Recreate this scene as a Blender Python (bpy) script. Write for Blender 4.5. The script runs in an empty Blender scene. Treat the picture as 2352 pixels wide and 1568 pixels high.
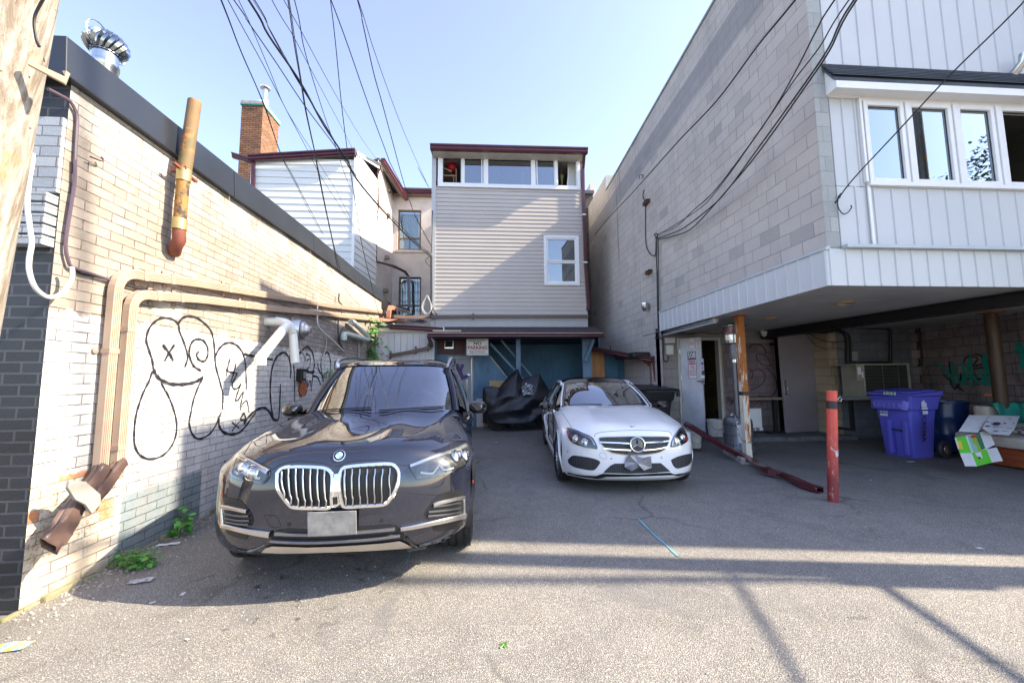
import bpy, bmesh, math, random
from mathutils import Vector, Matrix, noise
from mathutils.bvhtree import BVHTree
R = math.radians
sc = bpy.context.scene
COL = sc.collection
W0, H0, F0 = 2352., 1568., 920.
CAM = Vector((0, 0, 1.48)); SL = .0185            # eye height, slope of the lot
_ps, _th, _ro = R(4.1), R(5.34), R(.48)
cF = Vector((math.sin(_ps)*math.cos(_th), math.cos(_ps)*math.cos(_th), math.sin(_th)))
_r = Vector((math.cos(_ps), -math.sin(_ps), 0)); _u = _r.cross(cF)
cR = math.cos(_ro)*_r - math.sin(_ro)*_u; cU = math.sin(_ro)*_r + math.cos(_ro)*_u
cam = bpy.data.cameras.new('camera'); co = bpy.data.objects.new('camera', cam); COL.objects.link(co)
cam.sensor_width = 36; cam.lens = 36*F0/W0; cam.clip_end = 2000; cam.clip_start = .05
mw = Matrix.Identity(4)
for i in range(3):
    mw[i][0], mw[i][1], mw[i][2], mw[i][3] = cR[i], cU[i], -cF[i], CAM[i]
co.matrix_world = mw; sc.camera = co
SUN = Vector((1, -.15, .775)).normalized()
w = bpy.data.worlds.new('World'); sc.world = w; w.use_nodes = True
nt = w.node_tree; nt.nodes.clear()
sky = nt.nodes.new('ShaderNodeTexSky'); sky.sky_type = 'NISHITA'; sky.sun_disc = False
sky.sun_elevation = math.asin(SUN.z); sky.sun_rotation = math.atan2(SUN.x, SUN.y)
sky.air_density = 1.0; sky.dust_density = 1.0; sky.ozone_density = 1.6; sky.altitude = 100
bg = nt.nodes.new('ShaderNodeBackground'); bg.inputs[1].default_value = .135
wo = nt.nodes.new('ShaderNodeOutputWorld'); hz_ = nt.nodes.new('ShaderNodeMix'); hz_.data_type = 'RGBA'; hz_.blend_type = 'ADD'; hz_.inputs[0].default_value = 1; hz_.inputs[7].default_value = (.22, .0, .0, 1)
nt.links.new(sky.outputs[0], hz_.inputs[6]); nt.links.new(hz_.outputs[2], bg.inputs[0]); nt.links.new(bg.outputs[0], wo.inputs[0])
sl = bpy.data.lights.new('sun', 'SUN'); sl.energy = 3.8; sl.angle = R(.55); sl.color = (1, .86, .66)
so = bpy.data.objects.new('sun', sl); COL.objects.link(so); so.rotation_euler = SUN.to_track_quat('Z', 'Y').to_euler()
so.location = (20, -3, 20)
sc.view_settings.view_transform = 'Standard'; sc.view_settings.look = 'None'; sc.view_settings.gamma = 1
sc.view_settings.exposure = 1.95
try: sc.cycles.max_bounces = 8; sc.cycles.transparent_max_bounces = 12
except Exception: pass
def ray(u, v): return cF + cR*((u-W0/2)/F0) + cU*((H0/2-v)/F0)
def gz(y): return SL*y
def G(u, v, dz=0):
    d = ray(u, v); t = (CAM.z-dz)/(SL*d.y-d.z); return CAM+d*t
def PX(u, v, X): d = ray(u, v); return CAM+d*(X/d.x)
def PY(u, v, Y): d = ray(u, v); return CAM+d*(Y/d.y)
def PZ(u, v, Z): d = ray(u, v); return CAM+d*((Z-CAM.z)/d.z)
CR = dict(O=(0,0,1), C1=(0,0,.25), C2=(0,367.5,.25), C3=(0,735,.25), C4=(0,1102.5,.2969), C5=(514.5,306.25,.25),
  C6=(514.5,673.75,.25), C7=(477.75,918.75,.2865), C8=(980,306.25,.25), D1=(882,722.75,.2083), D2=(1200.5,826.9,.1875),
  D3=(1470,673.75,.2343), D4=(1837.5,673.75,.2344), D5=(1837.5,857.5,.2344), D6=(1347.5,0,.2734), D7=(1739.5,0,.2734),
  D8=(1347.5,367.5,.2734), E1=(428.75,0,.2734), E2=(1494.5,980,.3749), E3=(857.5,1041.25,.3646), E4=(857.5,673.75,.1328),
  E5=(1519,747.25,.1172), E6=(686,820.75,.1667), E8=(2143.75,857.5,.1562))
def K(k, x, y): a, b, s = CR[k]; return a+s*x, b+s*y
def tag(o, label=None, cat=None, group=None, kind=None):
    if label: o['label'] = label
    if cat: o['category'] = cat
    if group: o['group'] = group
    if kind: o['kind'] = kind
    return o
def thing(name, loc, label, cat, group=None, rz=0):
    o = bpy.data.objects.new(name, None); COL.objects.link(o); o.location = loc; o.rotation_euler = (0, 0, rz)
    o.empty_display_size = .1
    return tag(o, label, cat, group)
def link(name, me, parent=None, local=False):
    o = bpy.data.objects.new(name, me); COL.objects.link(o)
    if parent is not None:
        o.parent = parent
        if not local and parent.type == 'EMPTY':
            m = Matrix.LocRotScale(parent.location, parent.rotation_euler, parent.scale)
            o.matrix_parent_inverse = m.inverted()
    return o
def copy_tree(o, parent=None):
    c = o.copy(); COL.objects.link(c)
    if parent is not None:
        c.parent = parent; c.matrix_parent_inverse = o.matrix_parent_inverse.copy()
    for ch in list(o.children): copy_tree(ch, c)
    return c
def perp(d):
    d = Vector(d).normalized(); a = Vector((0, 0, 1)) if abs(d.z) < .9 else Vector((1, 0, 0))
    x = d.cross(a).normalized(); return x, d.cross(x).normalized()
def crom(pts, n=6):
    P = [Vector(p) for p in pts]
    if len(P) < 3: return P
    out = []
    for i in range(len(P)-1):
        p0 = P[i-1] if i else 2*P[0]-P[1]; p1 = P[i]; p2 = P[i+1]; p3 = P[i+2] if i+2 < len(P) else 2*P[-1]-P[-2]
        for k in range(n):
            t = k/n
            out.append(.5*((2*p1)+(p2-p0)*t+(2*p0-5*p1+4*p2-p3)*t*t+(3*p1-p0-3*p2+p3)*t**3))
    out.append(P[-1]); return out
class MB:
    def __init__(s): s.v = []; s.f = []; s.m = []; s.cur = 0
    def add(s, vs, fs):
        o = len(s.v); s.v += [Vector(p) for p in vs]; s.f += [[i+o for i in f] for f in fs]; s.m += [s.cur]*len(fs); return s
    def box(s, a, b):
        x0, y0, z0 = a; x1, y1, z1 = b
        return s.add([(x0,y0,z0),(x1,y0,z0),(x1,y1,z0),(x0,y1,z0),(x0,y0,z1),(x1,y0,z1),(x1,y1,z1),(x0,y1,z1)],
            [(0,3,2,1),(4,5,6,7),(0,1,5,4),(1,2,6,5),(2,3,7,6),(3,0,4,7)])
    def hexa(s, p): return s.add(p, [(0,3,2,1),(4,5,6,7),(0,1,5,4),(1,2,6,5),(2,3,7,6),(3,0,4,7)])
    def bar(s, p, q, w, h, up=(0, 0, 1)):
        p = Vector(p); q = Vector(q); d = (q-p).normalized(); up = Vector(up)
        x = d.cross(up)
        if x.length < 1e-4: x = d.cross(Vector((0, 1, 0)))
        x.normalize(); z = x.cross(d)
        a, b = x*w/2, z*h/2
        return s.hexa([p-a-b, p+a-b, q+a-b, q-a-b, p-a+b, p+a+b, q+a+b, q-a+b])
    def path(s, pts, w, h, up=(0, 0, 1), cap=True):      # rectangular profile along a path
        P = [Vector(p) for p in pts]; n = len(P); vs = []; up = Vector(up)
        for i, p in enumerate(P):
            d = (P[min(i+1, n-1)]-P[max(i-1, 0)]).normalized(); x = d.cross(up)
            if x.length < 1e-3: x = Vector((1, 0, 0))
            x.normalize(); z = x.cross(d).normalized()
            k = 1
            if 0 < i < n-1:
                c = (P[i]-P[i-1]).normalized().dot((P[i+1]-P[i]).normalized()); k = 1/max(.5, math.sqrt((1+c)/2))
            vs += [p-x*w/2-z*h/2*k, p+x*w/2-z*h/2*k, p+x*w/2+z*h/2*k, p-x*w/2+z*h/2*k]
        fs = []
        for i in range(n-1):
            a = 4*i; fs += [(a+j, a+(j+1) % 4, a+4+(j+1) % 4, a+4+j) for j in range(4)]
        if cap: fs += [(3, 2, 1, 0), (4*n-4, 4*n-3, 4*n-2, 4*n-1)]
        return s.add(vs, fs)
    def tube(s, pts, r, n=8, cap=True):
        P = [Vector(p) for p in pts]; m = len(P); vs = []; x = None
        rs = r if isinstance(r, (list, tuple)) else [r]*m
        for i, p in enumerate(P):
            d = (P[min(i+1, m-1)]-P[max(i-1, 0)])
            if d.length < 1e-9: d = Vector((0, 0, 1))
            d.normalize()
            if x is None: x, y = perp(d)
            else:
                x = (x-d*x.dot(d))
                if x.length < 1e-6: x, y = perp(d)
                x.normalize(); y = d.cross(x)
            vs += [p+(x*math.cos(2*math.pi*k/n)+y*math.sin(2*math.pi*k/n))*rs[i] for k in range(n)]
        fs = [(i*n+k, i*n+(k+1) % n, (i+1)*n+(k+1) % n, (i+1)*n+k) for i in range(m-1) for k in range(n)]
        if cap: fs += [tuple(range(n-1, -1, -1)), tuple((m-1)*n+k for k in range(n))]
        return s.add(vs, fs)
    def cyl(s, p, q, r, n=24, r2=None, cap=True): return s.tube([p, q], [r, r if r2 is None else r2], n, cap)
    def lathe(s, prof, o=(0, 0, 0), ax=(0, 0, 1), n=32, cap=True):
        o = Vector(o); ax = Vector(ax).normalized(); x, y = perp(ax); m = len(prof)
        vs = [o+ax*h+(x*math.cos(2*math.pi*k/n)+y*math.sin(2*math.pi*k/n))*max(r, 1e-4) for (r, h) in prof for k in range(n)]
        fs = [(i*n+k, i*n+(k+1) % n, (i+1)*n+(k+1) % n, (i+1)*n+k) for i in range(m-1) for k in range(n)]
        if cap: fs += [tuple(range(n-1, -1, -1)), tuple((m-1)*n+k for k in range(n))]
        return s.add(vs, fs)
    def prism(s, poly, ext):
        P = [Vector(p) for p in poly]; e = Vector(ext); n = len(P)
        return s.add(P+[p+e for p in P], [tuple(range(n-1, -1, -1)), tuple(range(n, 2*n))]+[(i, (i+1) % n, n+(i+1) % n, n+i) for i in range(n)])
    def poly(s, P): return s.add(P, [tuple(range(len(P)))])
    def grid(s, rows, flip=False):
        n = len(rows[0]); vs = [p for r in rows for p in r]
        fs = [(i*n+j, i*n+j+1, (i+1)*n+j+1, (i+1)*n+j) for i in range(len(rows)-1) for j in range(n-1)]
        if flip: fs = [f[::-1] for f in fs]
        return s.add(vs, fs)
    def ball(s, c, r, n=16, sq=(1, 1, 1)):
        c = Vector(c); m = n//2; rows = []
        vs = []; 
        for i in range(m+1):
            t = math.pi*i/m
            for k in range(n):
                a = 2*math.pi*k/n; vs.append(c+Vector((r*sq[0]*math.sin(t)*math.cos(a), r*sq[1]*math.sin(t)*math.sin(a), r*sq[2]*math.cos(t))))
        return s.add(vs, [(i*n+k, (i+1)*n+k, (i+1)*n+(k+1) % n, i*n+(k+1) % n) for i in range(m) for k in range(n)])
    def ribbon(s, pts, w, nrm, wob=0):          # flat painted stroke lying in a plane
        P = [Vector(p) for p in pts]; nrm = Vector(nrm); n = len(P); rows = []
        for i, p in enumerate(P):
            d = (P[min(i+1, n-1)]-P[max(i-1, 0)])
            d.normalize(); x = d.cross(nrm)
            ww = w*(1+wob*math.sin(i*.9))*.5
            if i in (0, n-1): ww *= .6
            rows.append([p-x*ww, p+x*ww])
        return s.grid(rows)
    def build(s, name, mat, parent=None, smooth=False, bevel=0, local=False, sub=0, ang=40, solid=0, merge=False):
        me = bpy.data.meshes.new(name); me.from_pydata([tuple(p) for p in s.v], [], s.f); 
        mats = mat if isinstance(mat, (list, tuple)) else [mat]
        for m in mats: me.materials.append(m)
        if len(mats) > 1: me.polygons.foreach_set('material_index', s.m)
        bm = bmesh.new(); bm.from_mesh(me)
        if merge: bmesh.ops.remove_doubles(bm, verts=bm.verts, dist=merge if isinstance(merge, float) else 1e-4)
        bmesh.ops.recalc_face_normals(bm, faces=bm.faces)
        if bevel:
            es = [e for e in bm.edges if len(e.link_faces) == 2 and e.calc_face_angle(0) > R(30)]
            try: bmesh.ops.bevel(bm, geom=es, offset=bevel, segments=2, affect='EDGES', profile=.6, clamp_overlap=True)
            except Exception: pass
        if smooth:
            for f in bm.faces: f.smooth = True
            for e in bm.edges:
                if len(e.link_faces) == 2 and e.calc_face_angle(0) > R(ang): e.smooth = False
        bm.to_mesh(me); bm.free(); me.update()
        o = link(name, me, parent, local)
        if solid: md = o.modifiers.new('solid', 'SOLIDIFY'); md.thickness = solid; md.offset = 0
        if sub: md = o.modifiers.new('sub', 'SUBSURF'); md.levels = sub; md.render_levels = sub
        return o
def textmesh(body, size, align='CENTER', bold=0.0, ext=0.0):
    c = bpy.data.curves.new('txt', 'FONT'); c.body = body; c.size = size; c.align_x = align; c.align_y = 'CENTER'; c.offset = bold; c.extrude = ext
    c.resolution_u = 3
    o = bpy.data.objects.new('txt', c); COL.objects.link(o); bpy.context.view_layer.update()
    me = bpy.data.meshes.new_from_object(o.evaluated_get(bpy.context.evaluated_depsgraph_get()))
    bpy.data.objects.remove(o); bpy.data.curves.remove(c); return me
def lettering(lines, origin, ax, ay, mats, name, parent, sx=1.0):
    """lines: (text, x, y, size, matindex, bold, align) in the plane origin + ax*x + ay*y"""
    o = Vector(origin); ax = Vector(ax); ay = Vector(ay); mb = MB()
    for t in lines:
        txt, x, y, size, mi = t[:5]; bold = t[5] if len(t) > 5 else 0; al = t[6] if len(t) > 6 else 'CENTER'
        wd = t[7] if len(t) > 7 else None; rot = t[8] if len(t) > 8 else 0
        me = textmesh(txt, size, al, bold); mb.cur = mi
        xs = [v.co.x for v in me.vertices] or [0, 1]; k = 1 if not wd else wd/max(1e-4, max(xs)-min(xs))
        cs, sn = math.cos(rot), math.sin(rot)
        mb.add([o+ax*(x+(v.co.x*k*cs-v.co.y*sn))+ay*(y+(v.co.x*k*sn+v.co.y*cs)) for v in me.vertices], [list(p.vertices) for p in me.polygons])
        bpy.data.meshes.remove(me)
    return mb.build(name, mats, parent)
def N(nt, t, **k):
    n = nt.nodes.new(t)
    for a, b in k.items(): setattr(n, a, b)
    return n
def mnew(name):
    m = bpy.data.materials.new(name); m.use_nodes = True; nt = m.node_tree; b = nt.nodes['Principled BSDF']; return m, nt, b
def c4(c): return (c[0], c[1], c[2], 1)
def ramp(nt, src, a, b, ca=(0, 0, 0), cb=(1, 1, 1)):
    r = N(nt, 'ShaderNodeValToRGB'); e = r.color_ramp.elements; e[0].position = a; e[1].position = b; e[0].color = c4(ca); e[1].color = c4(cb)
    nt.links.new(src, r.inputs[0]); return r.outputs[0]
def noi(nt, vec, scale, detail=4, rough=.6, dist=0):
    n = N(nt, 'ShaderNodeTexNoise'); n.inputs['Scale'].default_value = scale; n.inputs['Detail'].default_value = detail
    n.inputs['Roughness'].default_value = rough; n.inputs['Distortion'].default_value = dist
    if vec is not None: nt.links.new(vec, n.inputs['Vector'])
    return n.outputs['Fac']
def mix(nt, fac, a, b, mode='MIX'):
    m = N(nt, 'ShaderNodeMix', data_type='RGBA', blend_type=mode)
    for i, s in ((0, fac), (6, a), (7, b)):
        if hasattr(s, 'is_output') or isinstance(s, bpy.types.NodeSocket): nt.links.new(s, m.inputs[i])
        elif i == 0: m.inputs[0].default_value = s
        else: m.inputs[i].default_value = c4(s)
    return m.outputs[2]
def math_(nt, op, a, b=None, cl=False):
    m = N(nt, 'ShaderNodeMath', operation=op); m.use_clamp = cl
    for i, s in ((0, a), (1, b)):
        if s is None: continue
        if isinstance(s, bpy.types.NodeSocket): nt.links.new(s, m.inputs[i])
        else: m.inputs[i].default_value = s
    return m.outputs[0]
def pos(nt):
    t = N(nt, 'ShaderNodeTexCoord'); return t.outputs['Object']
def sep(nt, v): s = N(nt, 'ShaderNodeSeparateXYZ'); nt.links.new(v, s.inputs[0]); return s.outputs
def comb(nt, x, y, z=0):
    c = N(nt, 'ShaderNodeCombineXYZ')
    for i, s in enumerate((x, y, z)):
        if isinstance(s, bpy.types.NodeSocket): nt.links.new(s, c.inputs[i])
        else: c.inputs[i].default_value = s
    return c.outputs[0]
def bump(nt, b, h, st=.3, dist=.01, prev=None):
    n = N(nt, 'ShaderNodeBump'); n.inputs['Strength'].default_value = st; n.inputs['Distance'].default_value = dist
    nt.links.new(h, n.inputs['Height'])
    if prev is not None: nt.links.new(prev, n.inputs['Normal'])
    nt.links.new(n.outputs[0], b.inputs['Normal']); return n.outputs[0]
def M(name, col, rough=.6, metal=0, var=.12, scale=6, col2=None, lo=.35, hi=.65, bm=0, bs=60, coat=0, spec=None, stretch=None, dirt=None):
    m, nt, b = mnew(name); p = pos(nt)
    if stretch:
        mp = N(nt, 'ShaderNodeMapping'); mp.inputs['Scale'].default_value = stretch; nt.links.new(p, mp.inputs[0]); p = mp.outputs[0]
    c2 = col2 if col2 else tuple(max(0, x*(1-var)) for x in col)
    f = ramp(nt, noi(nt, p, scale, 6, .65), lo, hi)
    out = mix(nt, f, c2, col)
    if dirt:
        f2 = ramp(nt, noi(nt, p, scale*3.1, 8, .75), dirt[1], dirt[1]+.06); out = mix(nt, f2, out, dirt[0])
    nt.links.new(out, b.inputs['Base Color'])
    b.inputs['Roughness'].default_value = rough; b.inputs['Metallic'].default_value = metal
    if coat: b.inputs['Coat Weight'].default_value = coat; b.inputs['Coat Roughness'].default_value = .03
    if spec is not None: b.inputs['Specular IOR Level'].default_value = spec
    if bm: bump(nt, b, noi(nt, p, bs, 6, .7), bm, .01)
    return m
def wallcoord(nt, axis, p=None):
    s = sep(nt, p or pos(nt)); return comb(nt, s[1] if axis == 'X' else s[0], s[2], 0), s
def bricktex(nt, vec, bw, bh, mort, c1, c2, cm, sq=.5, bias=0, smooth=.15):
    t = N(nt, 'ShaderNodeTexBrick'); nt.links.new(vec, t.inputs['Vector']); t.inputs['Scale'].default_value = 1
    t.inputs['Brick Width'].default_value = bw; t.inputs['Row Height'].default_value = bh; t.inputs['Mortar Size'].default_value = mort
    t.inputs['Mortar Smooth'].default_value = smooth; t.inputs['Bias'].default_value = bias; t.offset = sq
    t.inputs['Color1'].default_value = c4(c1); t.inputs['Color2'].default_value = c4(c2); t.inputs['Mortar'].default_value = c4(cm)
    return t
def wobble(nt, vec, p, amt=.006, scale=5):
    n = N(nt, 'ShaderNodeTexNoise'); n.inputs['Scale'].default_value = scale; n.inputs['Detail'].default_value = 3; nt.links.new(p, n.inputs['Vector'])
    s = N(nt, 'ShaderNodeVectorMath', operation='SCALE'); s.inputs['Scale'].default_value = amt*2
    su = N(nt, 'ShaderNodeVectorMath', operation='SUBTRACT'); su.inputs[1].default_value = (.5, .5, .5)
    nt.links.new(n.outputs['Color'], su.inputs[0]); nt.links.new(su.outputs[0], s.inputs[0])
    a = N(nt, 'ShaderNodeVectorMath', operation='ADD'); nt.links.new(vec, a.inputs[0]); nt.links.new(s.outputs[0], a.inputs[1]); return a.outputs[0]
def BR(name, axis, bw, bh, mort, c1, c2, cm, rough=.85, bm=.6, grain=80, fade=.25, wob=.005):
    m, nt, b = mnew(name); p = pos(nt); v, s = wallcoord(nt, axis, p); v = wobble(nt, v, p, wob)
    t = bricktex(nt, v, bw, bh, mort, c1, c2, cm)
    o = mix(nt, fade, t.outputs['Color'], mix(nt, ramp(nt, noi(nt, p, 1.3, 5), .3, .7), (.25, .24, .23), (1, 1, 1)), 'MULTIPLY')
    g = noi(nt, p, grain, 4, .7); o = mix(nt, .35, o, ramp(nt, g, .3, .7, (.55, .55, .55), (1.0, 1.0, 1.0)), 'MULTIPLY')
    nt.links.new(o, b.inputs['Base Color']); b.inputs['Roughness'].default_value = rough
    h = math_(nt, 'ADD', math_(nt, 'MULTIPLY', t.outputs['Fac'], -1.0), math_(nt, 'MULTIPLY', g, .35))
    bump(nt, b, h, bm, .012); return m
# ================================================================== MATERIALS
m_white = M('white_vinyl', (.78, .78, .77), .35, var=.06)
m_cream = M('cream_trim', (.55, .5, .42), .5, var=.2)
m_burg = M('burgundy_metal', (.085, .016, .025), .28, var=.35, scale=3, coat=.3)
m_brown = M('brown_downspout', (.115, .075, .065), .38, var=.25, scale=5)
m_tan = M('tan_downspout', (.44, .33, .255), .45, var=.15, scale=4, dirt=((.3, .2, .14), .66))
m_black = M('black_rubber', (.012, .012, .013), .5, var=.2)
m_wire = M('cable_black', (.006, .006, .01), .5, var=.1)
m_wirew = M('cable_white', (.62, .66, .64), .5, var=.1)
m_galv = M('galvanised_steel', (.62, .64, .66), .22, 1, var=.3, scale=9)
m_pvc = M('white_pvc', (.74, .76, .73), .3, var=.08)
m_dark = M('dark_interior', (.016, .015, .014), .8, var=.5, scale=3)
m_shingle = None
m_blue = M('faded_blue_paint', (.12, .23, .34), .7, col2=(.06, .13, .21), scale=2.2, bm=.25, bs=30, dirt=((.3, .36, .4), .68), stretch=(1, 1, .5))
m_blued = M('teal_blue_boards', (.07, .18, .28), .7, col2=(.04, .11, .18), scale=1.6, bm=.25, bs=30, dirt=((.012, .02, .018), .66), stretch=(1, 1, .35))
m_conc = M('concrete', (.36, .35, .33), .85, var=.35, scale=8, bm=.4)
m_rust = M('rust', (.42, .14, .03), .75, col2=(.16, .05, .02), scale=9, bm=.3)
m_ply = M('plywood', (.5, .24, .09), .6, col2=(.34, .15, .05), scale=3, stretch=(6, 6, .5))
m_osb = M('osb_board', (.5, .36, .2), .7, col2=(.36, .24, .12), scale=30)
m_stucco = M('pale_stucco', (.60, .54, .48), .9, col2=(.46, .41, .38), scale=1.4, bm=.5, bs=25, dirt=((.3, .25, .22), .7))
m_flash = M('dark_metal_flashing', (.022, .027, .036), .33, var=.25, scale=1.2, metal=.0, coat=.1, dirt=((.25, .26, .27), .77))

def glassmat(name, tint=(.75, .85, .9), refl=1.0, rough=.01, dark=.0, rcol=(1, 1, 1)):
    m = bpy.data.materials.new(name); m.use_nodes = True; nt = m.node_tree; nt.nodes.clear()
    t = N(nt, 'ShaderNodeBsdfTransparent'); t.inputs[0].default_value = c4(tint)
    g = N(nt, 'ShaderNodeBsdfGlossy'); g.inputs['Roughness'].default_value = rough; g.inputs['Color'].default_value = c4(rcol)
    fr = N(nt, 'ShaderNodeFresnel'); fr.inputs[0].default_value = 1.55
    f = math_(nt, 'MULTIPLY', fr.outputs[0], refl, True)
    f = math_(nt, 'ADD', f, dark, True)
    mx = N(nt, 'ShaderNodeMixShader'); nt.links.new(f, mx.inputs[0]); nt.links.new(t.outputs[0], mx.inputs[1]); nt.links.new(g.outputs[0], mx.inputs[2])
    o = N(nt, 'ShaderNodeOutputMaterial'); nt.links.new(mx.outputs[0], o.inputs[0]); return m
m_glass = glassmat('window_glass', (.45, .55, .62), 2.0, .015, .12)
m_glasst = glassmat('thin_window_glass', (.72, .8, .84), 1.6, .01, .05)

def asphalt():
    m, nt, b = mnew('worn_asphalt'); p = pos(nt)
    v = N(nt, 'ShaderNodeTexVoronoi'); v.inputs['Scale'].default_value = 135; nt.links.new(p, v.inputs['Vector'])
    st = ramp(nt, v.outputs['Distance'], .05, .55, (1, 1, 1), (0, 0, 0))
    vc = sep(nt, v.outputs['Color'])[0]
    agg = mix(nt, ramp(nt, vc, .1, .95), (.30, .29, .265), (.84, .785, .66))
    base = mix(nt, st, (.22, .213, .20), agg)
    spk = ramp(nt, noi(nt, p, 210, 3, .7), .38, .47); base = mix(nt, spk, (.06, .058, .06), base)
    v2 = N(nt, 'ShaderNodeTexVoronoi'); v2.inputs['Scale'].default_value = 62; nt.links.new(p, v2.inputs['Vector']); c2 = sep(nt, v2.outputs['Color'])[1]
    pit = math_(nt, 'MULTIPLY', ramp(nt, v2.outputs['Distance'], .16, .3, (1, 1, 1), (0, 0, 0)), ramp(nt, c2, .62, .7)); base = mix(nt, math_(nt, 'MULTIPLY', pit, .75), base, (.05, .047, .05))
    wst = math_(nt, 'MULTIPLY', ramp(nt, v2.outputs['Distance'], .12, .22, (1, 1, 1), (0, 0, 0)), ramp(nt, c2, .3, .2)); base = mix(nt, math_(nt, 'MULTIPLY', wst, .7), base, (.78, .75, .70))
    big = ramp(nt, noi(nt, p, .55, 5, .6), .3, .7); s = sep(nt, p)
    base = mix(nt, .55, base, mix(nt, big, (.62, .62, .64), (1.0, .97, .92)), 'MULTIPLY')
    mid = ramp(nt, noi(nt, p, 3.5, 6, .7, .4), .25, .6); base = mix(nt, .45, base, mix(nt, mid, (.55, .54, .52), (1, 1, 1)), 'MULTIPLY')
    dv = N(nt, 'ShaderNodeTexVoronoi', feature='DISTANCE_TO_EDGE'); dv.inputs['Scale'].default_value = .42; nt.links.new(wobble(nt, p, p, .35, 1.6), dv.inputs['Vector']); ck = math_(nt, 'MULTIPLY', ramp(nt, dv.outputs['Distance'], .002, .012, (1, 1, 1), (0, 0, 0)), ramp(nt, noi(nt, p, .9, 4), .45, .6)); base = mix(nt, math_(nt, 'MULTIPLY', ck, .6), base, (.06, .055, .05))
    wt = ramp(nt, noi(nt, p, 1.15, 7, .72, .8), .55, .63); base = mix(nt, math_(nt, 'MULTIPLY', wt, .45), base, (.12, .12, .125)); st2 = ramp(nt, noi(nt, p, 4.5, 5, .6, .5), .66, .71); base = mix(nt, math_(nt, 'MULTIPLY', st2, .5), base, (.07, .066, .065))
    # surface darkens towards the covered bays at the back right
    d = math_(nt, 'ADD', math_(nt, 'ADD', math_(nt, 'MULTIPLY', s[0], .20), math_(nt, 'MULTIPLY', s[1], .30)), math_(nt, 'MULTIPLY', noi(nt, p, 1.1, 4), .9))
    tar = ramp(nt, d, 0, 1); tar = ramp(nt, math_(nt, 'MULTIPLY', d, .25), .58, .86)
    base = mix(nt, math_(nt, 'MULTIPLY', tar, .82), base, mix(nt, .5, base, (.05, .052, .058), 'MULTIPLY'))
    # oily drips and brown earth in front of the dark car and along the brick wall
    oil = ramp(nt, noi(nt, p, 9, 3, .5), .63, .68)
    near = N(nt, 'ShaderNodeVectorMath', operation='DISTANCE'); nt.links.new(p, near.inputs[0]); near.inputs[1].default_value = (-1.3, 3.0, .05)
    oil = math_(nt, 'MULTIPLY', oil, ramp(nt, near.outputs['Value'], .35, .8, (1, 1, 1), (0, 0, 0)))
    base = mix(nt, math_(nt, 'MULTIPLY', oil, .75), base, (.03, .028, .027))
    wallx = math_(nt, 'ADD', s[0], math_(nt, 'MULTIPLY', noi(nt, p, 2.3, 6, .7), 1.0))
    ear = ramp(nt, math_(nt, 'ADD', wallx, 3.0), .35, 1.25, (1, 1, 1), (0, 0, 0))
    ear = math_(nt, 'MULTIPLY', ear, ramp(nt, noi(nt, p, 6, 6, .75), .35, .6))
    base = mix(nt, math_(nt, 'MULTIPLY', ear, .75), base, (.11, .088, .062))
    moss = math_(nt, 'MULTIPLY', ramp(nt, noi(nt, p, 1.7, 4), .52, .6), ramp(nt, math_(nt, 'MULTIPLY', s[1], .1), .86, .98))
    base = mix(nt, math_(nt, 'MULTIPLY', moss, .45), base, (.05, .085, .04))
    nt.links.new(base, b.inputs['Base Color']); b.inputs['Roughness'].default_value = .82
    h = math_(nt, 'ADD', math_(nt, 'MULTIPLY', v.outputs['Distance'], -1.0), math_(nt, 'MULTIPLY', noi(nt, p, 260, 3), .6))
    h = math_(nt, 'ADD', h, math_(nt, 'MULTIPLY', noi(nt, p, 2.5, 4), 1.6))
    bump(nt, b, h, .55, .009); return m
m_asph = asphalt()
mb = MB(); xs = [-300, -60, -20, -10, -6, -3.5, -2.9, -2, -1, 0, 1, 2, 3, 4, 6, 9, 14, 25, 60, 300]
ys = [-300, -60, -20, -8, -4, 0, 1, 2, 3, 4, 5, 6, 7, 8, 9, 10, 11, 12, 14, 18, 24, 60, 300]
def gh(x, y): return SL*max(-8, min(24, y))
mb.grid([[(x, y, gh(x, y)) for x in xs] for y in ys]); g = mb.build('ground', m_asph, smooth=True); tag(g, 'worn grey asphalt of the rear parking lot', None, None, 'structure')

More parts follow.
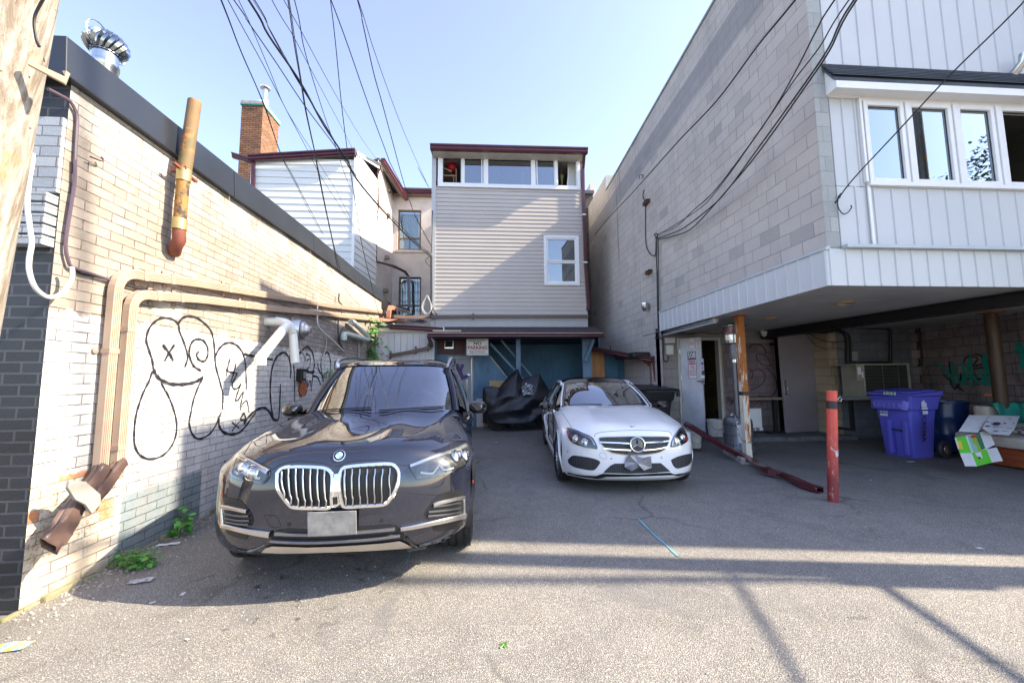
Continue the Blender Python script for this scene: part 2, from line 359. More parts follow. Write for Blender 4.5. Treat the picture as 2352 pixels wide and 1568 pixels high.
def leftwall():
    m, nt, b = mnew('painted_brick'); p = pos(nt); v, s = wallcoord(nt, 'X', p); v = wobble(nt, v, p, .006, 7)
    t = bricktex(nt, v, .215, .0735, .0042, (0, 0, 0), (1, 1, 1), (.5, .5, .5), smooth=.4)
    rnd = t.outputs['Color']; mort = t.outputs['Fac']; Y = s[1]; Z = s[2]
    n1 = noi(nt, p, 1.6, 6, .7); n2 = noi(nt, p, 7, 6, .75); n3 = noi(nt, p, 45, 5, .7)
    beige = mix(nt, rnd, (.285, .245, .205), (.38, .33, .28)); grey = mix(nt, rnd, (.20, .175, .165), (.31, .28, .26))
    # the beige coat greys towards the far end, white repair smears under the flashing
    far = ramp(nt, math_(nt, 'ADD', math_(nt, 'MULTIPLY', Y, .1), math_(nt, 'MULTIPLY', n1, .12)), .60, .66)
    low = ramp(nt, math_(nt, 'MULTIPLY', Z, .25), .66, .69, (1, 1, 1), (0, 0, 0))
    top = mix(nt, math_(nt, 'MULTIPLY', far, low), beige, grey)
    sm = math_(nt, 'MULTIPLY', ramp(nt, math_(nt, 'ADD', math_(nt, 'MULTIPLY', Z, .25), math_(nt, 'MULTIPLY', n2, .18)), .86, .95), ramp(nt, n1, .36, .52))
    top = mix(nt, math_(nt, 'MULTIPLY', sm, .85), top, (.56, .53, .47))
    def blob(cy, cz, r0, r1):
        d = N(nt, 'ShaderNodeVectorMath', operation='DISTANCE'); nt.links.new(p, d.inputs[0]); d.inputs[1].default_value = (-2.88, cy, cz)
        return ramp(nt, math_(nt, 'ADD', d.outputs['Value'], math_(nt, 'MULTIPLY', n2, .22)), r0, r1, (1, 1, 1), (0, 0, 0))
    top = mix(nt, blob(3.85, 2.22, .26, .32), top, (.58, .55, .48))
    white = mix(nt, rnd, (.52, .52, .525), (.60, .60, .60)); 
    wz = math_(nt, 'ADD', Z, math_(nt, 'MULTIPLY', math_(nt, 'SUBTRACT', n2, .5), .38))
    o = mix(nt, ramp(nt, math_(nt, 'MULTIPLY', wz, .25), .487, .494, (1, 1, 1), (0, 0, 0)), top, white)
    # low band: bare and flaking brick by the corner, a grey painted-out patch
    flk = mix(nt, ramp(nt, n2, .42, .5), (.62, .55, .44), mix(nt, rnd, (.60, .56, .5), (.72, .68, .62)))
    bare = mix(nt, ramp(nt, rnd, .80, .82), flk, (.55, .22, .10)); 
    bare = mix(nt, ramp(nt, n3, .5, .58), bare, (.42, .33, .20))
    bare = mix(nt, ramp(nt, math_(nt, 'MULTIPLY', Z, .5), .13, .2, (1, 1, 1), (0, 0, 0)), bare, mix(nt, rnd, (.50, .42, .34), (.60, .53, .44)))
    nearc = ramp(nt, math_(nt, 'ADD', math_(nt, 'MULTIPLY', Y, .2), math_(nt, 'MULTIPLY', n2, .04)), .70, .725, (1, 1, 1), (0, 0, 0))
    lowm = ramp(nt, math_(nt, 'ADD', math_(nt, 'MULTIPLY', Z, .5), math_(nt, 'MULTIPLY', n2, .09)), .46, .475, (1, 1, 1), (0, 0, 0))
    o = mix(nt, math_(nt, 'MULTIPLY', nearc, lowm), o, bare)
    g1 = ramp(nt, math_(nt, 'MULTIPLY', Y, .2), .7, .703); g2 = ramp(nt, math_(nt, 'MULTIPLY', Y, .2), .884, .887, (1, 1, 1), (0, 0, 0))
    g3 = ramp(nt, math_(nt, 'MULTIPLY', Z, .5), .285, .292, (1, 1, 1), (0, 0, 0))
    gp = math_(nt, 'MULTIPLY', math_(nt, 'MULTIPLY', g1, g2), g3)
    o = mix(nt, math_(nt, 'MULTIPLY', gp, ramp(nt, n2, .2, .5, (.75, .75, .75), (1, 1, 1))), o, (.19, .235, .26))
    o = mix(nt, math_(nt, 'MULTIPLY', ramp(nt, n3, .62, .66), .5), o, (.3, .28, .26))
    moss = ramp(nt, math_(nt, 'ADD', Z, math_(nt, 'MULTIPLY', n2, .2)), .16, .24, (1, 1, 1), (0, 0, 0))
    o = mix(nt, math_(nt, 'MULTIPLY', moss, .7), o, (.17, .16, .08))
    dm = math_(nt, 'MULTIPLY', mort, ramp(nt, n2, .36, .58, (.12, .12, .12), (1, 1, 1)))
    o = mix(nt, dm, o, mix(nt, .9, o, (.16, .14, .13), 'MULTIPLY'))
    gm = math_(nt, 'MULTIPLY', ramp(nt, noi(nt, comb(nt, 0, Y, math_(nt, 'MULTIPLY', Z, .3)), 2.6, 7, .75), .52, .68), .4); o = mix(nt, gm, o, (.27, .235, .20))
    o = mix(nt, .4, o, ramp(nt, noi(nt, p, 3.2, 8, .8), .36, .62, (.55, .53, .5), (1, 1, 1)), 'MULTIPLY')
    nt.links.new(o, b.inputs['Base Color']); b.inputs['Roughness'].default_value = .8
    h = math_(nt, 'ADD', math_(nt, 'MULTIPLY', mort, -1.0), math_(nt, 'MULTIPLY', n3, .5)); h = math_(nt, 'ADD', h, math_(nt, 'MULTIPLY', n2, .7))
    bump(nt, b, h, .8, .012); return m
m_lw = leftwall()
m_darkbrick = BR('black_painted_brick', 'Y', .215, .0735, .007, (.018, .02, .024), (.03, .034, .042), (.085, .088, .10), .5, .9, 50, .75)
LX = -2.88
bl = thing('brick_building', (LX-1, 3, 0), 'low painted brick building with graffiti, dark metal flashing and black corner end', 'building')
mb = MB(); mb.add([(LX, 2.84, -.1), (LX, 13.3, -.1), (LX, 13.3, 3.72), (LX, 2.84, 3.6)], [(0, 1, 2, 3)]); mb.build('side_wall', m_lw, bl)
mb = MB(); mb.add([(LX, 2.84, -.1), (LX-7, 2.84, -.1), (LX-7, 2.84, 3.6), (LX, 2.84, 3.6)], [(0, 1, 2, 3)]); mb.build('front_wall', m_darkbrick, bl)
mb = MB(); mb.box((LX-7, 2.9, 3.3), (LX-.02, 13.3, 3.42)); mb.add([(LX-7, 2.84, -.1), (LX-7, 13.3, -.1), (LX-7, 13.3, 3.6), (LX-7, 2.84, 3.6)], [(0, 1, 2, 3)])
mb.add([(LX, 13.3, -.1), (LX-7, 13.3, -.1), (LX-7, 13.3, 3.72), (LX, 13.3, 3.72)], [(0, 1, 2, 3)]); mb.build('roof', m_flash, bl)
mb = MB(); prf = [(2.74, 3.56, 3.84), (4.6, 3.565, 3.88), (6.75, 3.63, 3.93), (9.2, 3.66, 3.95), (11.4, 3.70, 3.99)]
x0, x1 = LX-.28, LX+.06
for (a, b) in zip(prf, prf[1:]):
    mb.hexa([(x0, a[0], a[1]), (x1, a[0], a[1]), (x1, b[0]-.012, b[1]), (x0, b[0]-.012, b[1]), (x0, a[0], a[2]), (x1-.02, a[0], a[2]), (x1-.02, b[0]-.012, b[2]), (x0, b[0]-.012, b[2])])
mb.box((LX-7, 2.74, 3.56), (x0-.003, 2.95, 3.84)); mb.build('flashing', m_flash, bl, bevel=.006)
mb = MB(); mb.hexa([(x0, 11.42, 3.5), (x1-.03, 11.42, 3.5), (x1-.03, 13.3, 3.38), (x0, 13.3, 3.38), (x0, 11.42, 3.93), (x1-.03, 11.42, 3.93), (x1-.03, 13.3, 3.72), (x0, 13.3, 3.72)])
mb.build('flashing', m_black, bl, bevel=.005)
# stepped pale corbel bricks on the black end
m_corb = BR('grey_corbel_brick', 'Y', .215, .0735, .005, (.36, .40, .45), (.48, .52, .56), (.2, .2, .2), .7, .6, 60)
mb = MB()
for i in range(5):
    z = 2.385+i*.0735; xx = LX-.012-(4-i)*.012
    xl_ = LX-.40-.03*i; mb.box((xl_, 2.76, z), (LX-.004, 2.838, z+.06))
mb.box((LX-.5, 2.815, 2.765), (LX-.003, 2.843, 3.3)); mb.build('corbel', m_corb, bl, bevel=.004)
# foundation stones with moss
mb = MB(); random.seed(4); y = 2.75
while y < 6.5:
    l = random.uniform(.05, .26); d = random.uniform(.005, .045); z = gz(y)
    mb.box((LX-.02, y, z-.05), (LX+d, y+l, z+random.uniform(.008, .05))); y += l+.015
m_found = M('mossy_stone', (.30, .27, .22), .9, col2=(.15, .15, .06), scale=5, bm=.6, bs=30); mb.build('footing', m_found, bl, bevel=.012)

# graffiti strokes on the wall, lying 3 mm proud of the brick
def spray(name, col, p0):
    m, nt, b = mnew(name); p = pos(nt); b.inputs['Base Color'].default_value = c4(col); b.inputs['Roughness'].default_value = .6
    s = sep(nt, p); t = bricktex(nt, wobble(nt, comb(nt, s[1], s[2]), p, .006, 7), .215, .0735, .0045, (0, 0, 0), (1, 1, 1), (.5, .5, .5), smooth=.3)
    a = math_(nt, 'MULTIPLY', ramp(nt, t.outputs['Fac'], .5, .9, (1, 1, 1), (.5, .5, .5)), ramp(nt, noi(nt, p, 38, 6, .8), p0, p0+.12, (.25, .25, .25), (1, 1, 1))); nt.links.new(a, b.inputs['Alpha']); return m
m_spray = spray('black_spray_paint', (.012, .012, .02), .27)
m_sprayg = M('dark_grey_spray_paint', (.045, .042, .055), .6, var=.3, scale=30)
def stroke(mb, key, pts, wd, n=7):
    mb.ribbon(crom([PX(*K(key, x, y), LX+.004) for x, y in pts], n), wd*1.08, (1, 0, 0), .2)
mb = MB()
S3 = [([(1700, 430), (1725, 340), (1700, 230), (1650, 100), (1640, 40), (1590, -5), (1500, -22), (1430, 10), (1370, 80), (1345, 180), (1365, 260), (1400, 370), (1410, 450)], .020),
 ([(1410, 450), (1440, 510), (1490, 555), (1570, 585), (1660, 590), (1750, 580), (1810, 560), (1868, 520)], .030),
 ([(1868, 520), (1820, 620), (1780, 730), (1755, 850), (1740, 950), (1770, 1050), (1830, 1090), (1920, 1050), (1980, 970), (2010, 900), (2035, 840)], .020),
 ([(1400, 470), (1370, 560), (1320, 660), (1280, 770), (1250, 880), (1235, 1020), (1240, 1150), (1290, 1240), (1380, 1275), (1480, 1250), (1560, 1180), (1610, 1080), (1625, 960), (1600, 830), (1550, 700), (1500, 610), (1480, 570)], .018),
 ([(1640, 30), (1680, -20), (1740, -35), (1810, -20), (1880, 30), (1940, 100), (1965, 200), (1975, 330), (1985, 430), (2020, 560), (2048, 680), (2045, 820)], .022),
 ([(1850, 465), (1790, 430), (1755, 370), (1740, 290), (1760, 210), (1810, 175), (1870, 190), (1908, 250), (1910, 320), (1880, 375), (1830, 365), (1808, 320), (1828, 285)], .022),
 ([(1495, 225), (1560, 310), (1592, 375)], .026), ([(1605, 225), (1560, 290), (1512, 378)], .022),
 ([(1975, 340), (2010, 270), (2060, 220), (2120, 208), (2180, 235), (2230, 300), (2255, 400), (2262, 520), (2265, 640)], .024),
 ([(2112, 355), (2095, 430), (2078, 520)], .02), ([(2168, 400), (2150, 480), (2120, 570)], .02), ([(2075, 450), (2110, 475), (2180, 485)], .018),
 ([(2180, 485), (2160, 530), (2135, 580), (2150, 630), (2190, 620), (2215, 580)], .02),
 ([(2215, 580), (2190, 650), (2165, 730), (2190, 730), (2235, 660), (2220, 740), (2205, 800)], .02),
 ([(2205, 830), (2230, 770), (2270, 745), (2290, 850)], .018),
 ([(2245, 845), (2210, 910), (2255, 910), (2245, 850)], .024), ([(2130, 935), (2200, 995)], .026), ([(2200, 930), (2130, 1020)], .024),
 ([(2010, 900), (2015, 970), (2050, 1025), (2120, 1048), (2200, 1030), (2260, 970), (2310, 900), (2350, 850)], .028)]
for pts, wd in S3: stroke(mb, 'C3', pts, wd)
S6 = [([(180, 1200), (230, 1130), (300, 1070), (370, 1050), (420, 1090), (450, 1150), (495, 1160), (510, 1080), (515, 950), (520, 830)], .032),
 ([(450, 1150), (430, 1000), (425, 850), (440, 700), (470, 610), (510, 560), (560, 545), (600, 600), (615, 700), (610, 780)], .034),
 ([(185, 555), (240, 570), (285, 578)], .03), ([(375, 598), (450, 608)], .04), ([(640, 650), (650, 800), (650, 1000)], .03),
 ([(600, 575), (680, 560), (760, 490), (810, 540), (830, 640), (820, 720), (800, 900)], .036),
 ([(740, 620), (760, 560), (790, 580), (790, 650), (760, 700), (750, 640), (785, 600)], .028),
 ([(750, 710), (800, 725), (832, 715)], .045), ([(755, 700), (750, 800), (755, 880)], .03), ([(765, 790), (765, 860), (790, 800), (795, 860)], .028),
 ([(930, 560), (950, 540), (975, 600), (980, 700), (960, 790)], .036), ([(905, 560), (890, 640), (900, 740), (915, 810)], .03),
 ([(860, 640), (870, 700), (910, 760)], .03), ([(1020, 700), (1015, 650), (1035, 615), (1045, 660)], .034), ([(820, 760), (860, 770), (890, 840)], .03)]
for pts, wd in S6: stroke(mb, 'C6', pts, wd)
mb.build('graffiti', m_spray, bl)
# flared bare patch low on the wall where render has broken away
mb = MB(); cP = [(690, 810), (720, 800), (750, 840), (758, 900), (740, 930), (700, 948), (680, 900), (683, 850)]
mb.prism([PX(*K('C6', x, y), LX+.002) for x, y in cP], (.02, 0, 0)); mb.build('broken_brick', M('broken_orange_brick', (.42, .13, .05), .9, col2=(.16, .05, .02), scale=12, bm=.8, bs=30), bl, bevel=.006)
def siding(mb, o, ax, width, z0, z1, ex, d, nrm, left=None, right=None):
    """horizontal lapped boards: o = (x, y) at the left foot, ax = unit along the wall, nrm = outward; left/right = optional f(z) trims"""
    ax = Vector(ax); nrm = Vector(nrm); n = int((z1-z0)/ex+.999)
    for i in range(n):
        a = z0+i*ex; b = min(z1, a+ex); l = left(a) if left else 0; r = right(a) if right else width
        P = lambda s, z, q: Vector((o[0], o[1], 0))+ax*s+Vector((0, 0, z))+nrm*q
        mb.grid([[P(l, a, 0), P(r, a, 0)], [P(l, a, d), P(r, a, d)], [P(l, a+ex*.32, d*.75), P(r, a+ex*.32, d*.75)], [P(l, b, 0), P(r, b, 0)]])
def XY(u, v, Y): return PY(u, v, Y)
HY = 12.0; hx0 = PY(990, 600, HY).x; hx1 = PY(1346, 600, HY).x
zt = PY(1170, 352, HY).z; zb = PY(1170, 752, HY).z
hs = thing('sided_house', ((hx0+hx1)/2, HY, 0), 'grey vinyl sided house with burgundy gutter and a row of upper windows', 'house')
m_sid = M('grey_vinyl_siding', (.48, .435, .385), .45, var=.08, scale=.8)
m_sid2 = M('pale_grey_trim', (.46, .47, .47), .45, var=.08)
wy0 = PY(1170, 431, HY).z
lw = [PY(*K('C8', x, y), HY) for x, y in ((1073, 940), (1405, 1400))]; fx0, fx1, fz1, fz0 = lw[0].x, lw[1].x, lw[0].z, lw[1].z
mb = MB(); zs0 = PY(1170, 722, HY).z
X = (1, 0, 0); NY = (0, -1, 0)
for (a, b, c, d) in ((hx0+.13, hx1-.05, zs0, fz0), (hx0+.13, fx0, fz0, fz1), (fx1, hx1-.05, fz0, fz1), (hx0+.13, hx1-.05, fz1, wy0)):
    n = max(1, round((d-c)/.123)); siding(mb, (a, HY), X, b-a, c, d, (d-c)/n, .016, NY)
mb.build('siding', m_sid, hs)
mb = MB(); mb.box((hx0, HY-.035, zb), (hx0+.13, HY+.1, zt)); mb.box((hx1-.05, HY-.03, zb), (hx1, HY+.1, zt)); mb.box((hx0+.14, HY-.02, zb), (hx1-.052, HY+.05, zs0-.004))
mb.box((hx0+.14, HY-.045, zb+.24), (hx1-.052, HY-.021, zb+.30)); mb.build('corner_trim', m_sid2, hs)
mb = MB(); x_a, x_b = hx0+.02, hx1-.02
mb.box((x_a, HY+.1, 2.4), (x_a+.05, 18, zt)); mb.box((x_b-.05, HY+.1, 2.4), (x_b, 18, zt)); mb.box((x_a+.06, 17.9, 2.4), (x_b-.06, 18, zt)); mb.build('wall', m_sid2, hs)
rz0, rz1 = PY(990, 334, HY-.4).z, PY(1350, 343, HY-.4).z
gx0, gx1 = PY(988, 340, HY-.42).x, PY(1350, 345, HY-.42).x
mb = MB(); e = HY-.35
mb.hexa([(gx0, e, rz0-.10), (gx1, e, rz1-.10), (gx1, 18.2, rz1+.35), (gx0, 18.2, rz0+.35), (gx0, e, rz0-.02), (gx1, e, rz1-.02), (gx1, 18.2, rz1+.45), (gx0, 18.2, rz0+.45)])
mb.build('roof', M('dark_roofing', (.05, .05, .06), .8), hs)
mb = MB(); mb.box((x_a+.06, HY+.12, zt-.12), (x_b-.06, 17.8, zt-.08)); mb.hexa([(gx0+.05, e+.02, rz0-.17), (gx1-.05, e+.02, rz1-.17), (gx1-.05, HY-.04, rz1-.2), (gx0+.05, HY-.04, rz0-.2), (gx0+.05, e+.02, rz0-.12), (gx1-.05, e+.02, rz1-.12), (gx1-.05, HY-.04, rz1-.12), (gx0+.05, HY-.04, rz0-.12)])
mb.build('soffit', m_cream, hs)
def gutter(mb, p, q, r=.06, h=.11, out=(0, -1, 0)):
    p = Vector(p); q = Vector(q); o = Vector(out); up = Vector((0, 0, 1))
    prof = [(0, 0), (0, -h), (r*.9, -h), (r*1.35, -h*.75), (r*1.3, -h*.45), (r*1.75, -h*.2), (r*1.8, 0), (r*1.65, 0), (r*1.2, -h*.4), (r*1.2, -h*.65), (r*.8, -h*.88), (r*.12, -h*.88), (r*.12, 0)]
    n = len(prof); vs = [p+o*a+up*b for a, b in prof]+[q+o*a+up*b for a, b in prof]
    mb.add(vs, [(i, (i+1) % n, n+(i+1) % n, n+i) for i in range(n)]+[tuple(range(7)), tuple(range(n, n+7))])
mb = MB(); gutter(mb, (gx0, e-.002, rz0+.02), (gx1, e-.002, rz1+.02), .075, .17); mb.build('gutter', m_burg, hs)
# downspout with pale straps
dsp = [K('C8', 1428, 195), K('C8', 1436, 330), K('C8', 1440, 600), K('C8', 1450, 900), K('C8', 1458, 1180), K('C8', 1478, 1500), (1351, 700), (1350, 712)]
mb = MB(); P = [PY(u, v, HY-.09) for u, v in dsp]; P[0].y = e-.06; mb.path(P, .09, .075, (0, 1, 0)); dso = mb.build('downspout', m_burg, hs, bevel=.006)
for k in (750, 1187):
    mb = MB(); c = PY(*K('C8', 1443+(k-750)*.03, k), HY-.09); mb.box((c.x-.056, c.y-.05, c.z-.02), (c.x+.056, c.y+.06, c.z+.02)); mb.build('strap', m_white, dso)
# upper window row
def rectP(key, x0, y0, x1, y1, Y): a = PY(*K(key, x0, y0), Y); b = PY(*K(key, x1, y1), Y); return a.x, b.x, b.z, a.z   # x0,x1,z0,z1
uz0, uz1 = PY(1170, 434, HY).z, PY(1170, 356, HY).z; ux0, ux1 = PY(1006, 400, HY).x, PY(1332, 400, HY).x
pan = [(143, 322), (343, 528), (565, 957), (992, 1175), (1197, 1378)]
pz0, pz1 = PY(1170, 427, HY).z+.02, PY(1170, 366, HY).z+.02
fr = MB(); xs_ = [ux0]+[c for p in pan for c in (PY(*K('C8', p[0], 350), HY).x, PY(*K('C8', p[1], 350), HY).x)]+[ux1]
fr.box((ux0, HY-.06, uz0), (ux1, HY+.06, pz0)); fr.box((ux0, HY-.06, pz1), (ux1, HY+.06, uz1))
for i in range(0, len(xs_), 2): fr.box((xs_[i], HY-.058, pz0-.001), (xs_[i+1], HY+.058, pz1+.001))
wr = fr.build('window', m_white, hs, bevel=.008)
fr = MB()
for i in (0, 1, 3, 4):
    a, b = xs_[2*i+1], xs_[2*i+2]; s = .025
    fr.box((a, HY-.03, pz0), (a+s, HY+.02, pz1)); fr.box((b-s, HY-.03, pz0), (b, HY+.02, pz1)); fr.box((a+s, HY-.03, pz0), (b-s, HY+.02, pz0+s)); fr.box((a+s, HY-.03, pz1-s), (b-s, HY+.02, pz1))
    if i in (1, 3):
        xx = b-s-.06 if i == 1 else a+s+.03; fr.box((xx, HY-.04, pz0+s), (xx+.03, HY-.01, pz1-s))
fr.build('sash', m_white, wr, bevel=.004)
for i in (1, 2, 3):
    mb = MB(); mb.box((xs_[2*i+1], HY, pz0), (xs_[2*i+2], HY+.006, pz1)); mb.build('pane', m_glass, wr)
# room behind
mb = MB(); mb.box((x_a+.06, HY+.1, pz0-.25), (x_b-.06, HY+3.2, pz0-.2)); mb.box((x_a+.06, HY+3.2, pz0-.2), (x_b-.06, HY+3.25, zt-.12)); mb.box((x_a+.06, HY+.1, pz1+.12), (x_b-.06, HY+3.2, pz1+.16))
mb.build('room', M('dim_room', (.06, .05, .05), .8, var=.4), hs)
# lower window
mb = MB(); t = .12
def frame(mb, x0, x1, z0, z1, y0, y1, t):
    mb.box((x0, y0, z0), (x0+t, y1, z1)); mb.box((x1-t, y0, z0), (x1, y1, z1)); mb.box((x0+t, y0, z0), (x1-t, y1, z0+t)); mb.box((x0+t, y0, z1-t), (x1-t, y1, z1))
frame(mb, fx0, fx1, fz0, fz1, HY-.05, HY+.06, .085); w2 = mb.build('window', m_white, hs, bevel=.008)
mz = PY(*K('C8', 1240, 1180), HY).z
mb = MB(); frame(mb, fx0+.085, fx1-.085, mz, fz1-.085, HY-.03, HY+.02, .045); frame(mb, fx0+.085, fx1-.085, fz0+.085, mz-.003, HY-.015, HY+.04, .05); mb.build('sash', m_white, w2, bevel=.004)
mb = MB(); mb.box((fx0+.1, HY, mz), (fx1-.1, HY+.005, fz1-.1)); mb.build('pane', m_glass, w2)
mb = MB(); mb.box((fx0+.1, HY+.012, fz0+.1), (fx1-.1, HY+.017, mz)); mb.build('pane', m_glass, w2)
mb = MB(); mb.box((fx0-.3, HY+.9, fz0-.3), (fx1+.1, HY+.95, fz1+.3)); mb.build('inner_wall', M('dim_blue_wall', (.1, .13, .17), .8), hs)
# things seen behind the glass
def inside(name, label, cat, mat, fn, group=None):
    mb = MB(); fn(mb); o = mb.build(name, mat, smooth=True); return tag(o, label, cat, group)
m_mac = M('cotton_cord', (.72, .70, .66), .9, var=.2, scale=60, bm=.6, bs=120)
c = PY(*K('C8', 623, 400), HY+.35)
def mac(mb):
    mb.lathe([(.02, .55), (.10, .44), (.135, .40), (.14, .28), (.125, .25), (.165, .22), (.17, .1), (.145, .06), (.14, 0), (.12, 0), (.12, .35), (.02, .5)], (c.x, c.y, c.z-.1), n=20, cap=False)
    for k in range(22):
        a = k*math.pi/11; q = Vector((c.x+.125*math.cos(a), c.y+.125*math.sin(a), c.z-.1)); mb.tube([q, q-Vector((0, 0, .48+.06*math.sin(k*2.3)))], .012, 5)
    mb.tube([(c.x, c.y, c.z+.4), (c.x, c.y, pz1+.13)], .008, 5)
inside('macrame_lampshade', 'white macrame hanging shade with long fringe behind the middle upper window', 'lampshade', m_mac, mac)
c2_ = PY(*K('C8', 880, 390), HY+.35)
def ph(mb):
    mb.ball(c2_, .1, 12, (1, 1, .85)); mb.tube([c2_+Vector((0, 0, .05)), (c2_.x, c2_.y, pz1+.13)], .012, 5); mb.tube([c2_-Vector((0, 0, .08)), c2_-Vector((0, 0, .45))], .022, 6)
    for k in range(4): a = k*1.57; mb.tube([c2_+Vector((.09*math.cos(a), .09*math.sin(a), 0)), c2_+Vector((0, 0, .32))], .008, 4)
inside('hanging_planter', 'small white hanging planter on cords behind the middle upper window', 'planter', m_mac, ph)
b1 = PY(*K('C8', 232, 312), HY+.5)
inside('red_ball', 'red ball seen through the open leftmost upper window', 'ball', M('red_rubber', (.5, .02, .03), .4), lambda m_: m_.ball(b1, .17, 20))
sh = PY(*K('C8', 185, 385), HY+.35)
def shelf(mb):
    mb.box((sh.x-.3, sh.y, sh.z-.03), (sh.x+.3, sh.y+.5, sh.z+.02)); mb.bar(sh+Vector((-.25, .1, .3)), sh+Vector((.15, .1, .12)), .25, .05); mb.bar(sh+Vector((.3, -.05, -.4)), sh+Vector((.3, -.05, .2)), .03, .03); mb.bar(sh+Vector((.22, .0, -.4)), sh+Vector((.22, 0, 0)), .03, .03)
inside('shelf', 'cluttered wooden shelf inside the open leftmost upper window', 'shelf', M('pale_wood', (.38, .26, .17), .6), shelf)
bd = PY(*K('C8', 1338, 390), HY+.3)
inside('white_board', 'white rounded board leaning inside the open rightmost upper window', 'board', m_white, lambda m_: m_.box((bd.x-.15, bd.y, bd.z-.45), (bd.x+.17, bd.y+.04, bd.z+.4)))
pk = PY(*K('C8', 1240, 400), HY+.3)
def pl2(mb): mb.ball(pk, .07, 10, (1, 1, 1.3)); mb.tube([pk, (pk.x, pk.y, pz1+.1)], .01, 4); mb.tube([pk, pk-Vector((0, 0, .3))], [.06, .02], 6)
inside('hanging_plant', 'green plant hanging inside the open rightmost upper window', 'plant', M('leaf_green', (.06, .2, .06), .6, col2=(.3, .08, .06)), pl2)
b4 = PY(*K('C8', 1300, 400), HY+.2)
inside('plank', 'pale plank leaning in the open rightmost upper window', 'plank', m_white, lambda m_: m_.bar((b4.x-.05, b4.y, b4.z-.42), (b4.x+.03, b4.y, b4.z+.3), .05, .03))
for k, (cx, cy, hgt, colr) in enumerate(((1272, 1310, .36, (.1, .55, .3)), (1256, 1330, .28, (.4, .5, .2)), (1290, 1320, .3, (.06, .3, .2)))):
    q = PY(*K('C8', cx, cy), HY+.25)
    inside('bottle', ('tallest bright green', 'short yellow green', 'dark green')[k]+' bottle standing behind the lower house window', 'bottle', M('bottle_%d' % k, colr, .2), lambda m_: m_.lathe([(.035, -.1), (.035, hgt-.2), (.014, hgt-.12), (.014, hgt-.05)], (q.x, q.y, q.z), n=12), 'bottles behind the lower house window')

def shinglemat():
    m, nt, b = mnew('asphalt_shingles'); p = pos(nt); s = sep(nt, p); v = comb(nt, s[0], s[1]); v = wobble(nt, v, p, .01, 4)
    t = bricktex(nt, v, .3, .14, .012, (.045, .032, .036), (.09, .068, .07), (.012, .01, .01), smooth=.2)
    o = mix(nt, .4, t.outputs['Color'], ramp(nt, noi(nt, p, 150, 3, .8), .3, .7, (.4, .4, .4), (1, 1, 1)), 'MULTIPLY')
    nt.links.new(o, b.inputs['Base Color']); b.inputs['Roughness'].default_value = .9; bump(nt, b, math_(nt, 'MULTIPLY', t.outputs['Fac'], -1.0), .9, .012); return m
m_shingle = shinglemat()
DW = 11.15; EY = 10.3
lt = thing('porch', (1, DW, .2), 'blue painted porch under a shingled lean-to roof below the grey house', 'porch')
ex0, ex1 = PY(985, 770, EY).x, PY(1383, 772, EY).x; ez = PY(1180, 771, EY).z+.02; tx0, tx1 = PY(1020, 750, HY-.07).x, PY(1370, 752, HY-.07).x; tz = PY(1180, 752, HY-.07).z
mb = MB(); mb.hexa([(ex0, EY, ez), (ex1, EY, ez), (tx1, HY-.07, tz-.04), (tx0, HY-.07, tz-.04), (ex0, EY, ez+.04), (ex1, EY, ez+.04), (tx1, HY-.07, tz), (tx0, HY-.07, tz)])
rf = mb.build('roof', m_shingle, lt)
mb = MB(); sl_ = (tz-ez-.04)/(HY-.07-EY)
for r_ in range(9):
    y = EY+.0+r_*.19; z = ez+.04+sl_*(y-EY); f_ = r_*.19/(HY-.07-EY); a = ex0+(tx0-ex0)*f_+.02; b = ex1+(tx1-ex1)*f_-.02; xx = a; k = 0
    while xx < b-.05:
        w_ = min(.3-(.15 if k == 0 and r_ % 2 else 0), b-xx)
        j = random.uniform(0, .006); mb.hexa([(xx+.004, y-.02, z+.004+j), (xx+w_-.004, y-.02, z+.004+j), (xx+w_-.004, y+.19, z+sl_*.2+.006), (xx+.004, y+.19, z+sl_*.2+.006), (xx+.004, y-.02, z+.018+j), (xx+w_-.004, y-.02, z+.018+j), (xx+w_-.004, y+.19, z+sl_*.2+.012), (xx+.004, y+.19, z+sl_*.2+.012)]); xx += w_; k += 1
mb.build('shingles', M('shingle_tabs', (.085, .062, .066), .9, col2=(.045, .032, .036), scale=14, bm=.5, bs=150), lt)
mb = MB(); gutter(mb, (ex0-.02, EY-.022, ez+.03), (ex1+.02, EY-.022, ez+.03), .06, .10); mb.build('gutter', m_burg, lt)
mb = MB(); mb.box((ex0-.02, EY-.128, ez+.034), (ex1, EY-.02, ez+.046)); q0 = PY(*K('E4', 1035, 655), EY+.2); q1 = PY(*K('E4', 1520, 665), EY+.2); mb.box((q0.x, EY+.1, ez+.1), (q1.x, EY+.45, ez+.14)); mb.build('drip_edge', m_cream, lt)
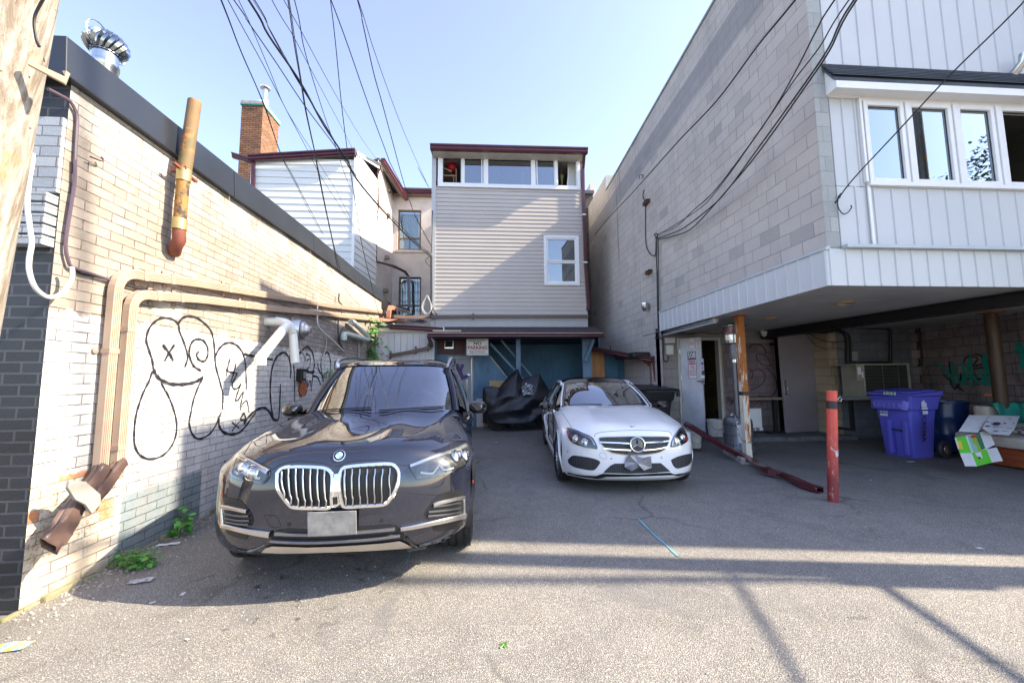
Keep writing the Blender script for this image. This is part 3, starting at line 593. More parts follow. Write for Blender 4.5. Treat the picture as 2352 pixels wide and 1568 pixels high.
# walls: door bay, blue panel with a slanted edge, deep bay
du = lambda key, x, y, Y=DW: PY(*K(key, x, y), Y)
wx0 = PY(998, 800, DW).x; dz0 = gz(DW)
dl, dr, dtp = du('E4', 1290, 1120).x, du('E4', 1728, 1120).x, du('E4', 1700, 1085).z
bx = du('D1', 1160, 455); bx2 = du('D1', 1350, 690)
ztop = ez+.13
mb = MB(); yb = DW+.08
mb.prism([(dr, DW, dz0-.05), (bx2.x+.25, DW, dz0-.05), (bx2.x+.25, DW, bx2.z-.3), (bx2.x, DW, bx2.z), (bx.x, DW, bx.z), (bx.x, DW, ztop), (dr, DW, ztop)], (0, .08, 0))
mb.box((wx0, DW, dz0-.05), (dl, yb, ztop)); mb.box((dl, DW, dtp), (dr, yb, ztop)); mb.build('panel_wall', m_blue, lt)
DB = 12.35
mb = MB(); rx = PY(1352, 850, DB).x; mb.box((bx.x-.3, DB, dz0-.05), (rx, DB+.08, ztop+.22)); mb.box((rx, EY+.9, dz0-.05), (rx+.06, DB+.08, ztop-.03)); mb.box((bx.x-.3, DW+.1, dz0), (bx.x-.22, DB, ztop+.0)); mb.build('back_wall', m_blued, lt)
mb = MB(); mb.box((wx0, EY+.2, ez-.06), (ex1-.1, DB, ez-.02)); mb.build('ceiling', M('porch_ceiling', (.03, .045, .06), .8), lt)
# metal door with a purple spray mark
mb = MB(); mb.box((dl+.055, DW-.01, dz0), (dr-.055, DW+.05, dtp-.06)); door = mb.build('door', M('grey_steel_door', (.24, .26, .30), .45, var=.12, scale=2, bm=.1), lt, bevel=.004)
mb = MB(); mb.box((dl, DW-.03, dz0), (dl+.05, DW-.002, dtp)); mb.box((dr-.05, DW-.03, dz0), (dr, DW-.002, dtp)); mb.box((dl+.05, DW-.03, dtp-.055), (dr-.05, DW-.002, dtp)); mb.build('door_frame', M('grey_frame', (.36, .38, .38), .5), lt, bevel=.004)
kb = du('D1', 930, 667); hd = du('D1', 913, 780)
mb = MB(); mb.lathe([(.045, 0), (.045, .012), (.02, .02), (.018, .04), (.035, .05), (.033, .075), (.01, .085)], (kb.x, DW-.01, kb.z), (0, -1, 0), 16); mb.build('lock', m_galv, door, smooth=True)
mb = MB(); mb.box((hd.x-.02, DW-.022, hd.z-.16), (hd.x+.02, DW-.011, hd.z+.16)); mb.tube([(hd.x, DW-.02, hd.z+.13), (hd.x, DW-.06, hd.z+.11), (hd.x, DW-.06, hd.z-.11), (hd.x, DW-.02, hd.z-.13)], .01, 8); mb.build('handle', m_galv, door)
m_purp = M('purple_spray_paint', (.06, .03, .16), .6, var=.2)
mb = MB()
for pts, wd in (([(800, 540), (820, 600), (850, 660), (875, 700)], .11), ([(870, 545), (850, 600), (845, 660)], .08), ([(820, 690), (870, 700), (915, 668)], .085), ([(790, 560), (830, 640)], .1)):
    mb.ribbon(crom([du('D1', x, y, DW-.0125-.0006*len(mb.f)) for x, y in pts], 5), wd, (0, -1, 0), .1)
mb.build('spray_mark', m_purp, door)
# red transom with vent hood
r0, r1 = du('E4', 1105, 775), du('E4', 1583, 1055)
mb = MB(); mb.box((r0.x, DW-.012, r1.z), (r1.x, DW-.001, r0.z)); mb.build('transom_panel', M('dark_red_board', (.10, .014, .008), .5, col2=(.04, .006, .005), scale=5), lt)
v0, v1 = du('E4', 1235, 815), du('E4', 1385, 955)
mb = MB(); mb.box((v0.x, DW-.03, v1.z), (v1.x, DW-.014, v0.z)); vt = mb.build('vent_hood', m_galv, lt, bevel=.003)
mb = MB(); mb.prism([(v0.x+.015, DW-.031, v0.z-.01), (v0.x+.015, DW-.13, v1.z+.045), (v0.x+.015, DW-.031, v1.z+.045)], (v1.x-v0.x-.03, 0, 0)); mb.ball(((v0.x+v1.x)/2, DW-.09, (v0.z+v1.z)/2+.02), .018, 10); mb.build('flap', M('grey_flap', (.05, .05, .055), .4), vt)
# posts and braces
m_post = M('peeling_blue_post', (.15, .24, .32), .7, col2=(.09, .15, .22), scale=4, dirt=((.5, .5, .45), .62), stretch=(1, 1, .5))
PY_ = EY+.5
def pst(x, y, w_, z1_=None): mb.box((x-w_/2, PY_-w_/2, dz0-.02), (x+w_/2, PY_+w_/2, ez-.02))
a = PY(*K('D1', 1480, 400), PY_); mb = MB(); mb.box((a.x-.06, PY_-.05, dz0-.05), (a.x+.06, PY_+.05, ez-.02)); mb.build('post', m_post, lt, bevel=.004)
a = PY(*K('D1', 2238, 500), PY_); mb = MB(); mb.box((a.x-.13, PY_-.05, dz0-.05), (a.x+.12, PY_+.05, ez-.02)); mb.build('post', m_post, lt, bevel=.004)
mb = MB()
mb.bar(PY(*K('D1', 1172, 318), PY_+.15), PY(*K('D1', 1545, 722), PY_+.15), .05, .12, (0, -1, 0)); mb.build('brace', m_post, lt)
mb = MB(); mb.bar(PY(*K('D1', 1290, 280), PY_+.3), PY(*K('D1', 1640, 690), PY_+.3), .05, .09, (0, -1, 0)); mb.build('brace', m_post, lt)
mb = MB(); mb.bar(PY(*K('D1', 2310, 270), PY_-.12), PY(*K('D1', 2215, 510), PY_-.12), .08, .1, (0, -1, 0)); mb.build('brace', m_post, lt)
mb = MB(); s0 = du('D1', 1170, 455, DW-.012); s1 = du('D1', 1358, 692, DW-.012); mb.bar(s0, s1, .02, .02); mb.build('edge_trim', m_cream, lt)
# boards leaning on the blue panel
p0, p1 = du('D1', 1162, 725), du('D1', 1330, 800)
mb = MB(); mb.box((p0.x, DW-.022, dz0+.55), (p1.x, DW-.004, p0.z)); tag(mb.build('osb_sheet', m_osb), 'square of brown strand board behind the covered motorcycle', 'board')
p0 = PY(*K('D1', 1020, 922), DW-.15)
p1 = PY(*K('D1', 1098, 1228), DW-.15); mb = MB(); mb.box((p0.x, DW-.17, dz0), (p1.x, DW-.14, p0.z)); tag(mb.build('leaning_board', M('scuffed_white_panel', (.5, .46, .42), .6, dirt=((.2, .18, .16), .62)), bevel=.003), 'scuffed off-white board standing by the blue wall', 'board')
p2 = PY(*K('D1', 1098, 985), DW-.12); p3 = PY(*K('D1', 1225, 985), DW-.12)
mb = MB(); mb.box((p2.x, DW-.13, dz0), (p3.x+.3, DW-.11, p2.z)); pg = mb.build('pegboard', M('brown_hardboard', (.36, .23, .13), .6), bevel=.002); tag(pg, 'brown perforated hardboard standing behind the covered motorcycle', 'pegboard')
mb = MB(); x = p2.x+.02
while x < p3.x+.3:
    z = dz0+.02
    while z < p2.z-.01: mb.box((x, DW-.1305, z), (x+.008, DW-.1302, z+.008)); z += .028
    x += .028
mb.build('holes', m_black, pg)
# NO PARKING sign
s0, s1 = PY(*K('E4', 1612, 785), EY+.22), PY(*K('E4', 1990, 1068), EY+.22); sy = EY+.22
mb = MB(); mb.box((s0.x, sy, s1.z), (s1.x, sy+.006, s0.z)); sg = mb.build('parking_sign', M('aluminium_sign', (.62, .59, .53), .4, var=.12, scale=3, dirt=((.35, .3, .25), .7)), bevel=.002)
tag(sg, 'white metal private property no parking sign hung under the porch gutter', 'sign')
wS, hS = s1.x-s0.x, s0.z-s1.z; cxs, czs = (s0.x+s1.x)/2, (s0.z+s1.z)/2
m_redl = M('red_lettering', (.30, .012, .02), .5); m_blk = M('black_lettering', (.02, .015, .018), .5)
lettering([('PRIVATE PROPERTY', 0, .385*hS, .105*hS, 0, .0012, 'CENTER', .82*wS), ('NO', 0, .215*hS, .25*hS, 0, .004, 'CENTER', .36*wS), ('PARKING', 0, -.045*hS, .29*hS, 1, .004, 'CENTER', .88*wS),
  ('VEHICLES WILL BE TAGGED', 0, -.225*hS, .075*hS, 0, .0004, 'CENTER', .78*wS), ('AND/OR TOWED AWAY AT', 0, -.31*hS, .075*hS, 0, .0004, 'CENTER', .72*wS), ('OWNERS RISK AND EXPENSE', 0, -.4*hS, .075*hS, 0, .0004, 'CENTER', .8*wS)],
  (cxs, sy-.003, czs), (1, 0, 0), (0, 0, 1), [m_blk, m_redl], 'lettering', sg)
mb = MB()
for sx in (-1, 1):
    for sz in (-1, 1): mb.lathe([(.009, 0), (.009, .003), (.003, .005)], (cxs+sx*(wS/2-.02), sy-.001, czs+sz*(hS/2-.02)), (0, -1, 0), 8)
t_ = .008
mb.box((s0.x+.012, sy-.0015, s1.z+.012), (s0.x+.015, sy-.0005, s0.z-.012)); mb.box((s1.x-.015, sy-.0015, s1.z+.012), (s1.x-.012, sy-.0005, s0.z-.012)); mb.build('bolt', m_blk, sg)
SY = 10.85
sh_ = thing('board_shed', (-2, SY, .2), 'white peeling vertical board shed beside the porch with burgundy gutter', 'shed')
sx0, sx1 = LX+.02, PY(998, 800, SY).x; szt = PY(950, 763, SY).z; sz_g = PY(950, 752, SY).z
m_peel = M('peeling_white_paint', (.60, .60, .60), .75, col2=(.50, .51, .52), scale=3, dirt=((.16, .14, .14), .63), stretch=(2, 1, .8), bm=.3, bs=40)
mb = MB(); x = sx0
while x < sx1-.02:
    w_ = min(.165, sx1-x); mb.box((x+.004, SY-.02, gz(SY)-.05), (x+w_-.004, SY+.0, szt)); x += .165
mb.box((sx0, SY+.001, gz(SY)-.05), (sx1, SY+.06, szt)); mb.box((sx1-.06, SY-.035, gz(SY)), (sx1, SY-.021, szt)); mb.build('board_wall', m_peel, sh_, bevel=.003)
mb = MB(); mb.box((sx0, SY-.08, szt), (sx1+.1, SY-.0, sz_g-.02)); mb.build('fascia', m_cream, sh_)
mb = MB(); g0, g1 = PY(896, 750, SY-.1), PY(1019, 757, SY-.1); mb.hexa([(sx0, SY-.09, g0.z+.0), (g1.x, SY-.09, g1.z+.01), (g1.x, HY+1.0, g1.z+.14), (sx0, HY+3.5, g0.z+.2), (sx0, SY-.09, g0.z+.05), (g1.x, SY-.09, g1.z+.06), (g1.x, HY+1.0, g1.z+.19), (sx0, HY+3.5, g0.z+.25)])
mb.build('roof', M('black_roll_roofing', (.03, .03, .034), .8, col2=(.07, .065, .07), scale=4), sh_)
mb = MB(); gutter(mb, g0+Vector((-.0, 0, .05)), g1+Vector((0, 0, .05)), .055, .11); mb.build('gutter', m_burg, sh_)
mb = MB(); mb.box((g1.x, SY-.22, g1.z-.07), (g1.x+.02, SY-.09, g1.z+.06)); mb.build('end_cap', m_white, sh_)
# small burgundy downspout running down to the left from the porch gutter
def clampring(mb, p, ax, w_, t_=.02): mb.bar(Vector(p)-Vector(ax)*t_/2, Vector(p)+Vector(ax)*t_/2, w_, w_)
P = [PY(*K('E4', x, y), SY-.1) for x, y in ((1000, 765), (1003, 830), (1012, 900), (985, 935), (940, 945), (600, 1020), (280, 1075))]
P[0].y = EY-.06; P[1].y = EY+.1
mb = MB(); mb.path(P, .085, .07, (0, -1, 0)); ds = mb.build('downspout', m_brown, bevel=.006)
tag(ds, 'short brown downspout slanting left across the white board shed', 'downspout')
for x, y in ((950, 930), (735, 980), (300, 1065)):
    mb = MB(); q = PY(*K('E4', x, y), SY-.09); mb.box((q.x-.02, q.y-.05, q.z-.075), (q.x+.02, q.y+.045, q.z+.075)); mb.ball((q.x, q.y-.01, q.z+.09), .022, 8); mb.ball((q.x, q.y-.01, q.z-.09), .022, 8); mb.build('strap', m_brown, ds)

def wallrun(name, label, zs, near, foot, pw, mat, far=None):
    pass
def PWX(key, x, y, off=.05): return PX(*K(key, x, y), LX+off)
def ribbed(mb, pts, w_, h_, up):  # corrugated rectangular pipe
    mb.path(pts, w_, h_, up)
m_tst = M('tan_strap', (.36, .27, .22), .5)
def run_pipe(label, pts, straps, w_=.05, h_=.075):
    up = (1, 0, 0); mb = MB()
    mb.path(pts, h_, w_, up)
    # ribs on the outer face
    P = [Vector(p) for p in pts]
    for o_ in (-.022, -.007, .008, .023):
        Q = []
        for i, p in enumerate(P):
            d = (P[min(i+1, len(P)-1)]-P[max(i-1, 0)]).normalized(); s_ = d.cross(Vector((1, 0, 0))).normalized(); Q.append(p+s_*o_+Vector((w_/2+.002, 0, 0)))
        mb.path(Q, .006, .006, up)
    o = mb.build('downspout', m_tan); tag(o, label, 'downspout', 'tan downspouts on the brick wall')
    for i, t in straps:
        mb = MB(); a, b = P[i], P[i+1]; q = a.lerp(b, t); d = (b-a).normalized(); s_ = d.cross(Vector((1, 0, 0))).normalized()
        mb.bar(q-d*.018, q+d*.018, h_+.01, w_+.012, (1, 0, 0)); 
        for sg_ in (1, -1): c = q+s_*sg_*(h_/2+.025); c.x = LX+.006; mb.lathe([(.024, 0), (.024, .008), (.005, .012)], c, (1, 0, 0), 10)
        mb.build('strap', m_tst, o)
    return o
def elbow(c0, c1, c2, n=7):   # rounded corner polyline
    a, b, c = Vector(c0), Vector(c1), Vector(c2); out = []
    for i in range(n+1): t = i/n; out.append(a*(1-t)**2+b*2*t*(1-t)+c*t*t)
    return out
# long upper one
zt1 = PX(*K('C2', 1300, 1030), LX+.06)
U = [PWX('C2', x, y, .06) for x, y in ((1060, 1480), (1070, 1100), (1090, 985), (1210, 1000), (1320, 1022))]
foot1 = PWX('C3', 975, 1330, .06)
def at(p, z=None, y=None): return Vector((p.x, y if y is not None else p.y, z if z is not None else p.z))
a0 = PX(257, 1068, LX+.06); a0b = at(a0); top_y = a0.y
ptsA = [PX(236, 1070, LX+.06), PX(244, 900, LX+.06), PX(252, 760, LX+.06), PX(266, 670, LX+.06)]
YA = sum(p.y for p in ptsA)/4; zA = PX(300, 626, LX+.06).z
far1 = PX(890, 718, LX+.06)
line = elbow((LX+.06, YA, zA-.19), (LX+.06, YA, zA), (LX+.06, YA+.2, zA+.0))
ptsA = [(LX+.06, YA, .70), (LX+.06, YA, zA-.3)]+line+[PX(450, 650, LX+.06), PX(645, 683, LX+.06), PX(760, 702, LX+.06), far1]
run_pipe('longer tan downspout, the upper of the two bent along the brick wall', ptsA, [(0, .75), (9, .05), (9, .5), (10, .3), (11, .5)])
YB = sum(PX(u, v, LX+.06).y for u, v in ((276, 1040), (283, 900), (292, 760)))/3; zB = PX(345, 678, LX+.06).z
line = elbow((LX+.06, YB, zB-.17), (LX+.06, YB, zB), (LX+.06, YB+.19, zB))
ptsB = [(LX+.06, YB, .74), (LX+.06, YB, zB-.28)]+line+[PX(450, 686, LX+.06), PX(640, 710, LX+.06), PX(760, 722, LX+.06), PX(878, 736, LX+.06)]
run_pipe('shorter tan downspout nested below the other on the brick wall', ptsB, [(0, .2), (0, .97), (9, .1), (9, .6), (10, .5)])
# crushed brown lower ends
def crushed(label, P, w0, w1, seed, mat):
    random.seed(seed); mb = MB(); rows = []
    P = crom([Vector(p) for p in P], 4); n = len(P)
    for i, p in enumerate(P):
        d = (P[min(i+1, n-1)]-P[max(i-1, 0)]).normalized(); x = d.cross(Vector((1, 0, 0))).normalized(); z = Vector((1, 0, 0)); t = i/(n-1); w_ = w0+(w1-w0)*t; r = []
        for k in range(13):
            a_ = 2*math.pi*k/12; sx = math.cos(a_); sz = math.sin(a_); sx = math.copysign(abs(sx)**.5, sx); sz = math.copysign(abs(sz)**.5, sz)
            j = .012*t*math.sin(k*2.1+i*.7+seed)+random.uniform(-.004, .004)*t
            if k == 12: r.append(r[0]); continue
            r.append(p+x*sx*(w_+j)+z*sz*(.04-.012*t+j))
        rows.append(r)
    mb.grid(rows); o = mb.build('downspout_end', mat, smooth=True, ang=50, solid=.003); tag(o, label, 'downspout', 'crushed downspout ends by the brick wall'); return o
cA = crushed('brown crushed downspout end with a torn open mouth by the brick wall', [PX(236, 1068, LX+.07), PX(222, 1098, LX+.09), PX(172, 1165, LX+.16), PX(142, 1215, LX+.2), PX(112, 1255, LX+.22)], .042, .075, 3, m_brown)
cB = crushed('ribbed brown downspout end tucked into the crushed one by the wall', [PX(280, 1060, LX+.07), PX(262, 1082, LX+.10), PX(228, 1130, LX+.13), PX(205, 1160, LX+.16)], .038, .045, 8, m_brown)
mb = MB(); q = [PX(*K('C4', x, y), LX+.23) for x, y in ((515, 0), (640, 10), (755, 110), (760, 180), (690, 262), (640, 190), (560, 150), (500, 60))]
mb.prism(q, (.02, 0, 0)); mb.build('collar', M('grey_sheet_collar', (.32, .31, .28), .5, var=.1), cA, bevel=.004)

c0 = PX(*K('C2', 1645, 730), LX+.12); top = PX(447, 234, LX+.13)
mb = MB(); low = PX(410, 540, LX+.12); q1 = PX(422, 405, LX+.13)
mb.tube([PX(*K('C2', 1600, 850), LX+.02), PX(*K('C2', 1612, 800), LX+.07), PX(*K('C2', 1645, 740), LX+.12), low+(q1-low)*.1], .052, 14)
m_rp = M('rusty_pipe', (.40, .17, .045), .7, col2=(.21, .14, .035), scale=4, bm=.4, bs=60, stretch=(1, 1, .6), dirt=((.05, .04, .03), .50))
st = mb.build('stack_pipe', M('red_rust', (.24, .075, .05), .7, var=.4, bm=.3), smooth=True); tag(st, 'leaning rusty orange vent pipe clamped to the brick wall', 'pipe')
mb = MB(); mb.tube([low+(q1-low)*.1, q1], .05, 16); mb.build('pipe_length', m_rp, st, smooth=True)
mb = MB(); mb.tube([q1, top], .055, 16, cap=False); mb.tube([top, q1], .049, 16, cap=False); mb.build('pipe_length', M('rusty_dark_pipe', (.23, .12, .05), .75, col2=(.12, .10, .045), scale=3, bm=.3, dirt=((.42, .16, .06), .55)), st, smooth=True)
dr_ = (q1-low).normalized(); m_cpl = M('brass_coupling', (.5, .42, .2), .4, .6, var=.3)
for qa_, qb_ in ((low+dr_*.05, low+dr_*.15), (q1-dr_*.05, q1+dr_*.06)): mb = MB(); mb.tube([qa_, qb_], .058, 16); mb.build('coupling', m_cpl, st, smooth=True)
mb = MB(); mb.bar(q1+Vector((0, -.13, .06)), q1+Vector((0, .16, .03)), .03, .02); mb.bar(q1+Vector((-.1, 0, .05)), q1+Vector((.05, -.02, .06)), .05, .03); mb.build('bracket', M('red_rust_bracket', (.24, .07, .04), .7, var=.3), st)

tb = PX(238, 180, LX-.9); tb.z = 3.4
tt = thing('turbine_vent', tb, 'shiny steel turbine ventilator turning on the brick building roof', 'roof vent')
r_ = .105; z1 = PX(246, 140, tb.x).z; zc = PX(236, 98, tb.x).z
mb = MB(); mb.lathe([(r_, 3.4), (r_, zc-.25), (r_*1.06, zc-.24), (r_*1.06, zc-.20), (r_*.96, zc-.19), (r_*.96, zc-.11), (r_*1.1, zc-.10), (r_*1.1, zc-.09)], (tb.x, tb.y, 0), n=28); mb.build('neck', m_galv, tt, smooth=True)
m_gdk = M('steel_vane', (.5, .54, .55), .15, 1, var=.4, scale=8)
mb = MB()
for k in range(20):
    a = 2*math.pi*k/20; rows = []
    for i in range(9):
        t = i/8; ph = a+t*.55; rr = .09+.075*math.sin(math.pi*(.12+.8*t)); z = zc-.09+.19*t
        rows.append([Vector((tb.x+rr*math.cos(ph), tb.y+rr*math.sin(ph), z)), Vector((tb.x+(rr+.014)*math.cos(ph+.2), tb.y+(rr+.014)*math.sin(ph+.2), z)), Vector((tb.x+(rr-.008)*math.cos(ph+.34), tb.y+(rr-.008)*math.sin(ph+.34), z))])
    mb.grid(rows)
mb.build('vanes', m_gdk, tt, smooth=True)
mb = MB(); mb.lathe([(.11, zc+.095), (.08, zc+.12), (.02, zc+.13)], (tb.x, tb.y, 0), n=24); mb.lathe([(.08, zc-.085), (.08, zc+.085)], (tb.x, tb.y, 0), n=16); mb.build('cap', m_galv, tt, smooth=True)
mb = MB(); 
for sg_ in (-1, 1):
    mb.tube(crom([(tb.x, tb.y+sg_*r_*1.1, zc-.10), (tb.x, tb.y+sg_*.2, zc-.03), (tb.x, tb.y+sg_*.195, zc+.10), (tb.x, tb.y+sg_*.1, zc+.16), (tb.x, tb.y, zc+.14)], 6), .006, 6)
mb.build('brace', m_galv, tt)

CY = 13.5; d5 = Vector((math.sin(R(5.6)), math.cos(R(5.6)), 0)); n5 = Vector((d5.y, -d5.x, 0))
cc = PY(817, 400, CY); cx0 = PY(584, 400, CY).x; cz_top = PY(700, 357, CY).z; cw0 = PY(563, 400, CY).x
m_clap = M('pale_clapboard', (.66, .68, .66), .5, var=.05, scale=.7)
ch = thing('clapboard_house', (cc.x, CY, 0), 'tall pale clapboard house with burgundy gutter and a cream stucco wing', 'house')
mb = MB(); ex = .232; siding(mb, (cx0, CY), X, cc.x-cx0-.06, 3.0, PY(700, 363, CY).z-.02, ex, .022, NY)
def topf(z):  # rake at the top of the side wall
    return 0
ts = 2.04; rz_a = PX(819.5, 354, cc.x).z; sb = Vector((cc.x, CY, 0))+d5*ts; rz_b = PY(867, 384, sb.y).z
siding(mb, (cc.x, CY), d5, ts, 3.0, rz_a, ex, .022, n5)
zz = rz_b
for i in range(4):
    a_ = rz_b+(rz_a-rz_b)*i/4; b_ = rz_b+(rz_a-rz_b)*(i+1)/4; s_o = Vector((cc.x, CY, 0))+d5*ts*(i+.5)/4; siding(mb, (s_o.x, s_o.y), d5, ts*(1-(i+.5)/4), a_, b_, .25, .02, n5)
mb.build('clapboard', m_clap, ch)
mb = MB(); mb.box((cc.x-.06, CY-.035, 3.0), (cc.x+.03, CY+.0, cz_top-.03)); mb.box((cw0, CY+.3, 3), (cx0+.01, CY+.4, cz_top-.1)); mb.box((cx0-.02, CY-.02, 3), (cx0, CY+.3, cz_top-.1))
mb.bar(Vector((cc.x, CY, rz_a))+n5*.03, sb+Vector((0, 0, rz_b))+n5*.03, .05, .12); mb.build('corner_trim', m_white, ch)
E0, E1_ = sb, Vector((cc.x, CY, 0))+d5*4.05
st_z = PY(867, 372, sb.y).z; st_z2 = PY(905, 440, E1_.y).z
mb = MB(); mb.add([(sb.x, sb.y, 3), (E1_.x, E1_.y, 3), (E1_.x, E1_.y, st_z2+.25), (sb.x, sb.y, st_z+.25)], [(0, 1, 2, 3)])
mb.build('stucco_wall', m_stucco, ch); mb = MB()
RY = 17.5; hxl = PY(994, 600, RY).x+.5; rzt = PY(950, 452, RY).z
# recessed wall with two openings
wA = [PY(*K('C5', x, y), RY) for x, y in ((1600, 700), (1808, 1072))]; wB = [PY(*K('C5', x, y), RY) for x, y in ((1608, 1318), (1808, 1640))]
wB[1].z = PY(960, 725, RY).z-.3
def holes(mb, x0, x1, z0, z1, hs_, y):
    zs = [z0]; 
    for (a, b, c, d) in hs_:   # x0,x1,z0,z1 sorted bottom->top
        mb.add([(x0, y, zs[-1]), (x1, y, zs[-1]), (x1, y, c), (x0, y, c)], [(0, 1, 2, 3)])
        mb.add([(x0, y, c), (a, y, c), (a, y, d), (x0, y, d)], [(0, 1, 2, 3)]); mb.add([(b, y, c), (x1, y, c), (x1, y, d), (b, y, d)], [(0, 1, 2, 3)])
        for p in (((a, y, c), (a, y, d)), ((b, y, c), (b, y, d)), ((a, y, c), (b, y, c)), ((a, y, d), (b, y, d))):
            mb.add([p[0], p[1], (p[1][0], y+.25, p[1][2]), (p[0][0], y+.25, p[0][2])], [(0, 1, 2, 3)])
        zs.append(d)
    mb.add([(x0, y, zs[-1]), (x1, y, zs[-1]), (x1, y, z1), (x0, y, z1)], [(0, 1, 2, 3)])
holes(mb, E1_.x-.01, hxl, 2.5, rzt+.1, [(wB[0].x, wB[1].x, wB[1].z, wB[0].z), (wA[0].x, wA[1].x, wA[1].z, wA[0].z)], RY)
mb.build('stucco_wall', m_stucco, ch)
m_wfr = M('brown_window_frame', (.13, .085, .06), .6)
for wn, cur in ((wA, (.62, .60, .46)), (wB, (.32, .42, .38))):
    mb = MB(); frame(mb, wn[0].x, wn[1].x, wn[1].z, wn[0].z, RY+.08, RY+.16, .07)
    zm = wn[1].z+(wn[0].z-wn[1].z)*(.30 if wn is wA else .38); mb.box((wn[0].x+.07, RY+.085, zm-.03), (wn[1].x-.07, RY+.15, zm+.03))
    if wn is wA: xm = (wn[0].x+wn[1].x)/2; mb.box((xm-.02, RY+.09, wn[1].z+.07), (xm+.02, RY+.15, zm-.03))
    wo_ = mb.build('window', m_wfr, ch)
    mb = MB(); rows = []
    for z in (wn[1].z+.05, wn[0].z-.05): rows.append([(wn[0].x+.05+(wn[1].x-wn[0].x-.1)*i/60, RY+.3+.03*math.sin(i*1.25), z) for i in range(61)])
    mb.grid(rows); mb.build('curtain', M('curtain_'+('cream' if wn is wA else 'green'), cur, .9), wo_, smooth=True)
    mb = MB(); mb.box((wn[0].x+.06, RY+.12, wn[1].z+.06), (wn[1].x-.06, RY+.125, wn[0].z-.06)); mb.build('pane', m_glasst, wo_)
    if wn is wB:
        mb = MB(); x = wn[0].x+.1
        while x < wn[1].x-.05: mb.bar((x, RY-.02, wn[1].z), (x, RY-.02, wn[0].z-.12), .014, .014, (0, 1, 0)); x += .14
        for k in range(5): z = wn[1].z+.15+k*.4; mb.bar((wn[0].x, RY-.02, z), (wn[1].x, RY-.02, z), .014, .014)
        mb.build('security_bars', m_blk, wo_)
mb = MB(); mb.box((wA[0].x-.15, RY-.06, wA[1].z-.12), (wA[1].x+.3, RY+.02, wA[1].z-.02)); mb.build('sill', m_stucco, ch)
# roofs and gutters
mb = MB(); zg = PY(700, 352, CY-.1)
gl = PY(574, 365, CY-.1); gr_ = PY(818, 352, CY-.1)
mb.hexa([(gl.x, CY-.05, gl.z-.02), (gr_.x, CY-.05, gr_.z-.02), (sb.x+.1, sb.y, rz_b+.06), (gl.x, sb.y, gl.z-.3), (gl.x, CY-.05, gl.z+.06), (gr_.x, CY-.05, gr_.z+.06), (sb.x+.1, sb.y, rz_b+.16), (gl.x, sb.y, gl.z-.2)])
ga = PY(872, 366, sb.y+.1); gb_ = PY(928, 455, RY-.3)
mb.hexa([(gl.x, sb.y, 8.2), (ga.x, sb.y, ga.z-.05), (gb_.x, RY+.5, rzt+.15), (gl.x, RY+.5, 8.2), (gl.x, sb.y, 8.4), (ga.x, sb.y, ga.z+.03), (gb_.x, RY+.5, rzt+.25), (gl.x, RY+.5, 8.4)])
mb.box((E1_.x, RY-.25, rzt+.1), (hxl, RY+1, rzt+.3)); mb.build('roof', M('charcoal_roof', (.055, .055, .065), .8), ch)
for ga_4 in ((gl+Vector((0, 0, .08)), gr_+Vector((0, 0, .1)), .09, .19), (PY(537, 361, CY+.2)+Vector((0, 0, .1)), gl+Vector((0, .2, .07)), .09, .17), (ga+Vector((.05, 0, .05)), gb_+Vector((.05, 0, .05)), .09, .18, (1, -.1, 0)), ((E1_.x+.35, RY-.3, rzt+.16), (hxl, RY-.3, rzt+.16), .08, .16)): mb = MB(); gutter(mb, *ga_4); mb.build('gutter', m_burg, ch)
mb = MB(); mb.add([ga+Vector((.05, 0, -.12)), gb_+Vector((.05, 0, -.12)), (E1_.x+.02, E1_.y, st_z2), (sb.x+.02, sb.y, st_z)], [(0, 1, 2, 3)]); mb.box((E1_.x, RY-.28, rzt-.02), (hxl, RY-.01, rzt+.02)); mb.build('soffit', M('brown_soffit', (.2, .14, .12), .6), ch)
mb = MB(); mb.path([PY(582, 372, CY-.08), PY(580, 500, CY-.08)], .1, .08, (0, 1, 0)); mb.build('downspout', m_burg, ch); mb = MB()
sp = [(871, 386), (866, 400), (867, 470), (863, 520), (863, 600), (905, 612), (930, 624), (938, 634), (940, 700), (938, 712), (905, 704)]
Pq = []
for i, (u, v) in enumerate(sp):
    yy = sb.y+.05 if i < 5 else sb.y+.05+(RY-.5-sb.y)*(u-863)/75
    Pq.append(PY(u, v, min(yy, RY-.3)))
mb.path(Pq, .1, .08, (0, 1, 0)); mb.build('downspout', m_burg, ch)
# side porch light and vents on stucco
m_ov = M('old_vent', (.3, .24, .17), .7, var=.4)
for (x, y) in ((1503, 525), (1500, 760), (1490, 1140), (1480, 1445)):
    mb = MB(); u, v = K('C5', x, y); t = (u-867)/(905-867)*2.0; b_ = sb+d5*t; q = PY(u, v, b_.y); mb.box((q.x-.06, q.y-.1, q.z-.07), (q.x+.12, q.y+.1, q.z+.07)); mb.build('vent', m_ov, ch)
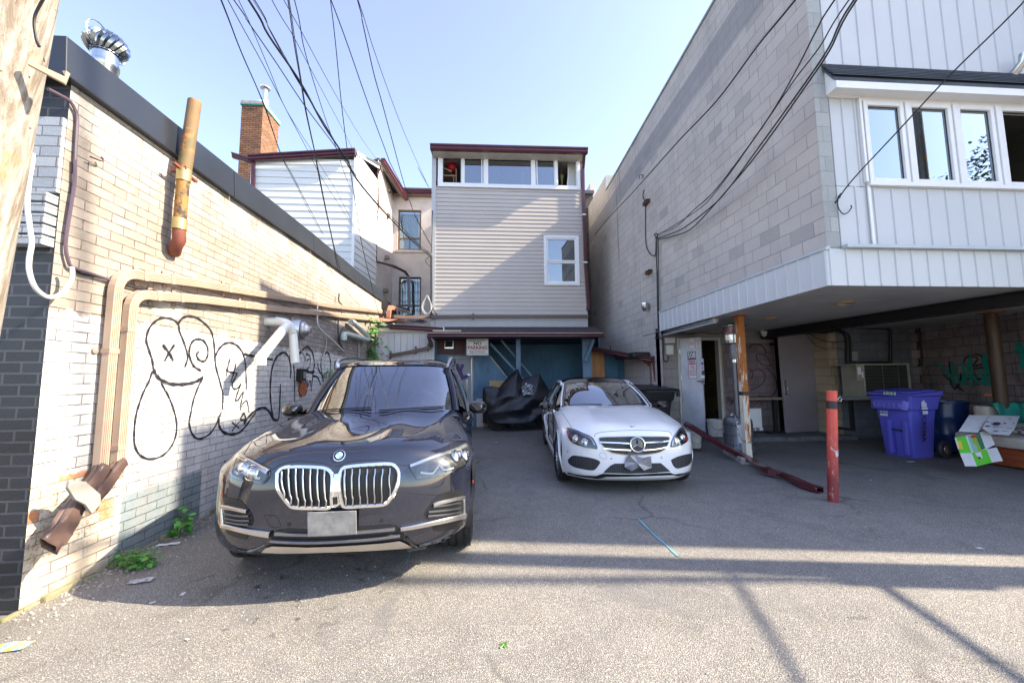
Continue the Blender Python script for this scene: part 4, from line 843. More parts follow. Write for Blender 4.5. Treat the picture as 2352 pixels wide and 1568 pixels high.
# brick chimney
c1, c2q = PY(552, 300, 15), PY(601, 300, 15); cb = Vector((c2q.x, c2q.x/((640-1110)/920.), 0)); ctz = PY(575, 242, 15).z
cyb = PX(640, 300, c2q.x).y
kk = thing('brick_chimney', (c1.x, 15, 8), 'tall brown brick chimney with a green metal cap and thin flue', 'chimney')
m_chy = BR('brown_chimney_brick', 'Y', .215, .075, .012, (.20, .085, .04), (.36, .17, .085), (.07, .05, .04), .9, .9, 60, .4); m_chx = BR('orange_chimney_brick', 'X', .215, .075, .012, (.22, .10, .045), (.40, .19, .09), (.09, .065, .05), .9, .9, 60, .4)
mb = MB(); mb.add([(c1.x, 15, 6), (c2q.x, 15, 6), (c2q.x, 15, ctz), (c1.x, 15, ctz)], [(0, 1, 2, 3)]); mb.cur = 1
mb.add([(c2q.x, 15, 6), (c2q.x, cyb, 6), (c2q.x, cyb, ctz), (c2q.x, 15, ctz)], [(0, 1, 2, 3)]); mb.add([(c1.x, 15, 6), (c1.x, cyb, 6), (c1.x, cyb, ctz), (c1.x, 15, ctz)], [(0, 1, 2, 3)]); mb.cur = 0
mb.add([(c1.x, cyb, 6), (c2q.x, cyb, 6), (c2q.x, cyb, ctz), (c1.x, cyb, ctz)], [(0, 1, 2, 3)]); mb.build('stack', [m_chy, m_chx], kk)
mb = MB(); mb.box((c1.x-.04, 14.96, ctz), (c2q.x+.04, cyb+.04, ctz+.06)); mb.build('flashing_band', M('green_copper', (.05, .22, .16), .5), kk)
mb = MB(); mb.box((c1.x-.03, 14.97, ctz+.062), (c2q.x+.03, cyb+.03, ctz+.17)); mb.build('cap', m_conc, kk)
f_ = PY(608, 230, 16); ft = PY(611, 205, 16)
mb = MB(); mb.cyl((f_.x, 16, ctz+.1), (f_.x, 16, ft.z), .085, 16); mb.lathe([(.19, 0), (.2, .03), (.03, .09)], (f_.x, 16, ft.z+.02), n=20); mb.build('flue', M('bright_flue', (.75, .78, .8), .25, .9), kk, smooth=True)
for k in range(3): mb = MB(); mb.cyl((c1.x+.42+k*.14, 15.4, ctz+.16), (c1.x+.42+k*.14, 15.4, ctz+.5), .05, 10); mb.build('vent_pipe', m_white, kk, smooth=True)

# far right: dark brick house end and stepped parapets beyond
RX = 4.0
db = thing('dark_brick_house', (4, 15, 0), 'narrow sliver of dark brick house between the grey house and block wall', 'house')
m_dbr = BR('dark_brick', 'Y', .215, .075, .01, (.05, .035, .03), (.10, .075, .06), (.16, .15, .14), .9, .7, 60, .4)
xa, xb = PY(1344, 600, 14.5).x, 4.2; za, zb2 = PY(1358, 448, 14.5).z, 2
mb = MB(); mb.add([(xa, 14.5, 2), (xb, 14.5, 2), (xb, 14.5, za), (xa, 14.5, za)], [(0, 1, 2, 3)]); mb.add([(xa, 14.5, 2), (xa, 18, 2), (xa, 18, za), (xa, 14.5, za)], [(0, 1, 2, 3)]); mb.build('wall', m_dbr, db)
mb = MB(); mb.box((xa-.05, 14.35, za), (xb, 18, za+.12)); mb.build('eave', M('dark_eave', (.05, .06, .07), .5), db)
p_a, p_b = PY(1356, 440, 16), PY(1367, 421, 16); mb = MB(); mb.box((p_a.x, 16, za), (p_b.x, 17, p_b.z)); mb.build('parapet', m_stucco, db)
# ================================================================== right-hand block building
def blockmat(name, axis, c1, c2, cm, bw=.37, bh=.186, band=False):
    m, nt, b = mnew(name); p = pos(nt); v, s = wallcoord(nt, axis, p); v = wobble(nt, v, p, .004, 6)
    t = bricktex(nt, v, bw, bh, .006, (0, 0, 0), (1, 1, 1), (.5, .5, .5), smooth=.5)
    r_ = t.outputs['Color']; o = mix(nt, r_, c1, c2)
    dk = ramp(nt, noi(nt, v, 1.35, 1), .64, .66)
    wn = N(nt, 'ShaderNodeTexWhiteNoise', noise_dimensions='1D'); nt.links.new(r_, wn.inputs['W'])
    sel = ramp(nt, wn.outputs['Value'], .965, .97); o = mix(nt, math_(nt, 'MULTIPLY', sel, .3), o, (.17, .165, .165))
    o = mix(nt, .6, o, ramp(nt, noi(nt, p, .9, 6, .65), .3, .7, (.74, .73, .73), (1.02, 1.0, .97)), 'MULTIPLY')
    gr = noi(nt, p, 130, 4, .8); o = mix(nt, .7, o, ramp(nt, gr, .34, .56, (.55, .54, .54), (1.0, 1, 1)), 'MULTIPLY')
    sk = ramp(nt, noi(nt, comb(nt, math_(nt, 'MULTIPLY', s[0], 1.0), math_(nt, 'MULTIPLY', s[1], 1.0), math_(nt, 'MULTIPLY', s[2], .12)), 3.1, 6, .75), .5, .72); o = mix(nt, math_(nt, 'MULTIPLY', sk, .35), o, (.22, .21, .20))
    if band:
        Y, Z = s[1], s[2]
        zb_ = math_(nt, 'SUBTRACT', Z, math_(nt, 'MULTIPLY', math_(nt, 'SUBTRACT', 12.5, Y), .035))
        lo_ = ramp(nt, math_(nt, 'MULTIPLY', zb_, .1), .655, .657); hi_ = ramp(nt, math_(nt, 'MULTIPLY', zb_, .1), .712, .714, (1, 1, 1), (0, 0, 0))
        bd_ = math_(nt, 'MULTIPLY', math_(nt, 'MULTIPLY', lo_, hi_), ramp(nt, math_(nt, 'MULTIPLY', Y, .1), .4, .44))
        bd_ = math_(nt, 'MULTIPLY', bd_, ramp(nt, math_(nt, 'MULTIPLY', Y, .1), 1.15, 1.25, (1, 1, 1), (0, 0, 0)))
        o = mix(nt, math_(nt, 'MULTIPLY', bd_, .6), o, (.19, .185, .20))
        # warm reflected light painted in, and dark run marks, near the far end
        warm_refl = math_(nt, 'MULTIPLY', ramp(nt, math_(nt, 'MULTIPLY', Y, .1), 1.0, 1.22), ramp(nt, math_(nt, 'ADD', math_(nt, 'MULTIPLY', Z, .12), math_(nt, 'MULTIPLY', noi(nt, p, 1.6, 5), .3)), .62, .95))
        o = mix(nt, math_(nt, 'MULTIPLY', warm_refl, .55), o, (.42, .26, .13))
        cy_ = comb(nt, 0, math_(nt, 'MULTIPLY', Y, 1.0), math_(nt, 'MULTIPLY', Z, .05)); st_ = ramp(nt, noi(nt, cy_, 4.2, 3), .60, .68)
        st_ = math_(nt, 'MULTIPLY', st_, ramp(nt, math_(nt, 'MULTIPLY', Y, .1), .96, 1.1)); o = mix(nt, math_(nt, 'MULTIPLY', st_, .6), o, (.10, .09, .085))
        lt_ = ramp(nt, math_(nt, 'MULTIPLY', Z, .1), .16, .45, (1, 1, 1), (0, 0, 0)); o = mix(nt, math_(nt, 'MULTIPLY', lt_, .25), o, (.46, .46, .46))
    o = mix(nt, math_(nt, 'MULTIPLY', t.outputs['Fac'], ramp(nt, noi(nt, p, 2.2, 4), .35, .65, (.3, .3, .3), (.9, .9, .9))), o, cm)
    nt.links.new(o, b.inputs['Base Color']); b.inputs['Roughness'].default_value = .92
    h = math_(nt, 'ADD', math_(nt, 'MULTIPLY', t.outputs['Fac'], -1.0), math_(nt, 'MULTIPLY', gr, .5)); bump(nt, b, h, .55, .01); return m
m_bkx = blockmat('grey_block_side', 'X', (.50, .45, .405), (.56, .51, .465), (.17, .16, .155), band=True)
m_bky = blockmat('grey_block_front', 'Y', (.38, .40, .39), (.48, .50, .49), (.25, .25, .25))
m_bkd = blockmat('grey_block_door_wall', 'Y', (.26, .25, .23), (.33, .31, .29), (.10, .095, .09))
bb = thing('block_building', (RX, 6, 0), 'tall grey concrete block building overhanging the parking bays', 'building')
FY = 4.28; OY = 8.72           # front of the overhang, back end of the overhang
fz = lambda y: 2.96
ztp = [(FY, 8.05), (6.1, 8.0), (9, 7.82), (12.2, 7.55)]
mb = MB()
ys_ = [(FY, 8.05), (OY, 7.84), (12.2, 7.56)]
mb.add([(RX, FY, 2.93), (RX, OY, 2.93), (RX, OY, ys_[1][1]), (RX, FY, 8.05)], [(0, 1, 2, 3)])
mb.add([(RX, OY, 0), (RX, 12.3, 0), (RX, 12.3, 7.56), (RX, OY, ys_[1][1])], [(0, 1, 2, 3)])
s1_ = PX(1408, 374, RX)
mb.add([(RX, 12.3, 0), (RX, 20, 0), (RX, 20, s1_.z-.35), (RX, 12.3, s1_.z)], [(0, 1, 2, 3)]); mb.cur = 1
mb.add([(RX, FY, 2.93), (RX+.17, FY, 2.93), (RX+.17, FY, 8.05), (RX, FY, 8.05)], [(0, 1, 2, 3)])
mb.add([(RX, 12.29, 7.5), (RX+.3, 12.29, 7.5), (RX+.3, 12.29, s1_.z), (RX, 12.29, s1_.z)], [(0, 1, 2, 3)])
mb.build('block_wall', [m_bkx, m_bky], bb)
mb = MB(); mb.box((RX+.01, FY+.1, 7.45), (16, 20, 7.5)); mb.box((15.9, FY+.5, 2.6), (16, 20, 7.6)); mb.box((RX+.01, 19.9, 2.6), (15.8, 20, 7.6)); mb.build('roof', m_conc, bb)
mb = MB(); mb.hexa([(RX-.03, FY-.02, 8.05), (RX+.2, FY-.02, 8.05), (RX+.2, 12.28, 7.56), (RX-.03, 12.28, 7.56), (RX-.03, FY-.02, 8.09), (RX+.2, FY-.02, 8.09), (RX+.2, 12.28, 7.6), (RX-.03, 12.28, 7.6)]); mb.build('coping', M('grey_coping', (.3, .33, .33), .4), bb)
# deep vertical panel cladding
m_pan = M('white_panel_siding', (.53, .55, .555), .42, var=.06, scale=.8)
def panels(mb, o, ax, nrm, L, z0, z1, pitch, d=.012, rise=0, zf=None):
    ax = Vector(ax); nrm = Vector(nrm); o = Vector((o[0], o[1], 0)); s_ = 0
    while s_ < L-.01:
        e_ = min(L, s_+pitch)
        for a, b, q0, q1 in ((s_, s_+.028, 0, 0), (s_+.028, s_+.034, 0, d), (s_+.034, s_+.05, d, d), (s_+.05, s_+.056, d, 0), (s_+.056, e_, 0, 0)):
            b = min(b, e_)
            if b <= a: continue
            t0, t1 = z0, z1
            mb.add([o+ax*a+nrm*q0+Vector((0, 0, t0)), o+ax*b+nrm*q1+Vector((0, 0, t0)), o+ax*b+nrm*q1+Vector((0, 0, t1)), o+ax*a+nrm*q0+Vector((0, 0, t1))], [(0, 1, 2, 3)])
        s_ = e_
FX = RX-.035; CYF = FY-.02
mb = MB(); panels(mb, (FX, OY), (0, -1, 0), (-1, 0, 0), OY-CYF, 2.52, 2.94, .2); panels(mb, (FX, CYF), (1, 0, 0), NY, 6.5, 2.52, 2.955, .205)
mb.build('fascia_panel', m_pan, bb)
mb = MB(); mb.hexa([(FX-.02, CYF-.02, 2.94), (RX+.0, CYF-.02, 2.94), (RX+.0, OY, 2.94), (FX-.02, OY, 2.94), (FX-.02, CYF-.02, 2.965), (RX, CYF-.02, 2.99), (RX, OY, 2.99), (FX-.02, OY, 2.965)])
mb.box((RX+.175, CYF-.07, 2.957), (10.4, CYF+.02, 2.995)); mb.build('ledge', M('grey_ledge', (.45, .5, .53), .4), bb)
# front cladding above, bay with the windows
FW = FY+.03; wz0, wz1 = 3.80, 4.80; wx0_, wx1_ = 4.62, 10.4
mb = MB(); panels(mb, (RX+.17, FW), (1, 0, 0), NY, 6.2, 2.99, 3.74, .235); panels(mb, (RX+.17, FW), (1, 0, 0), NY, wx0_-RX-.17-.03, 3.745, 4.86, .16); panels(mb, (RX+.17, FW), (1, 0, 0), NY, 6.2, 5.28, 8.05, .235)
mb.build('front_panel', m_pan, bb)
mb = MB(); mb.box((wx0_-.02, FW-.055, 3.742), (wx1_, FW+.04, 3.79)); mb.box((wx0_-.035, FW-.03, 3.0), (wx0_+.0, FW-.013, 3.74)); mb.box((wx0_-.05, FW-.04, 3.79), (wx0_-.02, FW+.02, 4.86)); mb.box((RX+.172, FW-.03, 4.86), (wx0_-.02, FW-.001, 4.885)); mb.box((wx0_-.02, FW-.02, 4.832), (wx1_, FW+.04, 4.92)); mb.build('sill', m_white, bb, bevel=.004)
# windows: casements with glass
cuts = [4.63, 5.16, 5.21, 5.80, 5.86, 6.38, 6.44, 7.6, 7.66, 8.8]
for i in range(0, 10, 2):
    a, b = cuts[i], cuts[i+1]; mb = MB(); frame(mb, a, b, 3.79, 4.83, FW-.03, FW+.05, .055)
    if i == 6: pass
    wn = mb.build('window', m_white, bb, bevel=.006)
    mb = MB(); frame(mb, a+.055, b-.055, 3.845, 4.775, FW+.0, FW+.018, .008); mb.build('gasket', m_blk, wn)
    if i != 6: mb = MB(); mb.box((a+.063, FW+.004, 3.853), (b-.063, FW+.010, 4.767)); mb.build('pane', glassmat('bay_glass', (.35, .45, .48), 2.6, .012, .16, (.80, .92, 1)), wn)
for a in (5.165, 5.805, 6.385, 7.605): mb = MB(); mb.box((a, FW-.045, 3.79), (a+.04, FW+.04, 4.83)); mb.build('mullion', m_white, bb, bevel=.004)
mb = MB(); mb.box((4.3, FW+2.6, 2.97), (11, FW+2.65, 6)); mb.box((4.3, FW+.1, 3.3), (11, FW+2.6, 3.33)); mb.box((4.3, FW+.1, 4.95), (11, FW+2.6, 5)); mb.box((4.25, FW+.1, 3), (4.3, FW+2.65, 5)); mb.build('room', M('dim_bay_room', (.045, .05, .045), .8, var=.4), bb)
mb = MB(); rows = []
for z in (3.86, 4.76): rows.append([(5.5+.3*i/16, FW+.12+.015*math.sin(i*1.9), z) for i in range(17)])
mb.grid(rows); mb.build('curtain', M('grey_curtain', (.2, .22, .22), .9), bb, smooth=True)
mb = MB(); mb.box((5.95, FW+.6, 4.25), (6.12, FW+.62, 4.55)); mb.box((6.18, FW+.5, 4.0), (6.32, FW+.52, 4.5)); mb.build('paper', m_white, bb)
# canopy roof over the bay
mb = MB(); cz0, cz1 = 4.98, 5.29; cyo = FW-.17
mb.hexa([(RX+.13, cyo, 4.96), (10.4, cyo, 4.96), (10.4, FW, 5.24), (RX+.13, FW, 5.24), (RX+.13, cyo, 5.0), (10.4, cyo, 5.0), (10.4, FW, 5.28), (RX+.13, FW, 5.28)])
for k in range(7):
    t0 = k/7.; mb.hexa([(RX+.12, cyo-.02+.17*t0, 5.02+.28*t0), (10.4, cyo-.02+.17*t0, 5.02+.28*t0), (10.4, cyo+.17*(t0+.16), 5.02+.28*(t0+.15)), (RX+.12, cyo+.17*(t0+.16), 5.02+.28*(t0+.15)), (RX+.12, cyo-.02+.17*t0, 5.032+.28*t0), (10.4, cyo-.02+.17*t0, 5.032+.28*t0), (10.4, cyo+.17*(t0+.16), 5.025+.28*(t0+.15)), (RX+.12, cyo+.17*(t0+.16), 5.025+.28*(t0+.15))])
mb.build('canopy_roof', M('blue_grey_shingles', (.085, .105, .125), .85, col2=(.05, .06, .075), scale=5, bm=.6, bs=120, stretch=(.4, 3, 1)), bb)
mb = MB(); mb.box((RX+.16, cyo+.0, 4.87), (10.4, cyo+.03, 4.958)); mb.box((RX+.16, cyo+.03, 4.88), (10.4, FW-.02, 4.89)); mb.add([(RX+.155, cyo, 4.87), (RX+.155, FW, 4.87), (RX+.155, FW, 5.22), (RX+.155, cyo, 4.96)], [(0, 1, 2, 3)]); mb.build('canopy_fascia', m_white, bb)
mb = MB(); a_ = PY(2346, 145, FW-.1); mb.tube([(a_.x, FW, a_.z-.1), (a_.x, FW-.12, a_.z), (a_.x, FW-.14, a_.z+.1)], .05, 12); mb.build('vent_pipe', m_galv, bb, smooth=True)
# metal soffit boards running front to back, slab-thin channels
mb = MB(); x = FX+.012; zS = 2.525
z_s = lambda y: zS
y = FY
while y < 9.6:
    mb.box((FX+.012, y, zS), (10.4, y+.142, zS+.02)); mb.box((FX+.012, y+.142, zS+.008), (10.4, y+.152, zS+.02)); y += .152
m_sof = M('grey_metal_soffit', (.42, .43, .42), .42, var=.2, scale=1.3)
mb.build('soffit', m_sof, bb)
mb = MB(); mb.box((RX+.2, FY+.1, 2.6), (10.4, 9.6, 2.9)); mb.build('floor_slab', m_conc, bb)
for i, (u, v, Y_) in enumerate(((1940, 696, 0), (1769, 731, 0))):
    q = PZ(u, v, 2.52); mb = MB(); mb.lathe([(.115, 0), (.115, -.012), (.085, -.014), (.08, 0), (.06, .03)], (q.x, q.y, 2.524), n=28, cap=False); mb.build('downlight_ring', M('brass_ring', (.5, .36, .16), .4, .5), bb, smooth=True)
    mb = MB(); mb.lathe([(.08, 0), (.001, .0)], (q.x, q.y, 2.5235), n=24, cap=False); mb.build('downlight_bulb', m_dark, bb)
# tube light along the fascia foot
q0, q1 = PX(*K('D3', 215, 388), RX+.08), PX(*K('D3', 745, 245), RX+.08)
mb = MB(); mb.box((RX+.03, q1.y, 2.45), (RX+.12, q0.y, 2.515)); tl = mb.build('tube_light', m_galv, bb, bevel=.004)
mb = MB(); mb.box((RX+.04, q1.y+.03, 2.43), (RX+.11, q0.y-.03, 2.449)); mb.build('diffuser', M('grey_diffuser', (.5, .52, .56), .3), tl)
# ground floor door wall (faces the lot), recess and services wall
DY = 8.82; doA = (4.50, 5.48); d1a = PY(*K('D3', 395, 435), DY); d1b = PY(*K('D3', 775, 425), DY); dtz = d1a.z
slabz = gz(DY)+.06; fz_ = PY(*K('D3', 390, 1260), DY).z
mb = MB(); fx_a, fx_b = PY(*K('D3', 375, 800), DY).x, PY(*K('D3', 800, 800), DY).x
dx0, dx1 = PY(*K('D3', 1345, 900), DY).x, PY(*K('D3', 1850, 900), DY).x; dxt = PY(1800, 768, DY).z
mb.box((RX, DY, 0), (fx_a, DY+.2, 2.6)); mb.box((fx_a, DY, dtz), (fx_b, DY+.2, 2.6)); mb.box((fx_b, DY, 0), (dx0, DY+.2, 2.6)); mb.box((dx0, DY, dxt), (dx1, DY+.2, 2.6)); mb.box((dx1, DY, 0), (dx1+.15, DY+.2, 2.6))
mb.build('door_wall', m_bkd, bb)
# mauve over-paint on the wall between the doors
m_mauve = BR('mauve_painted_block', 'Y', .37, .186, .005, (.19, .15, .165), (.25, .20, .22), (.09, .075, .08), .85, .5, 80, .4)
mb = MB(); mb.box((fx_b+.06, DY-.006, 0), (dx0-.02, DY-.001, 2.26)); mb.build('painted_patch', m_mauve, bb)
m_tanblk = BR('tan_block', 'Y', .17, .186, .005, (.40, .31, .20), (.50, .41, .29), (.15, .13, .10), .85, .5, 80, .4)
m_slate = BR('slate_painted_block', 'Y', .37, .186, .005, (.17, .19, .22), (.22, .235, .265), (.09, .095, .105), .8, .5, 80, .5)
PYf = 8.25; px0, px1 = PY(*K('D3', 1870, 900), PYf).x, PY(*K('D3', 1960, 900), PYf).x
ax1 = PY(*K('D4', 1085, 600), PYf).x
mb = MB(); mb.box((px0, PYf, 0), (px1, DY, 2.6)); mb.build('pier', m_tanblk, bb)
mb = MB(); mb.box((px1, PYf, 0), (ax1+.1, PYf+.2, 2.6)); mb.box((ax1+.05, PYf+.21, 0), (ax1+1.2, PYf+.3, 2.6)); mb.build('service_wall', m_slate, bb)
# graffiti side wall, angled
ga_ = R(17.2); gd = Vector((-math.sin(ga_), -math.cos(ga_), 0)); g0 = Vector((ax1+.22, PYf+.02, 0)); gn = Vector((-gd.y, gd.x, 0)); gn = -gn if gn.x > 0 else gn
def gmat():
    m, nt, b = mnew('sooty_mauve_block'); p = pos(nt); s = sep(nt, p); u = math_(nt, 'ADD', math_(nt, 'MULTIPLY', s[0], gd.x), math_(nt, 'MULTIPLY', s[1], gd.y)); v = wobble(nt, comb(nt, u, s[2]), p, .004)
    t = bricktex(nt, v, .37, .186, .006, (.27, .22, .225), (.37, .31, .30), (.045, .04, .04), smooth=.4)
    o = mix(nt, ramp(nt, noi(nt, p, 1.6, 5, .7), .35, .65), mix(nt, .8, t.outputs['Color'], (.45, .42, .40), 'MULTIPLY'), t.outputs['Color'])
    so = ramp(nt, noi(nt, comb(nt, u, math_(nt, 'MULTIPLY', s[2], .25)), 1.7, 5, .7), .56, .68); o = mix(nt, math_(nt, 'MULTIPLY', so, .8), o, (.04, .036, .034))
    nt.links.new(o, b.inputs['Base Color']); b.inputs['Roughness'].default_value = .9; bump(nt, b, math_(nt, 'MULTIPLY', t.outputs['Fac'], -1.0), .6, .01); return m
m_gw = gmat(); gl_ = 5.0
mb = MB(); e0, e1 = g0, g0+gd*gl_
mb.add([(e0.x, e0.y, 0), (e1.x, e1.y, 0), (e1.x, e1.y, 2.6), (e0.x, e0.y, 2.6)], [(0, 1, 2, 3)]); mb.add([(ax1+.02, PYf-.004, 0), (e0.x+.02, e0.y-.03, 0), (e0.x+.02, e0.y-.03, 2.6), (ax1+.02, PYf-.004, 2.6)], [(0, 1, 2, 3)]); mb.build('side_wall', m_gw, bb)
def GW(key, x, y, off=.01):    # sight line met with the angled wall
    d = ray(*K(key, x, y)); o_ = g0+gn*off; t = (o_-CAM).dot(gn)/d.dot(gn); return CAM+d*t
m_teal = M('teal_spray_paint', (.012, .30, .24), .5, var=.15)
mb = MB(); bs_ = [([(1325, 665), (1400, 730), (1470, 800), (1510, 900)], .06), ([(1510, 900), (1500, 780), (1490, 680), (1530, 760), (1560, 880)], .05), ([(1590, 660), (1600, 780), (1590, 880), (1560, 870)], .05), ([(1600, 900), (1640, 760), (1660, 640), (1680, 620)], .06),
 ([(1670, 640), (1680, 780), (1670, 920)], .055), ([(1680, 800), (1730, 850), (1790, 880), (1820, 800), (1790, 640)], .055), ([(1790, 580), (1830, 700), (1870, 860), (1830, 880), (1740, 740)], .055), ([(1885, 460), (1890, 560), (1905, 760), (1880, 700), (1830, 620)], .07), ([(1890, 460), (1930, 580), (1950, 660)], .05),
 ([(2120, 560), (2145, 490), (2165, 560), (2180, 740)], .07), ([(2080, 580), (2130, 560)], .06), ([(1990, 820), (1950, 860), (1955, 930), (1990, 980)], .04)]
for bq_ in (bs_[:9], bs_[9:11], bs_[11:]):
    mb = MB()
    for pts, wd in bq_: mb.ribbon(crom([GW('D4', x, y, .012) for x, y in pts], 5), wd, gn, .1)
    mb.build('graffiti', m_teal, bb)
mb = MB()
for pts, wd in [([(1400, 790), (1500, 880), (1610, 960)], .03), ([(1460, 660), (1470, 760), (1480, 880), (1520, 930), (1560, 880), (1580, 780)], .04), ([(1560, 860), (1640, 760), (1740, 640), (1640, 620), (1600, 680)], .03), ([(1710, 590), (1790, 620), (1850, 660), (1700, 720)], .03), ([(1820, 480), (1870, 540), (1880, 600)], .035), ([(1700, 740), (1860, 720), (1860, 780), (1760, 840), (1600, 830)], .03), ([(1700, 780), (1760, 850)], .03)]:
    mb.ribbon(crom([GW('D4', x, y, .007) for x, y in pts], 5), wd, gn, .1)
mb.build('graffiti', m_spray, bb)
mb = MB(); m_mar = M('maroon_spray_paint', (.07, .015, .035), .6)
for pts, wd in [([(1060, 540), (1110, 500), (1180, 505), (1225, 550), (1235, 595)], .03), ([(1290, 710), (1240, 620), (1170, 590), (1140, 610), (1160, 660), (1210, 700), (1290, 712)], .022), ([(1235, 720), (1300, 790), (1340, 870), (1330, 960), (1270, 1010), (1150, 1000)], .022),
  ([(1080, 770), (1150, 745), (1210, 770), (1225, 840), (1180, 900), (1080, 950)], .022), ([(1075, 740), (1105, 770), (1100, 820), (1080, 840)], .02), ([(870, 960), (980, 955)], .03), ([(880, 1100), (930, 1020), (990, 960)], .03), ([(940, 1030), (1000, 1010)], .02), ([(1120, 545), (1125, 565)], .015), ([(1155, 540), (1160, 562)], .015), ([(1110, 1100), (1180, 1050)], .02), ([(1165, 1110), (1215, 1060)], .018), ([(1180, 1060), (1210, 1105)], .018)]:
    mb.ribbon(crom([PY(*K('D3', x, y), DY-.012) for x, y in pts], 5), wd, (0, -1, 0), .1)
mb.build('graffiti', m_mar, bb)
# raised concrete slab along the doors
mb = MB(); mb.hexa([(4.6, 8.02, .1), (px0+.3, 8.0, .1), (px0+.3, DY, .1), (4.6, DY, .1), (4.6, 8.05, .235), (px0+.3, 8.03, .235), (px0+.3, DY, .245), (4.6, DY, .245)]); mb.build('concrete_step', M('dark_concrete', (.16, .16, .16), .85, var=.5, bm=.4), bb, bevel=.01)
# open white door 508
m_door = M('grubby_white_door', (.58, .60, .64), .5, col2=(.44, .46, .50), scale=5, dirt=((.16, .14, .12), .67), stretch=(1, 1, .5), bm=.1)
mb = MB(); t = .055; frx = [(fx_a, fx_a+t), (fx_b-t, fx_b)]
for a, b in frx: mb.box((a, DY-.03, .22), (b, DY+.12, dtz))
mb.box((fx_a+t, DY-.03, dtz-t), (fx_b-t, DY+.12, dtz)); mb.build('door_frame', M('worn_cream_frame', (.50, .48, .42), .6, dirt=((.1, .09, .08), .6), scale=6), bb, bevel=.004)
mb = MB(); mb.box((fx_a, DY+.9, 0), (fx_b+.4, DY+1.0, 2.6)); mb.box((fx_b+.1, DY+.2, 0), (fx_b+.15, DY+1, 2.6)); mb.box((fx_a-.1, DY+.2, 2.5), (fx_b+.1, DY+.9, 2.55)); mb.box((fx_a-.1, DY+.2, 0), (fx_a-.05, DY+.9, 2.6)); mb.build('passage', M('dim_yellow_passage', (.10, .075, .03), .7, var=.6, scale=4), bb)
hx = fx_a+t+.01; ha = Vector((hx, DY-.035, 0)); far = PY(*K('D3', 645, 1375), 8.35)
dd = Vector((far.x-hx, 8.35-ha.y, 0)); Ld = dd.length; dd.normalize(); dn = Vector((dd.y, -dd.x, 0))
if dn.y > 0: dn = -dn
zb_, ztd = .27, dtz-.03
dr2 = thing('door_unused', (0, 0, 0), 'x', 'x'); bpy.data.objects.remove(dr2)
def onD(s, z, q=.0): return ha+dd*s+dn*q+Vector((0, 0, z))
mb = MB(); mb.hexa([onD(0, zb_, -.02), onD(Ld, zb_, -.02), onD(Ld, zb_, .02), onD(0, zb_, .02), onD(0, ztd, -.02), onD(Ld, ztd, -.02), onD(Ld, ztd, .02), onD(0, ztd, .02)])
d508 = mb.build('door', m_door, bb, bevel=.003); d508['label'] = 'grubby white door standing open with number 508'
for z in (ztd-.35, (ztd+zb_)/2+.1, zb_+.25): mb = MB(); mb.cyl(onD(-.005, z, .025), onD(-.005, z+.11, .025), .012, 8); mb.build('hinge', m_galv, d508)
def DP(key, x, y):
    d = ray(*K(key, x, y)); t = (ha-CAM).dot(dn)/d.dot(dn); q = CAM+d*t-ha; return q.dot(dd), q.z
def plate(name, key, x0, y0, x1, y1, mat, q=.022, th=.003, parent=d508):
    a = DP(key, x0, y0); b = DP(key, x1, y1); mb = MB()
    mb.hexa([onD(a[0], b[1], q-.001), onD(b[0], b[1], q-.001), onD(b[0], b[1], q+th), onD(a[0], b[1], q+th), onD(a[0], a[1], q-.001), onD(b[0], a[1], q-.001), onD(b[0], a[1], q+th), onD(a[0], a[1], q+th)])
    o = mb.build(name, mat, parent); return o, ((a[0]+b[0])/2, (a[1]+b[1])/2), abs(b[0]-a[0]), abs(a[1]-b[1])
m_sgr = M('dark_grey_plate', (.09, .09, .10), .4); m_swh = M('white_plastic_sign', (.72, .70, .70), .4, var=.06); m_mag = M('magenta_ink', (.30, .01, .09), .5); m_wht = M('white_lettering', (.75, .75, .75), .4)
_, c_, w_, h_ = plate('number_plate', 'E5', 520, 520, 692, 660, m_sgr)
lettering([('508', 0, 0, h_*1.02, 0, .003, 'CENTER', w_*.92)], onD(c_[0], c_[1], .028), dd, (0, 0, 1), [m_wht], 'number', _)
_, c_, w_, h_ = plate('private_parking_sign', 'E5', 533, 668, 715, 1040, m_swh)
L_ = [('PRIVATE', 0, .385*h_, .13*h_, 0, .003, 'CENTER', .74*w_), ('PARKING', 0, .265*h_, .13*h_, 0, .003, 'CENTER', .8*w_), ('24 HRS', 0, .14*h_, .085*h_, 0, .001, 'CENTER', .42*w_), ('7 DAYS/WEEK', 0, .05*h_, .085*h_, 0, .001, 'CENTER', .74*w_), ('UNAUTHORIZED', 0, -.07*h_, .07*h_, 0, .0008, 'CENTER', .72*w_), ('VEHICLES WILL BE', 0, -.155*h_, .07*h_, 0, .0008, 'CENTER', .78*w_), ('TOWED AWAY AT', 0, -.24*h_, .07*h_, 0, .0008, 'CENTER', .75*w_), ('OWNERS EXPENSE', 0, -.325*h_, .07*h_, 0, .0008, 'CENTER', .8*w_)]
so_ = lettering(L_, onD(c_[0], c_[1], .028), dd, (0, 0, 1), [m_mag], 'lettering', _)
mb = MB(); a = (c_[0]-w_/2, c_[1]-h_/2); b = (c_[0]+w_/2, c_[1]+h_/2)
for (s0_, z0_, s1_q, z1_q) in ((a[0], b[1]-.01, b[0], b[1]), (a[0], a[1], b[0], a[1]+.01), (a[0], a[1], a[0]+.009, b[1]), (b[0]-.009, a[1], b[0], b[1])):
    mb.hexa([onD(s0_, z0_, .025), onD(s1_q, z0_, .025), onD(s1_q, z0_, .027), onD(s0_, z0_, .027), onD(s0_, z1_q, .025), onD(s1_q, z1_q, .025), onD(s1_q, z1_q, .027), onD(s0_, z1_q, .027)])
mb.build('border', m_mag, _)
